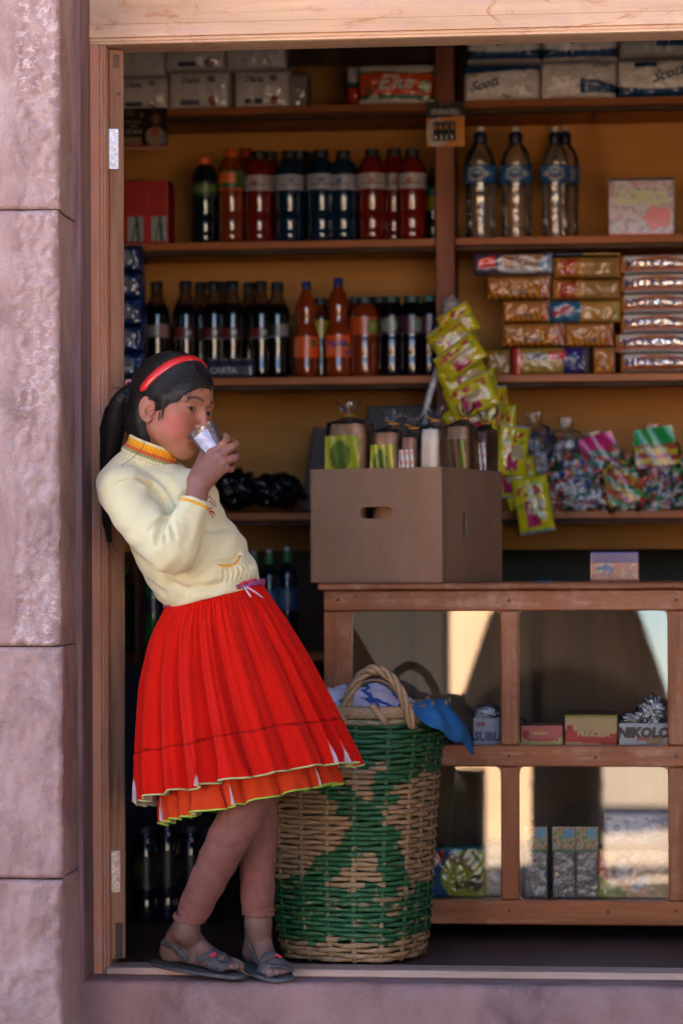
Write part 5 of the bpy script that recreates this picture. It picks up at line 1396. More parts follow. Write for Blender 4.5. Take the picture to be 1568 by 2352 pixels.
bottle('juice_bottle','dark grape juice bottle in the back row, left end','bottle',872,681,856,DS+.1,30,'jug',GR,(.008,.03,.025),(.52,.74,gl),'juice bottles',zrest=Z3)
bottle('juice_bottle','dark grape juice bottle, leftmost of the front row','bottle',900,680,860,DS,34,'jug',GR,(.008,.05,.04),(.52,.74,gl),'juice bottles',zrest=Z3)
bottle('juice_bottle','dark grape juice bottle, middle of the front row','bottle',947,680,860,DS,34,'jug',GR,(.008,.07,.05),(.52,.74,lambda s,t:(.13,.17,.14) if ((s-.60)/.07)**2+((t-.5)/.38)**2<1 else (.045,.010,.025)),'juice bottles',zrest=Z3)
bottle('juice_bottle','dark grape juice bottle next to the post','bottle',988,680,859,DS,30,'jug',GR,(.01,.10,.07),(.52,.74,lambda s,t:(.05,.012,.03)),'juice bottles',zrest=Z3)
# can pack
cp=empty('can_pack',(WX(526,SF+.004),SF+.03,Z3+.0005),label='small shrink-wrapped pack of dark blue cans in front of the cola bottles',cat='can pack')
for i in range(4):
    m=MB(); r_=.0165*1.27; x=(i-1.5)*.0355; m.lathe([(r_*.8,0),(r_,.004),(r_,.05),(r_*.85,.058),(r_*.82,.058)],20,col=[(.02,.025,.05)]*2+[(.03,.035,.07)]+[(.25,.22,.15)]*2); m.build('can',BPET,cp,loc=(x,0,0))
m=MB(); w_=.0355*4/2; fyc=panel(m,.146,.040,.05,lambda s,t:(.025,.03,.065),30,8,.05,.004,3,.001); o=m.build('wrap',FILM,cp,loc=(0,-.001,.001)); letter(o,[('CARTA',.40,.5,.62,(.32,.33,.36),0,0,.03)],.146,.04,fyc)
# water bottles
PETC=filmglass('clear_bottle_plastic',.03,.04,(.96,.97,.97),.6,26,.006,.035,2.2)
def wl(s,t):
    c=(.015,.11,.30)
    if ((s-.485)/.09)**2+((t-.5)/.42)**2<1 or (s>.53 and s<.66 and abs(t-.5)<.30*(.66-s)/.13): c=(.40,.42,.46)
    if ((s-.485)/.07)**2+((t-.5)/.30)**2<1: c=(.02,.05,.20) if t<.5 else (.03,.14,.32)
    if .44<s<.53 and .50<t<.58: c=(.42,.43,.46)
    if t<.05 or t>.95: c=(.02,.05,.16)
    return c
gW='clear water bottles on the second shelf right of the post'
for u,dd,r_,lb in ((1104,0,37,'clear water bottle with blue label, nearest to the post'),(1184,0,37,'clear water bottle with blue label, middle of the front row'),(1275,0,34,'clear water bottle with blue label, right one of the front row'),(1298,.08,33,'clear water bottle half hidden behind the right one')):
    bottle('water_bottle',lb,'bottle',u,290,545,DS+dd,r_,'water',(1,1,1),(.012,.015,.05),(.49,.645,wl if dd==0 and u<1270 else (lambda s,t:wl(1-s,t))),gW,zrest=Z2+.001,clearb=PETC)
# cereal-like box
def colo(s,t):
    c=(.50,.46,.52)
    k=speck([(.50,.25,.28),(.12,.12,.25),(.55,.45,.45),(.30,.28,.45),(.55,.30,.15)],9,.05,3)(s,t)
    if k: c=k
    if .25<s<.98 and 0<(t-.08) and ((s-.74)/.22)**2+((t-.30)/.20)**2<1+.3*math.sin(s*30): c=(.62,.10,.08)
    if t<.05: c=(.55,.20,.25)
    if t>.96: c=(.05,.06,.12)
    return c
pack('sweets_box','square pastel patterned sweets box standing alone on the second shelf','box',1397,408,1547,541,SF+.02,.1,colo,[('LOKO',.5,.66,.30,(.50,.55,.28),.1,-.08,.07),('MINI',.48,.90,.10,(.6,.2,.2),0,0,.03)],None,GLOSS,0,.003,0,zrest=Z2+.001)
# ---- packets of biscuits and noodles on the third shelf right
def wafer(s,t):
    c=(.06,.055,.12)
    if .05<s<.27 and .25+.35*(s-.05)<t<.72+.9*(s-.05): c=(.75,.03,.03)
    if .30<s<.92 and ((s-.62)/.33)**4+((t-.48)/.44)**4<1: c=(.42,.44,.50)
    if .38<s<.86 and .25<t<.95: c=(.38,.22,.13) if (int(s*38)%3 and int(t*9)%3) else (.26,.13,.07)
    if .82<s<.92 and .35<t<.55: c=(.10,.35,.60)
    if s>.92: c=(.20,.28,.40)
    return c
DP=SF+.004
zt=lambda v:WZ(v,DP,1300)
pack('biscuit_packet','dark packet with red flag and wafer picture lying on top of the biscuit piles','packet',1088,580,1268,630,DP-.03,.07,wafer,(),None,FILM,.2,.006,.003,seed=70,zrest=None)
def orn(seed,rd=True):
    def f(s,t):
        c=(.46,.20,.03) if t>.08 else (.35,.15,.02)
        if rd and .12<s<.34 and .1<t<.9 and noise.noise(V((s*14,t*5,seed)))>-.15: c=(.42,.03,.03)
        if s>.42 and (abs(s-.42-.04*math.sin(t*3))<.02): c=(.50,.32,.05)
        if s>.45: c=(.36,.20,.06)
        return c
    return f
def strp(seed):
    def f(s,t):
        n=(s*9+t*1.2)%1
        c=(.52,.30,.03) if n<.55 else (.45,.07,.02)
        if t>.45+.2*math.sin(s*8+seed) : c=(.48,.20,.05)
        if .85<s: c=(.50,.10,.06) if n<.5 else (.55,.42,.30)
        if .35<s<.65 and .15<t<.36 and int(s*60)%2: c=(.04,.10,.14)
        return c
    return f
gP='biscuit and noodle packets piled on the third shelf'
rows=[(1268,588,1424,638,orn(1),'amber packet with red emblem, top of the middle pile',()),(1268,640,1424,688,orn(2),'amber packet with red emblem, second from the top of the middle pile',()),
 (1118,632,1264,686,strp(1),'striped orange noodle packet directly under the dark wafer packet',()),(1152,689,1262,739,strp(2),'striped orange noodle packet, second of the left pile',()),
 (1152,741,1296,795,strp(3),'striped noodle packet with shiny folds above the blue-ended packet',()),(1298,741,1408,795,strp(5),'crinkled shiny noodle packet in the middle pile above the shelf',())]
for i,(u0,v0,u1,v1,pf,lb,tx) in enumerate(rows):
    pack('noodle_packet',lb,'packet',u0,v0,u1,v1,DP+.002*i,.12,pf,tx,gP,FILM,.3,.007,.006,seed=80+i)
def fieldp(s,t):
    c=(.46,.28,.05)
    if s<.38: c=(.02,.13,.28)
    if .38<=s<.42+.05*math.cos((t-.5)*4): c=(.02,.13,.28)
    if .44<s<.98 and .06<t<.94: c=(.48,.26,.06) if s<.9 else (.4,.3,.1)
    if .04<s<.30 and .22+.9*(s-.04)<t<.52+1.1*(s-.04): c=(.42,.03,.05)
    return c
pack('cracker_packet','blue and yellow cracker packet with red flag in the middle of the piles','packet',1262,689,1424,740,DP-.012,.12,fieldp,[('Field',.17,.46,.20,(.5,.35,.35),.3,.5)],gP,FILM,.25,.006,.004,seed=90)
def navyp(s,t):
    c=(.34,.24,.05)
    if s<.12: c=(.62,.03,.02) if s<.06 or s>.09 else (.55,.45,.42)
    if s>.66: c=(.02,.02,.16)
    if .46<s<.70 and .50+.2*(s-.46)<t<.88: c=(.60,.04,.03)
    if .18<s<.42 and .55<t<.80: c=(.22,.20,.20)
    if s>.92: c=(.10,.09,.10)
    return c
pack('cracker_packet','large cracker packet with red end and navy end on the third shelf board','packet',1177,797,1352,856,DP-.02,.12,navyp,[('FIELD',.58,.72,.15,(.6,.4,.4),.2,.1),('SODA',.79,.45,.22,(.35,.35,.45),0,1.57)],gP,FILM,.25,.006,.003,seed=91,zrest=Z3)
pack('noodle_packet','small striped packet standing between the navy packet and the bright packets','packet',1362,797,1411,857,DP,.10,strp(7),(),gP,FILM,.3,.006,.006,seed=92,zrest=Z3)
pack('noodle_packet','dim brownish packet at the left end beside the hanging snack bags','packet',1112,800,1172,858,DP+.03,.10,orn(5,False),(),gP,FILM,.3,.006,.005,seed=93,zrest=Z3)
def mora(s,t):
    c=(.88,.87,.85)
    arc=.86-.9*(2*s-1)**2*.55
    if t<arc: c=(.62,.12,.03)
    if t<arc-.12: c=(.66,.34,.12) if .18<t else (.62,.10,.03)
    if t<.10: c=(.60,.57,.55)
    if s<.05: c=(.55,.22,.04)
    return c
gM='bright film-wrapped biscuit packets at the right picture edge'
nmm=['topmost','second from the top','third from the top','third from the bottom','second from the bottom','lowest']
MORF=vcol('shiny_white_film',.13,.5,30,.006,1.0,coat=.6,coat_r=.06,metal=.05); MORF.node_tree.nodes['Principled BSDF'].inputs['IOR'].default_value=2.15
for i in range(6):
    v0=582+i*46; 
    pack('biscuit_packet','bright orange and white biscuit packet, %s of the shiny pile'%nmm[i],'packet',1424-(12 if i==4 else 0),v0+1,1604,v0+45.5,DP-.015+.004*(i%2),.14,mora,[('MORADITAS',.56,.42,.60,(.03,.03,.14),0,0,.03,1.3)],gM,MORF,.4,.010,.0018,seed=100+i,tilt=rad((-3,-5,-6,-6.5,-7,-7)[i]),zrest=Z3 if i==5 else None)
pack('cracker_packet','thin blue and amber packet just under the shelf board on the middle pile','packet',1268,579,1424,588,DP+.02,.10,bands((.35,.25,.04),rect(0,.45,0,1,(.02,.05,.14))),(),gP,FILM,.2,.003,.002,seed=94)
# ---- battery blister card on the post
def batt(s,t):
    c=(.012,.012,.014)
    if t<.62+.06*s: c=(.60,.20,.02)
    if ((s-.28)/.30)**2+((t-.30)/.33)**2<1: c=(.45,.36,.32)
    if .17<s<.76 and .13<t<.56: c=(.02,.02,.025)
    if t>.93 and .35<s<.62: c=(.16,.03,.05)
    return c
bc=pack('battery_card','orange and black blister card of four batteries hanging on the shelf post','batteries',979,232,1066,338,SF-.052,.003,batt,[('DURACELL',.5,.765,.155,(.42,.40,.40),0,0,.05,.82)],None,GLOSS,0,0,0)
for k in range(4):
    m=MB(); w_=(WX(1066,SF-.052)-WX(979,SF-.052)); h_=WZ(232,SF-.052,1020)-WZ(338,SF-.052,1020); x=w_*(.245+.145*k-.5)
    m.lathe([(.0045,0),(.0048,.001),(.0048,.029),(.0048,.0292),(.0048,.040),(.002,.041),(.002,.043)],14,col=[(.02,.02,.025)]*3+[(.55,.25,.12)]*4); m.build('battery',BPET,bc,loc=(x,-.006,h_*.145),smooth=50)
# ---- low shelf goods and the floor at the left, behind the girl
gG='green-capped bottles behind the girl\'s waist'
GC=(.05,.22,.05)
for i,(u,dd,v0) in enumerate([(558,.0,1268),(583,.10,1264),(619,0,1260),(659,0,1258)]):
    bottle('water_bottle',['water bottle with green cap touching the sweater outline','second row water bottle with green cap','front water bottle with green cap, left of the gap','front water bottle with green cap nearest the counter'][i],'bottle',u,v0,1497,SF-.02+.06+dd,25,'water',(.01,.015,.02),GC,(.40,.62,bands((.02,.07,.16),ellipse(.5,.5,.10,.40,(.10,.16,.24)))),gG,zrest=Z5,clearb=None)
for i,(u,v0) in enumerate([(283,1300),(322,1295),(352,1300)]):
    bottle('soda_bottle',['bright green soda bottle right beside the door leaf','bright green soda bottle between the leaf and the sweater','bright green soda bottle half hidden by the sweater hem'][i],'bottle',u,v0,1497,SF+.05,25,'cola',(.004,.13,.045),(.01,.35,.07),(.45,.62,bands((.008,.02,.045))),'green soda bottles on the low shelf',zrest=Z5)
for i,(u,v0) in enumerate([(335,1900),(385,1880),(437,1895),(480,1905)]):
    bottle('floor_bottle',['tall dark bottle on the floor beside the door leaf','tall dark bottle on the floor, second from the door leaf','tall dark bottle on the floor left of the crossing legs','tall dark bottle on the floor behind the shins'][i],'bottle',u,v0,2170,.85,34,'jug',(.006,.008,.016),(.02,.03,.06),(.35,.7,bands((.006,.007,.012),ellipse(.42,.6,.07,.25,(.035,.04,.012)))),'dark bottles on the floor behind the legs',zrest=-.0035)
# dark cloth bundle
m=MB(); vs_=[];nu,nv=40,40
bx=W(330,1480,SF-.25)
for k in range(nv+1):
    for i in range(nu):
        a=2*PI*i/nu; t=k/nv; r_=.13*(1-.25*t)+.012*math.sin(a*7+t*2)+.01*noise.noise(V((a*2,t*4,3))); zz=-.003+(WZ(1492,SF-.25)-0)*t+.09*math.cos(a)*-1*t
        if k==nv: r_*=.05
        vs_.append((bx.x-.06+r_*math.cos(a),SF-.25+r_*.7*math.sin(a),zz))
m.add(vs_,[(k*nu+i,k*nu+(i+1)%nu,(k+1)*nu+(i+1)%nu,(k+1)*nu+i) for k in range(nv) for i in range(nu)])
o=m.build('cloth_bundle',plain('navy_cloth',(.008,.011,.02),.85,bmp=.3),None,smooth=180); tag(o,'dark navy cloth bundle standing behind the girl beside the door leaf','cloth')
# black plastic bags on the fourth shelf left
def blob(name,label,cat,u,v,d,rx,rz,ry,mat,seed,amp=.25,fr=9,zrest=None,sharp=False,group=None):
    c=W(u,v,d); n1,n2=56,34; vs_=[]
    for k in range(n2+1):
        th=PI*k/n2
        for i in range(n1):
            a=2*PI*i/n1; dr=V((math.sin(th)*math.cos(a),math.sin(th)*math.sin(a),math.cos(th)))
            nz_=noise.fractal(dr*fr*.3+V((seed,0,0)),1,2,5); rg_=1-abs(noise.noise(dr*fr*.45+V((seed*2,3,1))))*1.4
            s=1+amp*nz_+amp*.5*(rg_-.6); p=V((dr.x*rx*s,dr.y*ry*s,dr.z*rz*s))
            if zrest is not None: p.z=max(p.z,zrest-c.z+.001)
            vs_.append(p)
    m=MB(); m.add(vs_,[(k*n1+i,(k+1)*n1+i,(k+1)*n1+(i+1)%n1,k*n1+(i+1)%n1) for k in range(n2) for i in range(n1)])
    o=m.build(name,mat,None,smooth=180,loc=c); return tag(o,label,cat,group)
BAGM=plain('black_plastic',(.006,.006,.007),.22,spec=.6,bmp=.8,bscale=45,bdist=.008)
blob('plastic_bag','crumpled black plastic bag on the fourth shelf behind the sweater front','plastic bag',545,1125,SF+.1,.062,.055,.09,BAGM,3,.3,zrest=Z4)
blob('plastic_bag','crumpled black plastic bag nearest the cardboard box','plastic bag',630,1128,SF+.09,.085,.050,.09,BAGM,8,.3,zrest=Z4)
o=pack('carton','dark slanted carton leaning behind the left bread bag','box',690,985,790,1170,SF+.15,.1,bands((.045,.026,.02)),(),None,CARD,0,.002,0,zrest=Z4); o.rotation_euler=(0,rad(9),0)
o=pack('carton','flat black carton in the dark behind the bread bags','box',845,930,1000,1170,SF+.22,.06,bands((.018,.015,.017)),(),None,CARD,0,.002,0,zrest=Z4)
# candy bags on the fourth shelf right
FILMC=filmglass('candy_bag_film',.0,.08,(.98,.98,.98),.8,45,.008,.015,1.3)
def candybag(label,u,v0,v1,d,w_,pal,seed,rz=0,printed=None,lean=0):
    w_*=1.38; P=W(u,v1,d); h=WZ(v0,d,u)-Z4; e=empty('candy_bag',(P.x,d,Z4+.001),rz,label,'candy bag','clear bags of sweets on the fourth shelf')
    e.rotation_euler=(0,lean,rz); rg=random.Random(seed); m=MB(); wm=w_/2
    for q in range(135):
        t=rg.random()**1.15*.76; ww=wm*(.92-.35*t); x=rg.uniform(-ww,ww); y=rg.uniform(-.042,.035)*(1-t*.5); z=.012+t*h
        c=rg.choice(pal); a=V((rg.gauss(0,1),rg.gauss(0,1),rg.gauss(0,1))).normalized(); p=V((x,y,z)); L_=rg.uniform(.008,.014); R_=rg.uniform(.006,.009)
        m.tube([p-a*L_*1.5,p-a*L_*.8,p-a*L_*.45,p,p+a*L_*.45,p+a*L_*.8,p+a*L_*1.5],[R_*.8,R_*.3,R_*.9,R_,R_*.9,R_*.3,R_*.8],7,col=c)
    o=m.build('candies',GLOSS,e,smooth=60); o['kind']='stuff'
    n1,n2=40,26; vs_=[]
    for k in range(n2+1):
        t=k/n2; ww=wm*(1.0-.30*t) if t<.72 else wm*(.78-(t-.72)*2.0); dy=.052*(1-.45*t) if t<.72 else .035*(1-(t-.72)*2.6)
        ww=max(ww,.014); dy=max(dy,.006)
        if t>.86: ww=.014+.03*(t-.86)*3; dy=.008
        for i in range(n1):
            a=2*PI*i/n1; s=1+.22*noise.fractal(V((math.cos(a)*2,math.sin(a)*2,t*6+seed)),1,2,4)
            vs_.append((ww*s*math.cos(a),dy*s*math.sin(a),max(.0,t*h)))
    m=MB(); m.add(vs_,[(k*n1+i,k*n1+(i+1)%n1,(k+1)*n1+(i+1)%n1,(k+1)*n1+i) for k in range(n2) for i in range(n1)])
    m.build('film',FILMC,e,smooth=180)
    if printed: 
        m=MB(); vs_=[];cc=[]
        for k in range(15):
            for i in range(13):
                s,t=i/12,k/14; z=h*(.50+.45*t) if printed!='mid' else h*(.12+.55*t); x=(s-.5)*w_*(.78-.1*t); y=-.048-.004*math.sin(s*9+t*4)+.018*t+.006*abs(2*s-1)
                vs_.append((x,y,z)); 
                if printed=='green': c=(.02,.30,.06) if t>.55+.05*math.sin(s*7) else ((.50,.42,.03) if int((t*7+s*1.2))%2 else (.30,.03,.03))
                elif printed=='pink': c=(.55,.02,.16) if t>.6 else ((.45,.04,.05) if int(t*6+s*3)%2 else (.05,.25,.15))
                else: c=(.50,.30,.03) if int(t*5+s*4)%3==0 else ((.04,.28,.08) if int(t*5+s*4)%3==1 else (.50,.05,.03))
                cc.append(c)
        m.add(vs_,[(k*13+i,k*13+i+1,(k+1)*13+i+1,(k+1)*13+i) for k in range(14) for i in range(12)],col=cc); m.build('printed_front',FILM,e,smooth=180)
    return e
WC=[(.7,.7,.75),(.45,.48,.60),(.6,.05,.04),(.03,.25,.12),(.7,.18,.05),(.05,.08,.30),(.6,.52,.45)]
candybag('clear bag of dark and grey wrapped sweets right of the hanging snack bags',1245,948,1168,SF+.12,.11,[(.05,.05,.08),(.12,.12,.18),(.25,.26,.34),(.2,.05,.04)],1,lean=rad(-5))
candybag('clear bag of brown and green sweets behind the front ones',1300,960,1168,SF+.14,.12,[(.15,.08,.05),(.04,.12,.07),(.3,.28,.3),(.35,.07,.03)],2)
candybag('low clear bag of white, red and orange sweets',1245,1075,1168,SF+.035,.12,[(.5,.48,.47),(.5,.08,.03),(.45,.15,.1),(.05,.12,.08)],3)
candybag('clear bag of mixed sweets ending in a bluish white corner',1340,1010,1168,SF+.03,.12,WC,4,lean=rad(-12))
candybag('sweets bag with magenta printed top',1415,985,1168,SF+.05,.11,[(.5,.04,.03),(.04,.25,.08),(.55,.35,.05),(.5,.5,.5)],5,printed='pink',lean=rad(-16))
candybag('sweets bag with red, green and orange swirls leaning on a lollipop stick',1445,1030,1168,SF+.01,.10,[(.5,.04,.03),(.04,.25,.08),(.55,.30,.04)],6,printed='mid',lean=rad(-14))
candybag('sweets bag with bright green wavy striped header at the right picture edge',1525,972,1168,SF+.02,.12,[(.5,.04,.03),(.04,.30,.08),(.5,.5,.5),(.03,.06,.2)],7,printed='green',lean=rad(-8))
candybag('clear bag of red and green sweets cut by the right picture edge',1590,1040,1168,SF+.02,.10,[(.5,.04,.03),(.04,.30,.08),(.5,.5,.5)],8)
# ------------------------------------------------------------------ glazed display counter
CD=.55; CB=1.06
ct=empty('display_counter',(WX(1150,CD),CD,-.004),label='low wooden display counter with glass panes in rounded frames behind the basket',cat='counter')
oc=ct.location
def cb(m,lo,hi): m.box(tuple(V(lo)-oc),tuple(V(hi)-oc))
def zc(v,u=1150): return WZ(v,CD,u)
def xc(u): return WX(u,CD,1300)
zt1=zc(1338); zt0=zc(1355); za=zc(1403); zm1=zc(1712); zm0=zc(1761); zb1=zc(2068); zb0=zc(2124)
XL0=xc(742); XL1=xc(806); XS0=xc(1147); XS1=xc(1189); XT0=xc(1531); XT1=xc(1580); XR1=xc(1580)+.42+.05
FT=.030
m=MB(); cb(m,(xc(730),CD-.018,zt0+.0005),(XR1+.02,CB+.01,zt1)); m.build('counter_top',CABX,ct,bevel=.005)
m=MB(); cb(m,(XL0,CD,za),(XR1,CD+FT,zt0)); m.build('top_rail',CABX,ct,bevel=.004)
def stile(x0,x1,z0,z1,nm='stile'):
    m=MB(); cb(m,(x0,CD+.0012,z0),(x1,CD+FT,z1)); m.build(nm,CABW,ct,bevel=.004)
m=MB(); cb(m,(XL1+.0005,CD+.0006,zm0),(XR1-.05,CD+FT,zm1)); m.build('middle_rail',CABX,ct,bevel=.004)
m=MB(); cb(m,(XL1+.0005,CD+.0006,zb0),(XR1-.05,CD+FT,zb1)); m.build('bottom_rail',CABX,ct,bevel=.004)
stile(XL0,XL1,.0,za-.0005,'post'); stile(XR1-.05,XR1,.0,za-.0005,'post')
for a,b in ((XS0,XS1),(XT0,XT1)):
    stile(a,b,zm1+.0005,za-.0005); stile(a,b,zb1+.0005,zm0-.0005)
# rounded inner corners and small plugs
def fillets(x0,x1,z0,z1,r=.016):
    m=MB()
    for cx,cz,sx,sz in ((x0,z0,1,1),(x1,z0,-1,1),(x1,z1,-1,-1),(x0,z1,1,-1)):
        pts=[(cx,cz)]+[(cx+sx*r*(1-math.sin(t*PI/2/6)),cz+sz*r*(1-math.cos(t*PI/2/6))) for t in range(7)]
        vs_=[V((x,CD+.0018,z))-oc for x,z in pts]+[V((x,CD+FT-.002,z))-oc for x,z in pts]; n=len(pts)
        f1=tuple(range(n)); fs_=[f1,tuple(range(2*n-1,n-1,-1))]+[(i,n+i,n+(i+1)%n,(i+1)%n) for i in range(n)]
        m.add(vs_,fs_)
    m.build('corner_fillet',CABX,ct,smooth=30)
ops=[(XL1,XS0,zm1,za),(XS1,XT0,zm1,za),(XT1,XR1-.05,zm1,za),(XL1,XS0,zb1,zm0),(XS1,XT0,zb1,zm0),(XT1,XR1-.05,zb1,zm0)]
for o_ in ops: fillets(*o_)
PEG=plain('peg_dark',(.05,.025,.015),.6)
for (u,v) in ((776,1378),(1168,1380),(1552,1378),(1168,1736),(1367,1740),(1552,1737),(1395,2094),(1552,2092),(1168,2092)):
    p=W(u,v,CD)-oc; m=MB(); m.tube([(p.x,-.0008,p.z),(p.x,.004,p.z)],.0042,10); m.build('peg',PEG,ct)
# body
m=MB(); cb(m,(XL0+.002,CB-.014,zb0+.02),(XR1-.002,CB,zt0-.0005)); m.build('back_board',wood('counter_back',(.11,.065,.036),(.21,.13,.075),'z',.7,14,bmp=.1),ct)
m=MB(); cb(m,(XL0+.002,CD+FT+.0005,zb0+.02),(XL0+.018,CB-.0145,zt0-.0005)); m.build('side_board',DARKW,ct)
m=MB(); cb(m,(XR1-.018,CD+FT+.0005,zb0+.02),(XR1-.002,CB-.0145,zt0-.0005)); m.build('side_board',DARKW,ct)
ZS=zm1-.004; ZF=zb1-.003
m=MB(); cb(m,(XL0+.0185,CD+FT+.0005,ZS-.016),(XR1-.0185,CB-.0145,ZS)); m.build('inner_shelf',CABX,ct)
m=MB(); cb(m,(XL0+.0185,CD+FT+.0005,ZF-.016),(XR1-.0185,CB-.0145,ZF)); m.build('inner_shelf',CABX,ct)
m=MB(); cb(m,(xc(1206),CB-.05,ZS+.0005),(xc(1206)+.02,CB-.0145,zt0-.001)); cb_=m.build('back_batten',DARKW,ct)
m=MB(); cb(m,(xc(905),CB-.03,ZS+.0005),(xc(905)+.015,CB-.0145,zt0-.001)); m.build('back_batten',DARKW,ct)
for x in (XL0+.0,XR1-.05):
    m=MB(); cb(m,(x,CB-.05,0),(x+.045,CB-.001,zb0+.0195)); m.build('leg',CABW,ct)
def glassmat(name,fac=.09):
    m,t,p=nt(name); t.nodes.remove(p); out=t.nodes['Material Output']
    tr=N(t,'ShaderNodeBsdfTransparent'); tr.inputs[0].default_value=(.90,.93,.92,1); gl=N(t,'ShaderNodeBsdfGlossy'); gl.inputs['Roughness'].default_value=.012; gl.inputs['Color'].default_value=(1,1,1,1)
    df=N(t,'ShaderNodeBsdfDiffuse'); df.inputs[0].default_value=(.5,.5,.5,1)
    fr_=N(t,'ShaderNodeFresnel'); fr_.inputs['IOR'].default_value=1.5; a=N(t,'ShaderNodeMath',operation='MULTIPLY_ADD'); a.inputs[1].default_value=1.5; a.inputs[2].default_value=fac; t.links.new(fr_.outputs[0],a.inputs[0])
    mx=N(t,'ShaderNodeMixShader'); t.links.new(a.outputs[0],mx.inputs[0]); t.links.new(tr.outputs[0],mx.inputs[1]); t.links.new(gl.outputs[0],mx.inputs[2])
    mx2=N(t,'ShaderNodeMixShader'); s=noise_tex(t,mapping(t,geopos(t),(1,1,2.5),rot=(0,.5,0)),14,6,.7,2); t.links.new(ramp(t,s,[(.5,0.0),(.85,.022)]),mx2.inputs[0]); t.links.new(mx.outputs[0],mx2.inputs[1]); t.links.new(df.outputs[0],mx2.inputs[2])
    t.links.new(mx2.outputs[0],out.inputs['Surface']); return m
GLASS=glassmat('display_glass',.045)
for i,(x0,x1,z0,z1) in enumerate(ops):
    H_=z1-z0+.006; m=MB(); m.add([(-(x1-x0)/2-.003,0,0),((x1-x0)/2+.003,0,0),((x1-x0)/2+.003,0,H_),(-(x1-x0)/2-.003,0,H_)],[(0,1,2,3)])
    g_=m.build('glass_pane',GLASS,ct,smooth=0,loc=V(((x0+x1)/2,CD+.0130,z0-.003))-oc); g_.rotation_euler=(rad(-1.5),0,0)
# ---- goods inside
DU=CD+.075
def cpack(*a,zr=None,**k): return pack(*a,zrest=zr,**k)
FOIL=plain('silver_foil',(.62,.62,.66),.18,.9,bmp=.8,bscale=90,bdist=.006,var=.3)
FOILD=plain('dark_foil',(.10,.09,.11),.22,.6,bmp=.8,bscale=90,bdist=.006,var=.5)
pack('chocolate_box','white and blue chocolate box beside the counter stile, upper compartment','chocolate box',1087,1650,1147,1711,DU,.14,bands((.42,.42,.50),rect(.0,1,.75,1,(.45,.43,.48)),rect(.1,.45,.72,.84,(.45,.05,.05))),[('SUBLI',.52,.30,.46,(.05,.06,.20),.15,0,.05,.9)],None,CARD,0,.002,0,zrest=ZS)
pack('chocolate_box','red and cream chocolate box right of the counter stile','chocolate box',1196,1667,1291,1711,DU,.12,bands((.62,.16,.13),lambda s,t:(.62,.50,.20) if t<.42-.25*math.sin(s*3.1) else None,rect(.28,.62,.52,.66,(.62,.42,.12)),rect(.05,.2,.3,.7,(.5,.04,.05))),[('MARGARITA',.52,.26,.26,(.48,.06,.04),.1,0,.04,1.1)],None,CARD,0,.002,0,zrest=ZS)
pb=pack('chocolate_box','tall open cream chocolate box with red band, middle of the right upper pane','chocolate box',1297,1643,1416,1711,DU,.12,bands((.62,.42,.20),rect(0,1,.12,.50,(.55,.05,.03),-.12),rect(.04,.16,.42,.66,(.45,.03,.05)),rect(0,1,.9,1,(.40,.33,.05))),[('PRINCESA',.54,.36,.24,(.62,.48,.25),.1,0,.05,1.0)],None,CARD,0,.002,0,zrest=ZS)
w_=(pb.dimensions.x if pb.dimensions.x else .12)
m=MB(); m.add([(-.062,-.055,.0705),(.062,-.055,.0705),(.066,.062,.080),(-.060,.062,.080),(-.062,-.055,.0715),(.062,-.055,.0715),(.066,.062,.081),(-.060,.062,.081)],[(0,3,2,1),(4,5,6,7),(0,1,5,4),(1,2,6,5),(2,3,7,6),(3,0,4,7)]); m.build('lid_flap',plain('brown_lid',(.10,.03,.025),.4),pb)
pack('chocolate_box','white chocolate box with big dark lettering in the right corner of the upper pane','chocolate box',1421,1662,1532,1711,DU,.13,bands((.56,.55,.57),lambda s,t:(.42,.27,.14) if ((s-.72)/.20)**2+((t-.25)/.22)**2<1 else None,rect(.36,.62,.16,.36,(.55,.12,.12),.2)),[('NIKOLO',.50,.55,.62,(.06,.03,.02),.12,0,.07,1.0)],None,CARD,0,.002,0,zrest=ZS)
zf=ZS+.0005
blob('foil_sweets','heap of silver foil sweets on the white and blue chocolate box','sweets',1118,1640,DU+.06,.034,.022,.05,FOIL,11,.5,26)
blob('foil_sweets','silver and brown foil sweets lying on the big lettered white box','sweets',1450,1650,DU+.06,.028,.014,.05,FOIL,12,.5,26)
blob('foil_sweets','crumpled dark and silver foil bars piled highest in the right upper corner','sweets',1498,1636,DU+.05,.036,.034,.05,FOIL,13,.6,26)
blob('foil_sweets','dark foil sweets low behind the basket rim and blue cloth','sweets',1045,1700,DU+.04,.045,.016,.05,FOILD,14,.5,26)
blob('foil_sweets','small dark foil sweet just right of the counter stile','sweets',1196,1660,DU+.09,.012,.012,.02,FOILD,15,.5,26)
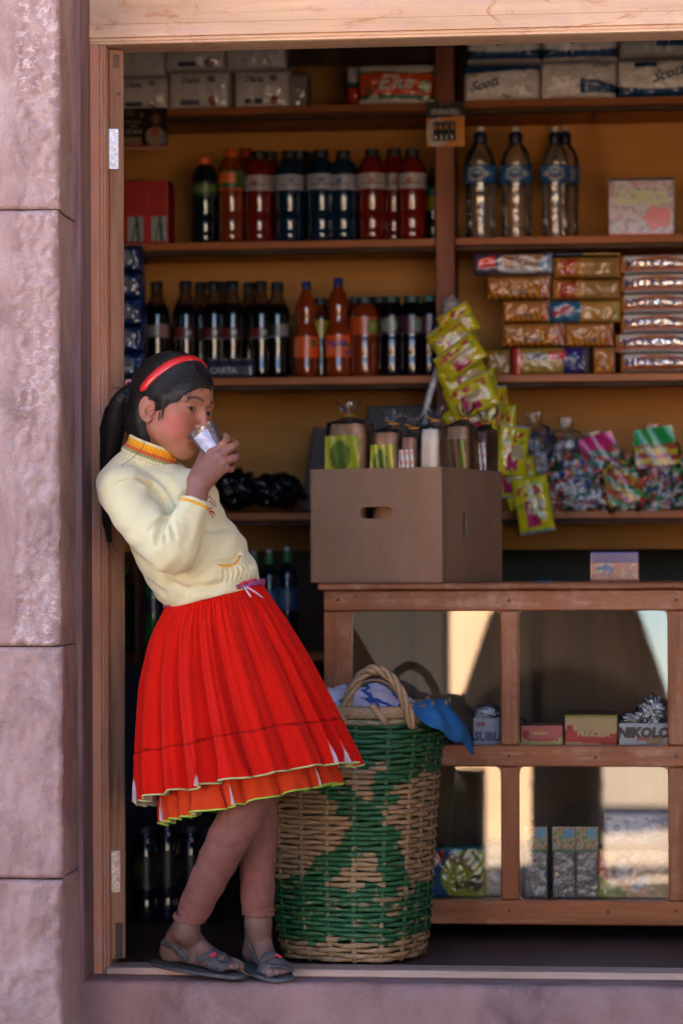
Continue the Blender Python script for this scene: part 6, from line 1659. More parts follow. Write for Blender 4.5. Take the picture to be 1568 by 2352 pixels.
# lower compartment
def field2(s,t):
    c=(.015,.075,.22)
    if ((s-1.0)/.66)**2+((t-.42)/.62)**2<1: c=(.36,.34,.05)
    if .48<s<.80 and .42+.3*math.sin(s*3)-.25*(s-.4)*1.2<t<.85-.1*(s-.4): c=(.34,.20,.07)
    if s<.40 and .42+.75*s<t<.58+1.05*s: c=(.40,.025,.02)
    if .55<s<.80 and .18<t<.33: c=(.13,.11,.02)
    if ((s-.88)/.10)**2+((t-.30)/.17)**2<1: c=(.12,.07,.03)
    if t>.93: c=(.03,.16,.14)
    return c
pack('cracker_pack','large blue and yellow cracker pack with red flag beside the basket','crackers',960,1946,1112,2066,DU,.11,field2,[('FIELD',.17,.62,.20,(.5,.30,.28),.25,.55)],None,FILM,.12,.006,.003,zrest=ZF)
pack('cracker_pack','pale pack of four round biscuits seen through the edge of the left lower pane','crackers',1113,1938,1160,2066,DU+.02,.10,lambda s,t:(.50,.46,.40) if ((s-.5)/.32)**2+(((t*4)%1-.5)/.36)**2<1 else (.48,.36,.20),(),None,FILM,.1,.004,.003,zrest=ZF)
def card1(s,t):
    c=(.36,.34,.12)
    k=speck([(.45,.08,.06),(.10,.22,.30),(.42,.30,.06),(.08,.20,.08),(.5,.4,.36)],6,-.1,5)(s,t); c=k or c
    if ((s-.72)/.22)**2+((t-.74)/.22)**2<1: c=(.10,.32,.48)
    if t<.07: c=(.02,.12,.06)
    return c
def bagp(s,t):
    c=(.20,.19,.19)
    k=speck([(.34,.32,.31),(.12,.11,.11),(.26,.23,.22),(.30,.28,.27)],7,-.5,8)(s,t); c=k or c
    if t>.93: c=(.03,.03,.04)
    return c
for i,(a,b,lb) in enumerate(((1204,1256,'leftmost'),(1268,1320,'middle'),(1322,1372,'rightmost'))):
    tb=pack('toy_bag','%s clear bag of small toys with a colourful header card in the lower right pane'%lb,'toy bag',a,1902,b,2066,DU+.004*i,.035,bagp,(),'toy bags with header cards inside the counter',FILM,.3,.004,.004,seed=120+i,zrest=ZF)
    hh=(WZ(1902,DU,1300)-ZF); wv=WX(b,DU)-WX(a,DU); m=MB(); fyq=panel(m,wv*1.02,hh*.36,.003,card1,18,16,0,0,seed=i); m.build('header_card',GLOSS,tb,loc=(0,-.019,hh*.655))
def oreo(s,t):
    c=(.40,.36,.42)
    if t<.16: c=(.38,.28,.27)
    if t>.86: c=(.48,.40,.46)
    if ((s-.17)/.13)**2+((t-.56)/.30)**2<1: c=(.62,.60,.66)
    if ((s-.17)/.05)**2+((t-.56)/.13)**2<1: c=(.36,.33,.40)
    return c
pack('cookie_pack','grey-violet cookie pack with white capital letters on top of the orange pack','cookies',1386,1868,1560,1950,DU+.01,.10,oreo,[('O',.17,.56,.52,(.66,.64,.70),0,0,.05),('REO',.50,.58,.36,(.64,.62,.68),0,0,.05,1.1)],None,FILM,.12,.006,.004)
def org2(s,t):
    c=(.62,.36,.20)
    if s<.12: c=(.50,.12,.04)
    if s<.35 and t<.38-.9*(s-.10): c=(.26,.28,.06)
    r_=((s-.30)/.13)**2+((t-.58)/.30)**2
    if r_<1: c=(.34,.22,.17)
    if r_<.35: c=(.55,.50,.46)
    if .42<s<.62 and .15+.6*(s-.42)<t<.38+.6*(s-.42): c=(.36,.38,.46)
    if s>.6 and t<.5: c=speck([(.58,.42,.20),(.50,.34,.16)],12,-.2,4)(s,t) or c
    return c
pack('cookie_pack','orange cookie pack with a round biscuit picture at the bottom right of the counter','cookies',1372,1952,1560,2066,DU,.10,org2,[('Charada',.66,.74,.20,(.36,.22,.16),.25,.08,.03,.9)],None,FILM,.12,.006,.004,zrest=ZF)
# dim things under the counter
for i,(u,lb) in enumerate(((1530,'dim rounded jar in the dark under the counter, left one'),(1610,'dim rounded jar in the dark under the counter, cut by the right edge'))):
    m=MB(); m.lathe([(.02,0),(.05,.004),(.055,.02),(.05,.04),(.02,.052),(.012,.07),(.0,.071)],20,col=(.05,.04,.04)); o=m.build('glass_jar',BPET,None,loc=(WX(u,.95),.95,-.0035)); tag(o,lb,'jar')
# purple box, blue paper on the counter
def purp(s,t):
    c=(.07,.012,.12) if t>.62 else (.42,.13,.06)
    if t<=.62 and ((s-.30)/.17)**2+((t-.40)/.20)**2<1: c=(.03,.10,.25)
    if t<=.62: c=speck([(.45,.10,.05),(.5,.42,.12),(.42,.35,.32),(.30,.12,.06)],8,.1,7)(s,t) or c
    return c
pack('sweets_carton','purple topped sweets carton standing on the counter right of the cardboard box','box',1355,1268,1466,1334,.86,.10,purp,(),None,GLOSS,0,.002,0,zrest=zt1)
m=MB(); p=W(1248,1332,.8); m.add([(-.02,-.03,0),(.022,-.028,0),(.024,.03,.004),(-.018,.028,.001),(-.02,-.03,.001),(.022,-.028,.001),(.024,.03,.005),(-.018,.028,.002)],[(0,3,2,1),(4,5,6,7),(0,1,5,4),(1,2,6,5),(2,3,7,6),(3,0,4,7)]); o=m.build('paper_slip',plain('blue_paper',(.01,.12,.30),.6),None,loc=(p.x,.75,zt1+.0006)); tag(o,'small blue paper slip lying on the counter top','paper')

# ------------------------------------------------------------------ cardboard box with bread
def kraft():
    m,t,p=nt('cardboard'); co=objco(t); n=noise_tex(t,mapping(t,co,(1,1,.3)),9,4); n2=noise_tex(t,co,60,5,.7)
    c=ramp(t,n,[(.3,(.30,.175,.105)),(.7,(.36,.22,.138))]); c=mixc(t,.35,c,ramp(t,n2,[(.3,.75),(.7,1.1)]),'MULTIPLY'); t.links.new(c,p.inputs['Base Color']); p.inputs['Roughness'].default_value=.9; p.inputs['Specular IOR Level'].default_value=.15
    wv=N(t,'ShaderNodeTexWave'); wv.inputs['Scale'].default_value=55; wv.inputs['Distortion'].default_value=.3; t.links.new(mapping(t,co,(1,1,.02)),wv.inputs['Vector']); bump(t,p,wv.outputs['Fac'],.12,.0012); return m
KB=kraft()
Pn=W(1017,1337,.575); Pl=W(713,1337,.69); fx=(Pl-Pn); fx.z=0; Wd=fx.length; fxn=fx.normalized(); sxn=V((-fxn.y,fxn.x,0)); sxn=sxn if sxn.y>0 else -sxn
Hb=W(1017,1073,.575).z-zt1
# side length so that the far edge lands at u=1150
Ls=.2
for q in range(60):
    p=Pn+sxn*Ls; r=p-CAM; uu=784+F*((R_CAM.transposed()@r).x/(-(R_CAM.transposed()@r).z))
    if uu>1152 or Ls>.55: break
    Ls+=.006
cbx=empty('cardboard_box',(Pn.x,Pn.y,zt1+.0008),label='open brown cardboard box with oval hand hole on the counter, full of bread bags',cat='box')
def wall(m,a,b,h,t=.004,hole=None):
    "vertical panel from a to b (2D), with an optional stadium hole (centre s, centre z, half width, half height)"
    a=V((a[0],a[1],0)); b=V((b[0],b[1],0)); L_=(b-a).length; e=(b-a).normalized(); nrm=V((e.y,-e.x,0))
    n=32; outer=[];inner=[]
    for i in range(n):
        an=2*PI*i/n; c,s=math.cos(an),math.sin(an); k=1/max(abs(c),abs(s)); outer.append((L_/2+c*k*L_/2,h/2+s*k*h/2))
        if hole:
            x=hole[2]*c*1.0; xx=math.copysign(min(abs(x)*1.6,hole[2]-hole[3]),c) if hole[2]>hole[3] else 0
            if hole[2]>=hole[3]: inner.append((hole[0]*L_+xx+c*hole[3],hole[1]*h+s*hole[3]))
            else: yy=math.copysign(min(abs(s*hole[3])*1.6,hole[3]-hole[2]),s); inner.append((hole[0]*L_+c*hole[2],hole[1]*h+yy+s*hole[2]))
        else: inner.append((L_/2,h/2))
    # use exact corners
    vs_=[]
    for off in (0,t):
        for (x,z) in outer+inner: vs_.append(a+e*x+V((0,0,z))-nrm*off)
    fs_=[(i,(i+1)%n,n+(i+1)%n,n+i) for i in range(n)]; k=2*n
    fs_+=[(k+i,k+n+i,k+n+(i+1)%n,k+(i+1)%n) for i in range(n)]+[(i,k+i,k+(i+1)%n,(i+1)%n) for i in range(n)]+[(n+i,n+(i+1)%n,k+n+(i+1)%n,k+n+i) for i in range(n)]
    m.add(vs_,fs_)
c0=V((0,0,0)); cL=fxn*Wd; cR=sxn*Ls; cB=cL+cR
m=MB(); wall(m,cL,c0,Hb,hole=(.505,.61,.045,.0155)); m.build('front_panel',KB,cbx,smooth=20)
m=MB(); wall(m,c0,cR,Hb,hole=(.36,.50,.012,.033)); m.build('side_panel',KB,cbx,smooth=20)
m=MB(); wall(m,cR,cB,Hb); m.build('back_panel',KB,cbx,smooth=20)
m=MB(); wall(m,cB,cL,Hb); m.build('side_panel',KB,cbx,smooth=20)
m=MB(); m.add([c0,cL,cB,cR],[(0,1,2,3)]); o=m.build('base_panel',KB,cbx,smooth=0); o.location=(0,0,.0008)
m=MB(); pc_=cL*.5+c0*.5; m.tube([pc_-sxn*.0005+V((0,0,.001)),pc_-sxn*.0008+V((0,0,Hb*.42))],.0012,6,flat=(sxn,.4)); m.build('crease',KB,cbx)
BREAD=plain('bread_crust',(.50,.235,.10),.8,var=.25,scale=30,bmp=.3,bscale=90)
BWHITE=plain('white_bread',(.78,.66,.52),.8,var=.1,bmp=.3)
BFILM=filmglass('bread_bag_film',.0,.10,(.98,.98,.98),.8,40,.008,.02,1.2)
YG=lambda s,t:(.42,.42,.03) if (((s-.45)/.3)**2+((t-.6)/.3)**2>1) else (.10,.16,.02)
def breadbag(label,u0,u1,vtop,d,mat,lab,twu,twv,dep=.10,rz=0,seed=0,labt=.60,col2=None):
    x0=WX(u0,d); x1=WX(u1,d); zt_=WZ(vtop,d,u0); z0=zt1+.01; h=zt_-z0; w=x1-x0
    e=empty('bread_bag',((x0+x1)/2,d+dep/2,z0),rad(-19),label,'bread','bread bags in the cardboard box')
    m=MB(); lbx=[];n=24
    for k in range(13):
        t=k/12; sc=1-.10*max(0,(t-.8)/.2)**2*1.5
        for i in range(n):
            a=2*PI*i/n; c,s=math.cos(a),math.sin(a); q=(abs(c)**5+abs(s)**5)**-.2
            lbx.append((w*.47*c*q*sc,dep*.46*s*q*sc,h*(.0+.985*t)+.004*noise.noise(V((c*2,s*2,t*3+seed)))))
    m.add(lbx,[(k*n+i,k*n+(i+1)%n,(k+1)*n+(i+1)%n,(k+1)*n+i) for k in range(12) for i in range(n)]+[tuple(12*n+i for i in range(n))]); m.build('loaf',mat,e,smooth=50)
    if lab:
        m=MB(); lz1=h*.98*labt if labt>1 else None; hl=(WZ(vtop+33,d,u0)-z0); hl0=hl-.13
        n1,n2=24,16; vs_=[];cc=[]
        for k in range(n2+1):
            for i in range(n1+1):
                s=i/n1;t=k/n2; vs_.append(((s-.5)*w*.86,-dep*.505-.0012*math.sin(s*20+t*5)-.003,hl0+(hl-hl0)*t)); cc.append(lab(s,t))
        m.add(vs_,[(k*(n1+1)+i,k*(n1+1)+i+1,(k+1)*(n1+1)+i+1,(k+1)*(n1+1)+i) for k in range(n2) for i in range(n1)],col=cc); m.build('printed_label',FILM,e,smooth=180)
    tp=W(twu,twv,d+dep/2)-e.location; tp=V((tp.x,tp.y,tp.z)); m=MB(); n1=36; prof=[(1.0,0),(1.02,.3),(1.0,.72),(.97,.90)]; vs_=[]
    lv=[(1.03,0),(1.04,.5),(1.02,.9),(.98,.992),(.60,1.012)]
    for (f_,t) in lv:
        for i in range(n1):
            a=2*PI*i/n1; c,s=math.cos(a),math.sin(a); q=(abs(c)**4+abs(s)**4)**-.25; wr_=1+.02*math.sin(a*9+t*4+seed)+.015*noise.noise(V((c*3,s*3,t*6)))
            vs_.append((w*.5*c*q*f_*wr_,dep*.5*s*q*f_*wr_,h*t))
    tb_=V((tp.x,0,h*1.0+ (tp.z-h)*.34)); 
    for r_,z_,o2 in ((.011,tb_.z,0),(.009,tb_.z+.005,0),(.016,tb_.z+.014,.3),(.024,tb_.z+.026,.8),(.027,max(tp.z,tb_.z+.034),1.0)):
        for i in range(n1):
            a=2*PI*i/n1; wv_=1+.45*o2*math.sin(a*5+seed)*math.cos(a*3); vs_.append((tp.x*(1)+r_*math.cos(a)*wv_,r_*.6*math.sin(a)*wv_,z_+.008*o2*math.sin(a*4+seed)))
    K_=len(vs_)//n1; m.add(vs_,[(k*n1+i,k*n1+(i+1)%n1,(k+1)*n1+(i+1)%n1,(k+1)*n1+i) for k in range(K_-1) for i in range(n1)]); m.build('film',BFILM,e,smooth=180)
    m=MB(); m.tube([(tp.x+.0125*math.cos(q*PI/6),.009*math.sin(q*PI/6),tb_.z+.002) for q in range(13)]+[(tp.x-.022,-.006,tb_.z+.012)],.0022,6,col=(.75,.30,.02)); m.build('twist_tie',CAPM,e,smooth=180)
    return e
bd=.715
breadbag('bread bag with green and yellow label, leftmost in the box',752,852,968,bd,BREAD,YG,800,932,.10,seed=1)
breadbag('smaller bread bag second from the left in the box',858,926,988,bd-.045,BREAD,YG,904,948,.09,seed=2)
chk=lambda s,t:(.50,.42,.36) if ((s*3.0)%1<.5 or (t*5)%1<.45) else (.55,.03,.03)
breadbag('bread bag with red and white checked print in the middle of the box',924,968,1000,bd-.06,plain('dark_crust',(.36,.15,.07),.8),chk,950,955,.08,seed=3)
breadbag('pale white bread bag right of the checked print',968,1020,980,bd-.075,BWHITE,None,1000,944,.08,seed=4)
breadbag('tall bread bag with shiny streaks at the front corner of the box',1024,1090,975,.815,BREAD,lambda s,t:(.20,.10,.05) if .25<s<.75 else (.24,.25,.03),1068,936,.09,seed=5)
breadbag('bread bag with reddish print behind the right side of the box',1092,1134,985,.925,plain('dark_loaf',(.14,.06,.04),.8),chk,1120,950,.09,seed=6)

# ------------------------------------------------------------------ hanging snack bags
def snack(label,u,v,w,h,rot,d,seed,ry=0,shade=1.0,flip=False):
    s_=(6.5+d)/F; c=W(u,v,d); w*=s_; h*=s_
    rg=random.Random(seed)
    def pf(s,t):
        if t<.055 or t>.945: return (.36,.38,.42) if (t<.055)^flip else (.50,.44,.03)
        c=(.62,.53,.015)
        if .30<s<.66 and .12<t<.60: c=(.42,.02,.10)
        if ((s-.62)/.22)**2+((t-.46)/.16)**2<1: c=(.48,.38,.20)
        if .12<s<.9 and .66<t<.84 and noise.noise(V((s*7,t*9,seed)))>.0: c=(.45,.05,.06)
        if noise.noise(V((s*5,t*5,seed+3)))>.42: c=(.30,.36,.04)
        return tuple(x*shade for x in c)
    m=MB(); panel(m,w,h,.040*1.0,pf,22,30,.9,.002,seed,.004)
    o=m.build('snack_bag',FILM,None,smooth=180); o.location=c; o.rotation_euler=(0,rot,ry)
    # pivot at the centre
    for vtx in o.data.vertices: vtx.co.z-=h/2
    tag(o,label,'snack bag','yellow snack bags hanging in a string from the post'); return o
sb=[(1030,765,92,60,-.75,1.665,'yellow snack bag pressed against the post, mostly covered by its neighbours'),
 (1110,905,74,110,-.20,1.655,'yellow snack bag filling the bend of the string behind the wide one'),
 (1150,1060,64,118,.10,1.660,'yellow snack bag tucked behind the one at the box corner'),
 (1205,1095,58,90,-.25,1.665,'small visible end of a yellow snack bag above the lowest one'),
 (1052,742,84,74,-.50,1.640,'topmost yellow snack bag, folded over the string by the post'),
 (1040,782,100,70,-.62,1.625,'yellow snack bag under the topmost one, its silver edge facing left'),
 (1056,822,112,70,-.62,1.600,'yellow snack bag with a long silver lower edge above the bread bags'),
 (1066,868,112,82,-.45,1.625,'yellow snack bag with magenta patch at the level of the shelf board'),
 (1082,912,118,84,-.40,1.610,'wide yellow snack bag just above the tied bread bags'),
 (1078,960,110,80,-.55,1.640,'dim yellow snack bag half behind the bread bag knots'),
 (1140,938,60,104,-.08,1.630,'narrow upright yellow snack bag right of the wide one'),
 (1162,985,56,112,.06,1.615,'narrow yellow snack bag seen edge-on in the middle of the string'),
 (1176,1035,72,120,.12,1.600,'yellow snack bag right behind the box corner'),
 (1172,1090,78,110,-.05,1.625,'yellow snack bag with a silver crease, third from the bottom'),
 (1188,1120,66,92,-.30,1.640,'second lowest yellow snack bag with a blue grey edge'),
 (1224,1160,84,132,-.16,1.590,'lowest yellow snack bag hanging clear below the shelf board')]
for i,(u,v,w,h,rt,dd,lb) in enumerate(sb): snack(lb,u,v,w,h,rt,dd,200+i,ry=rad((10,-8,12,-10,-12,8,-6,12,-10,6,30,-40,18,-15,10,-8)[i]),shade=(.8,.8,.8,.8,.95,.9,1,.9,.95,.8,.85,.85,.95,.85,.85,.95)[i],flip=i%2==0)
m=MB(); pts=[W(u,v,d) for u,v,d in ((1036,683,1.72),(1042,700,1.66),(1050,742,1.655),(1056,822,1.65),(1080,912,1.66),(1120,960,1.655),(1170,1035,1.65),(1200,1120,1.65),(1222,1140,1.64))]
m.tube(pts,.004,6,flat=((0,1,0),.4)); o=m.build('hanging_string',plain('grey_tape',(.45,.42,.44),.4),None,smooth=180); tag(o,'grey tape string holding the row of yellow snack bags','string')
blob('tape_wad','crumpled clear tape wad on the post holding the snack string','tape',1036,708,1.68,.022,.032,.02,plain('tape_plastic',(.36,.32,.34),.2,var=.35,scale=60,bmp=.7,bscale=60,bdist=.006),21,.4,22)
m=MB(); pts=[W(u,v,1.66) for u,v in ((1006,838),(998,870),(986,905),(976,945),(974,975))]; m.tube(pts,.010,8,flat=((0,1,0),.25)); o=m.build('plastic_strip',plain('clear_strip',(.30,.32,.38),.25,var=.4,scale=50,bmp=.5),None,smooth=180); tag(o,'loose pale plastic strip hanging left of the snack bags','strip')
# ------------------------------------------------------------------ woven basket
BD=.240; BU=812
NATm=None
def cane():
    m,t,p=nt('painted_cane'); a=N(t,'ShaderNodeVertexColor'); a.layer_name='Col'; co=objco(t)
    n=noise_tex(t,mapping(t,co,(1,1,3)),90,5,.7); n2=noise_tex(t,mapping(t,co,(1,1,2.2)),28,5,.75)
    fresh=ramp(t,n,[(.25,(.17,.105,.05)),(.55,(.32,.215,.115)),(.8,(.44,.32,.19))]); grn=ramp(t,n,[(.3,(.005,.052,.020)),(.7,(.015,.13,.045))])
    # paint where the mask says so, worn off in scratches
    sepm=N(t,'ShaderNodeMath',operation='SUBTRACT'); t.links.new(a.outputs['Color'],sepm.inputs[0]); w=ramp(t,n2,[(.50,0.0),(.66,.85)]); t.links.new(w,sepm.inputs[1])
    f=ramp(t,sepm.outputs[0],[(.20,0.0),(.50,1.0)])
    c=mixc(t,f,fresh,grn); t.links.new(c,p.inputs['Base Color']); p.inputs['Roughness'].default_value=.55
    bump(t,p,noise_tex(t,mapping(t,co,(1,1,5)),160,3),.4,.001); return m
CANE=cane()
cxB=WX(BU,BD); zT=WZ(1652,BD,BU)
def vz(v): return WZ(v,BD,BU)
RT_=[(vz(2232),.136,.004),(vz(2215),.150,.002),(vz(2180),.160,-.002),(vz(2120),.172,-.004),(vz(2000),.180,-.004),(vz(1880),.184,-.002),(vz(1760),.192,.0),(vz(1650),.203,.004),(vz(1600),.206,.005)]
def Rz(z):
    for i in range(len(RT_)-1):
        if z<=RT_[i+1][0]:
            t=(z-RT_[i][0])/(RT_[i+1][0]-RT_[i][0]); t=max(0,t); return RT_[i][1]*(1-t)+RT_[i+1][1]*t, RT_[i][2]*(1-t)+RT_[i+1][2]*t
    return RT_[-1][1],RT_[-1][2]
def bp(a,z,off=0,tw=rad(18)):
    r,dx=Rz(z); aa=a+tw; c,s=math.cos(aa),math.sin(aa); q=(abs(c)**3.0+abs(s)**3.0)**(-1/3.0)*.965
    return V((cxB+dx+(r*q+off)*math.cos(a),BD+(r*q+off)*.93*math.sin(a),z))
def paint_mask(p):
    "green paint on the front, in picture-like coordinates of the basket itself"
    U=(p.x-cxB)*960; Z=2235-(p.z+.0)*945   # approx D px
    U+=26*noise.noise(V((p.z*38,p.x*9,1))); Z+=26*noise.noise(V((p.x*22,p.z*10,5)))
    u=U+BU; v=Z; 
    if p.y>BD+.10: return .75 if (v<1800 or v>2060) else .1
    k=0
    if v<1800+ (20 if u>900 else -6): k=1
    def seg(x0,y0,x1,y1,w):
        L2=(x1-x0)**2+(y1-y0)**2; t=max(0,min(1,((u-x0)*(x1-x0)+(v-y0)*(y1-y0))/L2)); dd=math.hypot(u-x0-t*(x1-x0),v-y0-t*(y1-y0)); return max(0,min(1,(w-dd)/9+.5))
    k=max(k,seg(925,1800,862,1920,26),seg(862,1900,858,1960,40),seg(775,1835,835,1905,26),seg(700,1800,770,1810,22),seg(850,1940,790,2010,28),seg(790,2000,735,2045,26),seg(895,1950,925,2080,26),seg(870,1930,905,1990,24))
    if v>2062 and v<2185: k=max(k,.85)
    if v>2050 and u<760 and v<2190: k=max(k,.9)
    if 850<u<950 and 2060<v<2130: k=min(k,.35+.5*(noise.noise(V((u*.05,v*.1,2)))>0))
    return k
bk=empty('woven_basket',(cxB,BD,0),label='tall woven cane basket with worn green paint standing behind the girl\'s legs',cat='basket')
bo=bk.location
NSK=17; m=MB()
z0=.001; z1=zT
for i in range(NSK):
    a=2*PI*i/NSK; pts=[];nr=[];cc=[]
    nz=46
    for k in range(nz+1):
        z=z0+(z1-z0)*k/nz; off=0; p=bp(a,z,off); pts.append(p-bo); nr.append((p-V((cxB,BD,z))).normalized())
    cc=[]
    for k in range(nz+1): mk=paint_mask(pts[k]+bo)*.75; cc+=[(mk,mk,mk)]*8
    m.tube(pts,.0075,8,flat=(nr,.42),col=cc)
m.build('stake',CANE,bk,smooth=180)
m=MB(); NRW=47; rg=random.Random(4)
for r in range(NRW):
    zb=z0+.006+(z1-z0-.012)*(r+.0)/(NRW-1); n=NSK*12; pts=[];nr=[];rs=[];cc=[]; ph0=rg.uniform(-.15,.15)
    for k in range(n+1):
        a=2*PI*k/n; w=math.cos(NSK*a/1+PI*r) if False else math.cos(NSK*a*.5*1.0+PI*(r%2))
        # over one stake, under the next: half frequency wave, offset each row
        wv=math.tanh(1.9*w)/.956
        z=zb+.0016*noise.noise(V((a*5,r*1.7,2)))*2+.0012*math.sin(a*2+r)
        p=bp(a,max(.008,z),.0044*wv+.0015); pts.append(p-bo); nr.append((p-V((cxB,BD,z))).normalized()); rs.append(.0063*(.82+.22*max(0,wv))*(1+.10*noise.noise(V((a*3,r,7)))))
        mk=paint_mask(p+V((0,0,.004*noise.noise(V((a*9,r,0)))))); cc+=[(mk,mk,mk)]*7
    m.tube(pts,rs,7,flat=(nr,.52),col=cc,cap=False)
m.build('weave',CANE,bk,smooth=180)
# base
m=MB(); n=40; vs_=[bp(2*PI*i/n,.012,-.004)-bo for i in range(n)]; m.add(vs_+[V((0,0,.012))],[(i,(i+1)%n,n) for i in range(n)],col=(0,0,0)); m.build('base',CANE,bk,smooth=0)
# rim: broad strip with diagonal wraps
def rimtube(z,off,rad_,fl,mk=0.0):
    n=120; pts=[bp(2*PI*k/n,z,off)-bo for k in range(n+1)]; nr=[(p).normalized() for p in [V((q.x,q.y,0)) for q in pts]]
    m.tube(pts,rad_,8,flat=(nr,fl),col=(mk,mk,mk),cap=False)
m=MB(); rimtube(vz(1628),.006,.0155,.35); m.build('rim',CANE,bk,smooth=180)
m=MB(); rimtube(vz(1650),.007,.0085,.55,.45); m.build('lower_rim',CANE,bk,smooth=180)
for q,a0 in enumerate([rad(x) for x in range(-172,188,24)]):
    pts=[];nr=[]
    for k in range(9):
        t=k/8; a=a0+.16*t; z=vz(1608)+(vz(1652)-vz(1608))*t; p=bp(a,z,.0125); pts.append(p-bo); nr.append(V((p.x-cxB,p.y-BD,0)).normalized())
    m=MB(); m.tube(pts,.0085,6,flat=(nr,.25),col=(0,0,0)); m.build('wrap',CANE,bk,smooth=180)
# handles: twisted rope arches
def rope(P_,R_,tw_,name,nst=3,r=.0065):
    o=None; m=MB(); n=len(P_)
    for s_ in range(nst):
        pts=[]
        for i,p in enumerate(P_):
            t=(P_[min(i+1,n-1)]-P_[max(i-1,0)]).normalized(); a=t.cross(V((0,1,0))).normalized(); b=t.cross(a); an=tw_*i/(n-1)+2*PI*s_/nst; sc=min(1,.55+i/6,.55+(n-1-i)/6)
            pts.append(p+(a*math.cos(an)+b*math.sin(an))*R_*sc)
        m.tube(pts,r,7,col=(0,0,0))
    return m.build(name,CANE,bk,smooth=180)
def bez(P_,n): return [P_[0]*(1-s)**3+P_[1]*3*s*(1-s)**2+P_[2]*3*s*s*(1-s)+P_[3]*s**3 for s in [i/n for i in range(n+1)]]
hd=BD-.185
hp=bez([W(778,1662,hd+.015)-bo,W(808,1555,hd-.005)-bo,W(845,1528,hd)-bo,W(872,1541,hd)-bo],26)+bez([W(872,1541,hd)-bo,W(905,1548,hd)-bo,W(930,1600,hd-.005)-bo,W(947,1672,hd+.012)-bo],26)[1:]
rope(hp,.0068,16,'handle')
m=MB(); hp2=bez([W(800,1655,hd+.01)-bo,W(806,1580,hd+.01)-bo,W(816,1560,hd+.01)-bo,W(838,1548,hd+.008)-bo],20); m.tube(hp2,.006,6,col=(0,0,0))
hb=bez([W(812,1590,BD+.165)-bo,W(850,1540,BD+.165)-bo,W(905,1560,BD+.165)-bo,W(925,1625,BD+.165)-bo],20); m.tube(hb,.0045,6,col=(0,0,0)); m.build('handle_strand',CANE,bk,smooth=180)
# cloths in the basket
def clothmat():
    m,t,p=nt('striped_cloth'); co=geopos(t)
    w=N(t,'ShaderNodeTexWave'); w.inputs['Scale'].default_value=7; w.inputs['Distortion'].default_value=9; w.inputs['Detail'].default_value=2; w.inputs['Detail Scale'].default_value=2.2; t.links.new(mapping(t,co,(1,.7,1),rot=(.3,.8,.2)),w.inputs['Vector'])
    c=ramp(t,w.outputs['Fac'],[(.0,(.02,.07,.30)),(.16,(.03,.10,.38)),(.22,(.46,.47,.58)),(.62,(.52,.52,.62)),(.66,(.30,.19,.10)),(.70,(.50,.50,.60))]); t.links.new(c,p.inputs['Base Color']); p.inputs['Roughness'].default_value=.85; bump(t,p,noise_tex(t,co,500,3),.2,.001); return m
STC=clothmat()
m=MB(); n=64; k_=26; vs_=[]
for k in range(k_+1):
    f_=k/k_
    for i in range(n):
        a=2*PI*i/n; p=bp(a,zT,-.012); q=V((cxB,BD,zT)).lerp(p,f_); hump=.088*(1-f_**3)+.018*noise.fractal(V((q.x*14,q.y*14,3)),1,2,4)*(1-f_**6)+.012*math.sin(a*3+f_*5)*f_*(1-f_)*2
        vs_.append(V((q.x,q.y,zT-.012+hump))-bo*0)
m.add(vs_,[(k*n+i,(k+1)*n+i,(k+1)*n+(i+1)%n,k*n+(i+1)%n) for k in range(k_) for i in range(n)])
o=m.build('striped_cloth',STC,None,smooth=180); o.modifiers.new('thick','SOLIDIFY').thickness=.0015; tag(o,'white cloth with blue and brown stripes bulging out of the basket','cloth')
BLC=plain('blue_cloth',(.010,.13,.34),.8,var=.2,scale=14,bmp=.3)
m=MB(); nu,nv=26,30; vs_=[]
for k in range(nv+1):
    t=k/nv
    for i in range(nu+1):
        s=i/nu
        # starts inside along the rim, goes over it and hangs down on the right
        a=rad(-52+62*s); 
        if t<.35: q=t/.35; p=bp(a,zT+.028+.018*math.sin(q*PI*.9),-.05+.066*q)
        else:
            q=(t-.35)/.65; p=bp(a,zT+.026,.016); out=.050*math.sin(min(1,q*1.2)*PI/2)*(.35+.65*s); p=p+V((1,-.25+.1*s,0)).normalized()*out; p.z-=(.095*s**.8+.012)*q+.004*math.sin(s*14)
        p=p+V((.003*math.sin(s*17+t*3),0,.003*math.sin(s*11+t*7))); vs_.append(p)
m.add(vs_,[(k*(nu+1)+i,k*(nu+1)+i+1,(k+1)*(nu+1)+i+1,(k+1)*(nu+1)+i) for k in range(nv) for i in range(nu)])
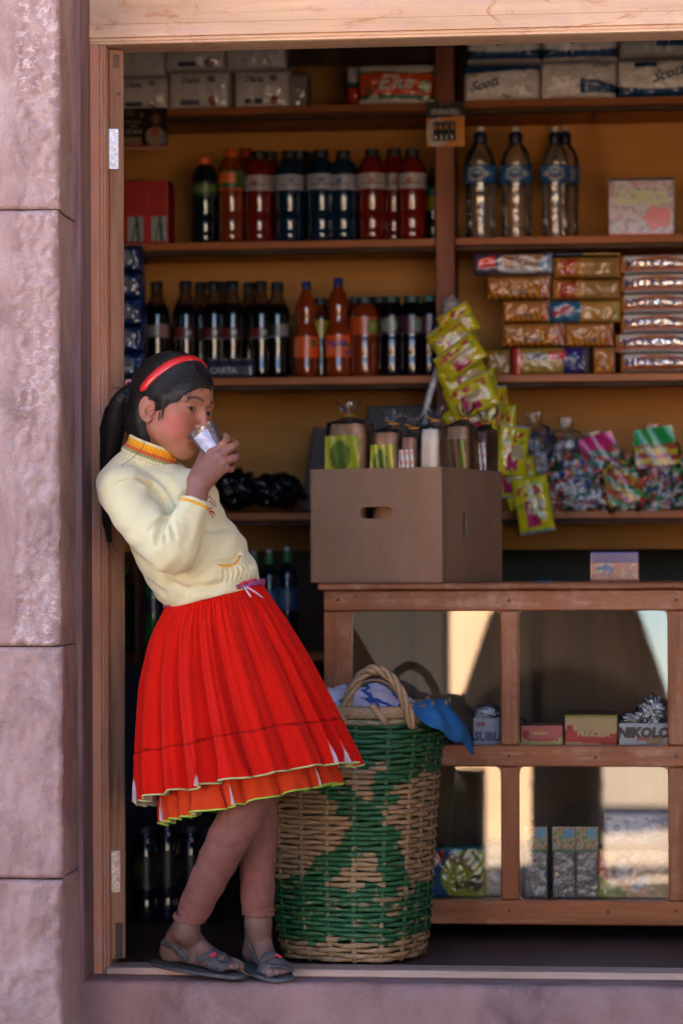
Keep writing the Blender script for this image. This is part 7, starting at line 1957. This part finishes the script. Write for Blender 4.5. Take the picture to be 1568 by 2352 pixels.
o=m.build('blue_cloth',BLC,None,smooth=180); o.modifiers.new('thick','SOLIDIFY').thickness=.0015; tag(o,'plain blue cloth hanging over the right side of the basket rim','cloth')

# market parasol out in the street: the glass shows its reflection
px_,py_=1.06,-7.9
ps=empty('market_parasol',(px_,py_,-.46),label='brown market parasol, canvas darkened as if in shade, standing in the street, mirrored in the counter glass',cat='parasol')
m=MB(); n=48; prof=[(.02,1.95),(.18,1.90),(.31,1.76),(.41,1.55),(.50,1.28),(.59,1.00),(.64,.80)]
vs_=[(r*math.cos(2*PI*i/n)*(1+.02*math.cos(8*2*PI*i/n)),r*math.sin(2*PI*i/n)*(1+.02*math.cos(8*2*PI*i/n)),z) for r,z in prof for i in range(n)]
m.add(vs_,[(k*n+i,(k+1)*n+i,(k+1)*n+(i+1)%n,k*n+(i+1)%n) for k in range(len(prof)-1) for i in range(n)]+[tuple(range(n))]); c_=m.build('canopy',plain('shade_brown_canvas',(.008,.005,.004),.95,spec=.1),ps,smooth=60); c_.modifiers.new('thick','SOLIDIFY').thickness=.004  # canvas darkened in place of shade, so its reflection stays dark
m=MB(); m.tube([(0,0,0.03),(0,0,1.97)],.02,10); m.build('pole',DARKW,ps)
m=MB(); m.lathe([(.19,0),(.20,.02),(.19,.3),(.20,.32),(.19,.34),(.19,.62),(.20,.64),(.19,.66),(.19,.92),(.17,.93)],28); o=m.build('oil_drum',plain('drum_paint',(.03,.022,.02),.6),None,loc=(px_+.02,py_+.45,-.46)); tag(o,'dark oil drum standing under the brown parasol in the street','drum')
sp_=empty('arcade_pier',(-.25,-8.3,-.46),0,'square brown stone pier, darkened as if in shade, standing in the street before the shop','pier')
m=MB(); m.box((-.75,-.25,.7105),(.64,.25,3.2)); m.build('shaft',plain('shade_dark_stone',(.010,.007,.006),.9,bmp=.4),sp_,bevel=.01)  # stone coloured near black so the sunlit pier reads as shaded
m=MB(); m.box((-.85,-.31,0),(.84,.31,.71)); m.build('plinth',MATS['shade_dark_stone'],sp_,bevel=.01)
m=MB(); m.lathe([(.22,0),(.22,.04),(.05,.07),(.04,.2)],24); m.build('base',PLASTER,ps)
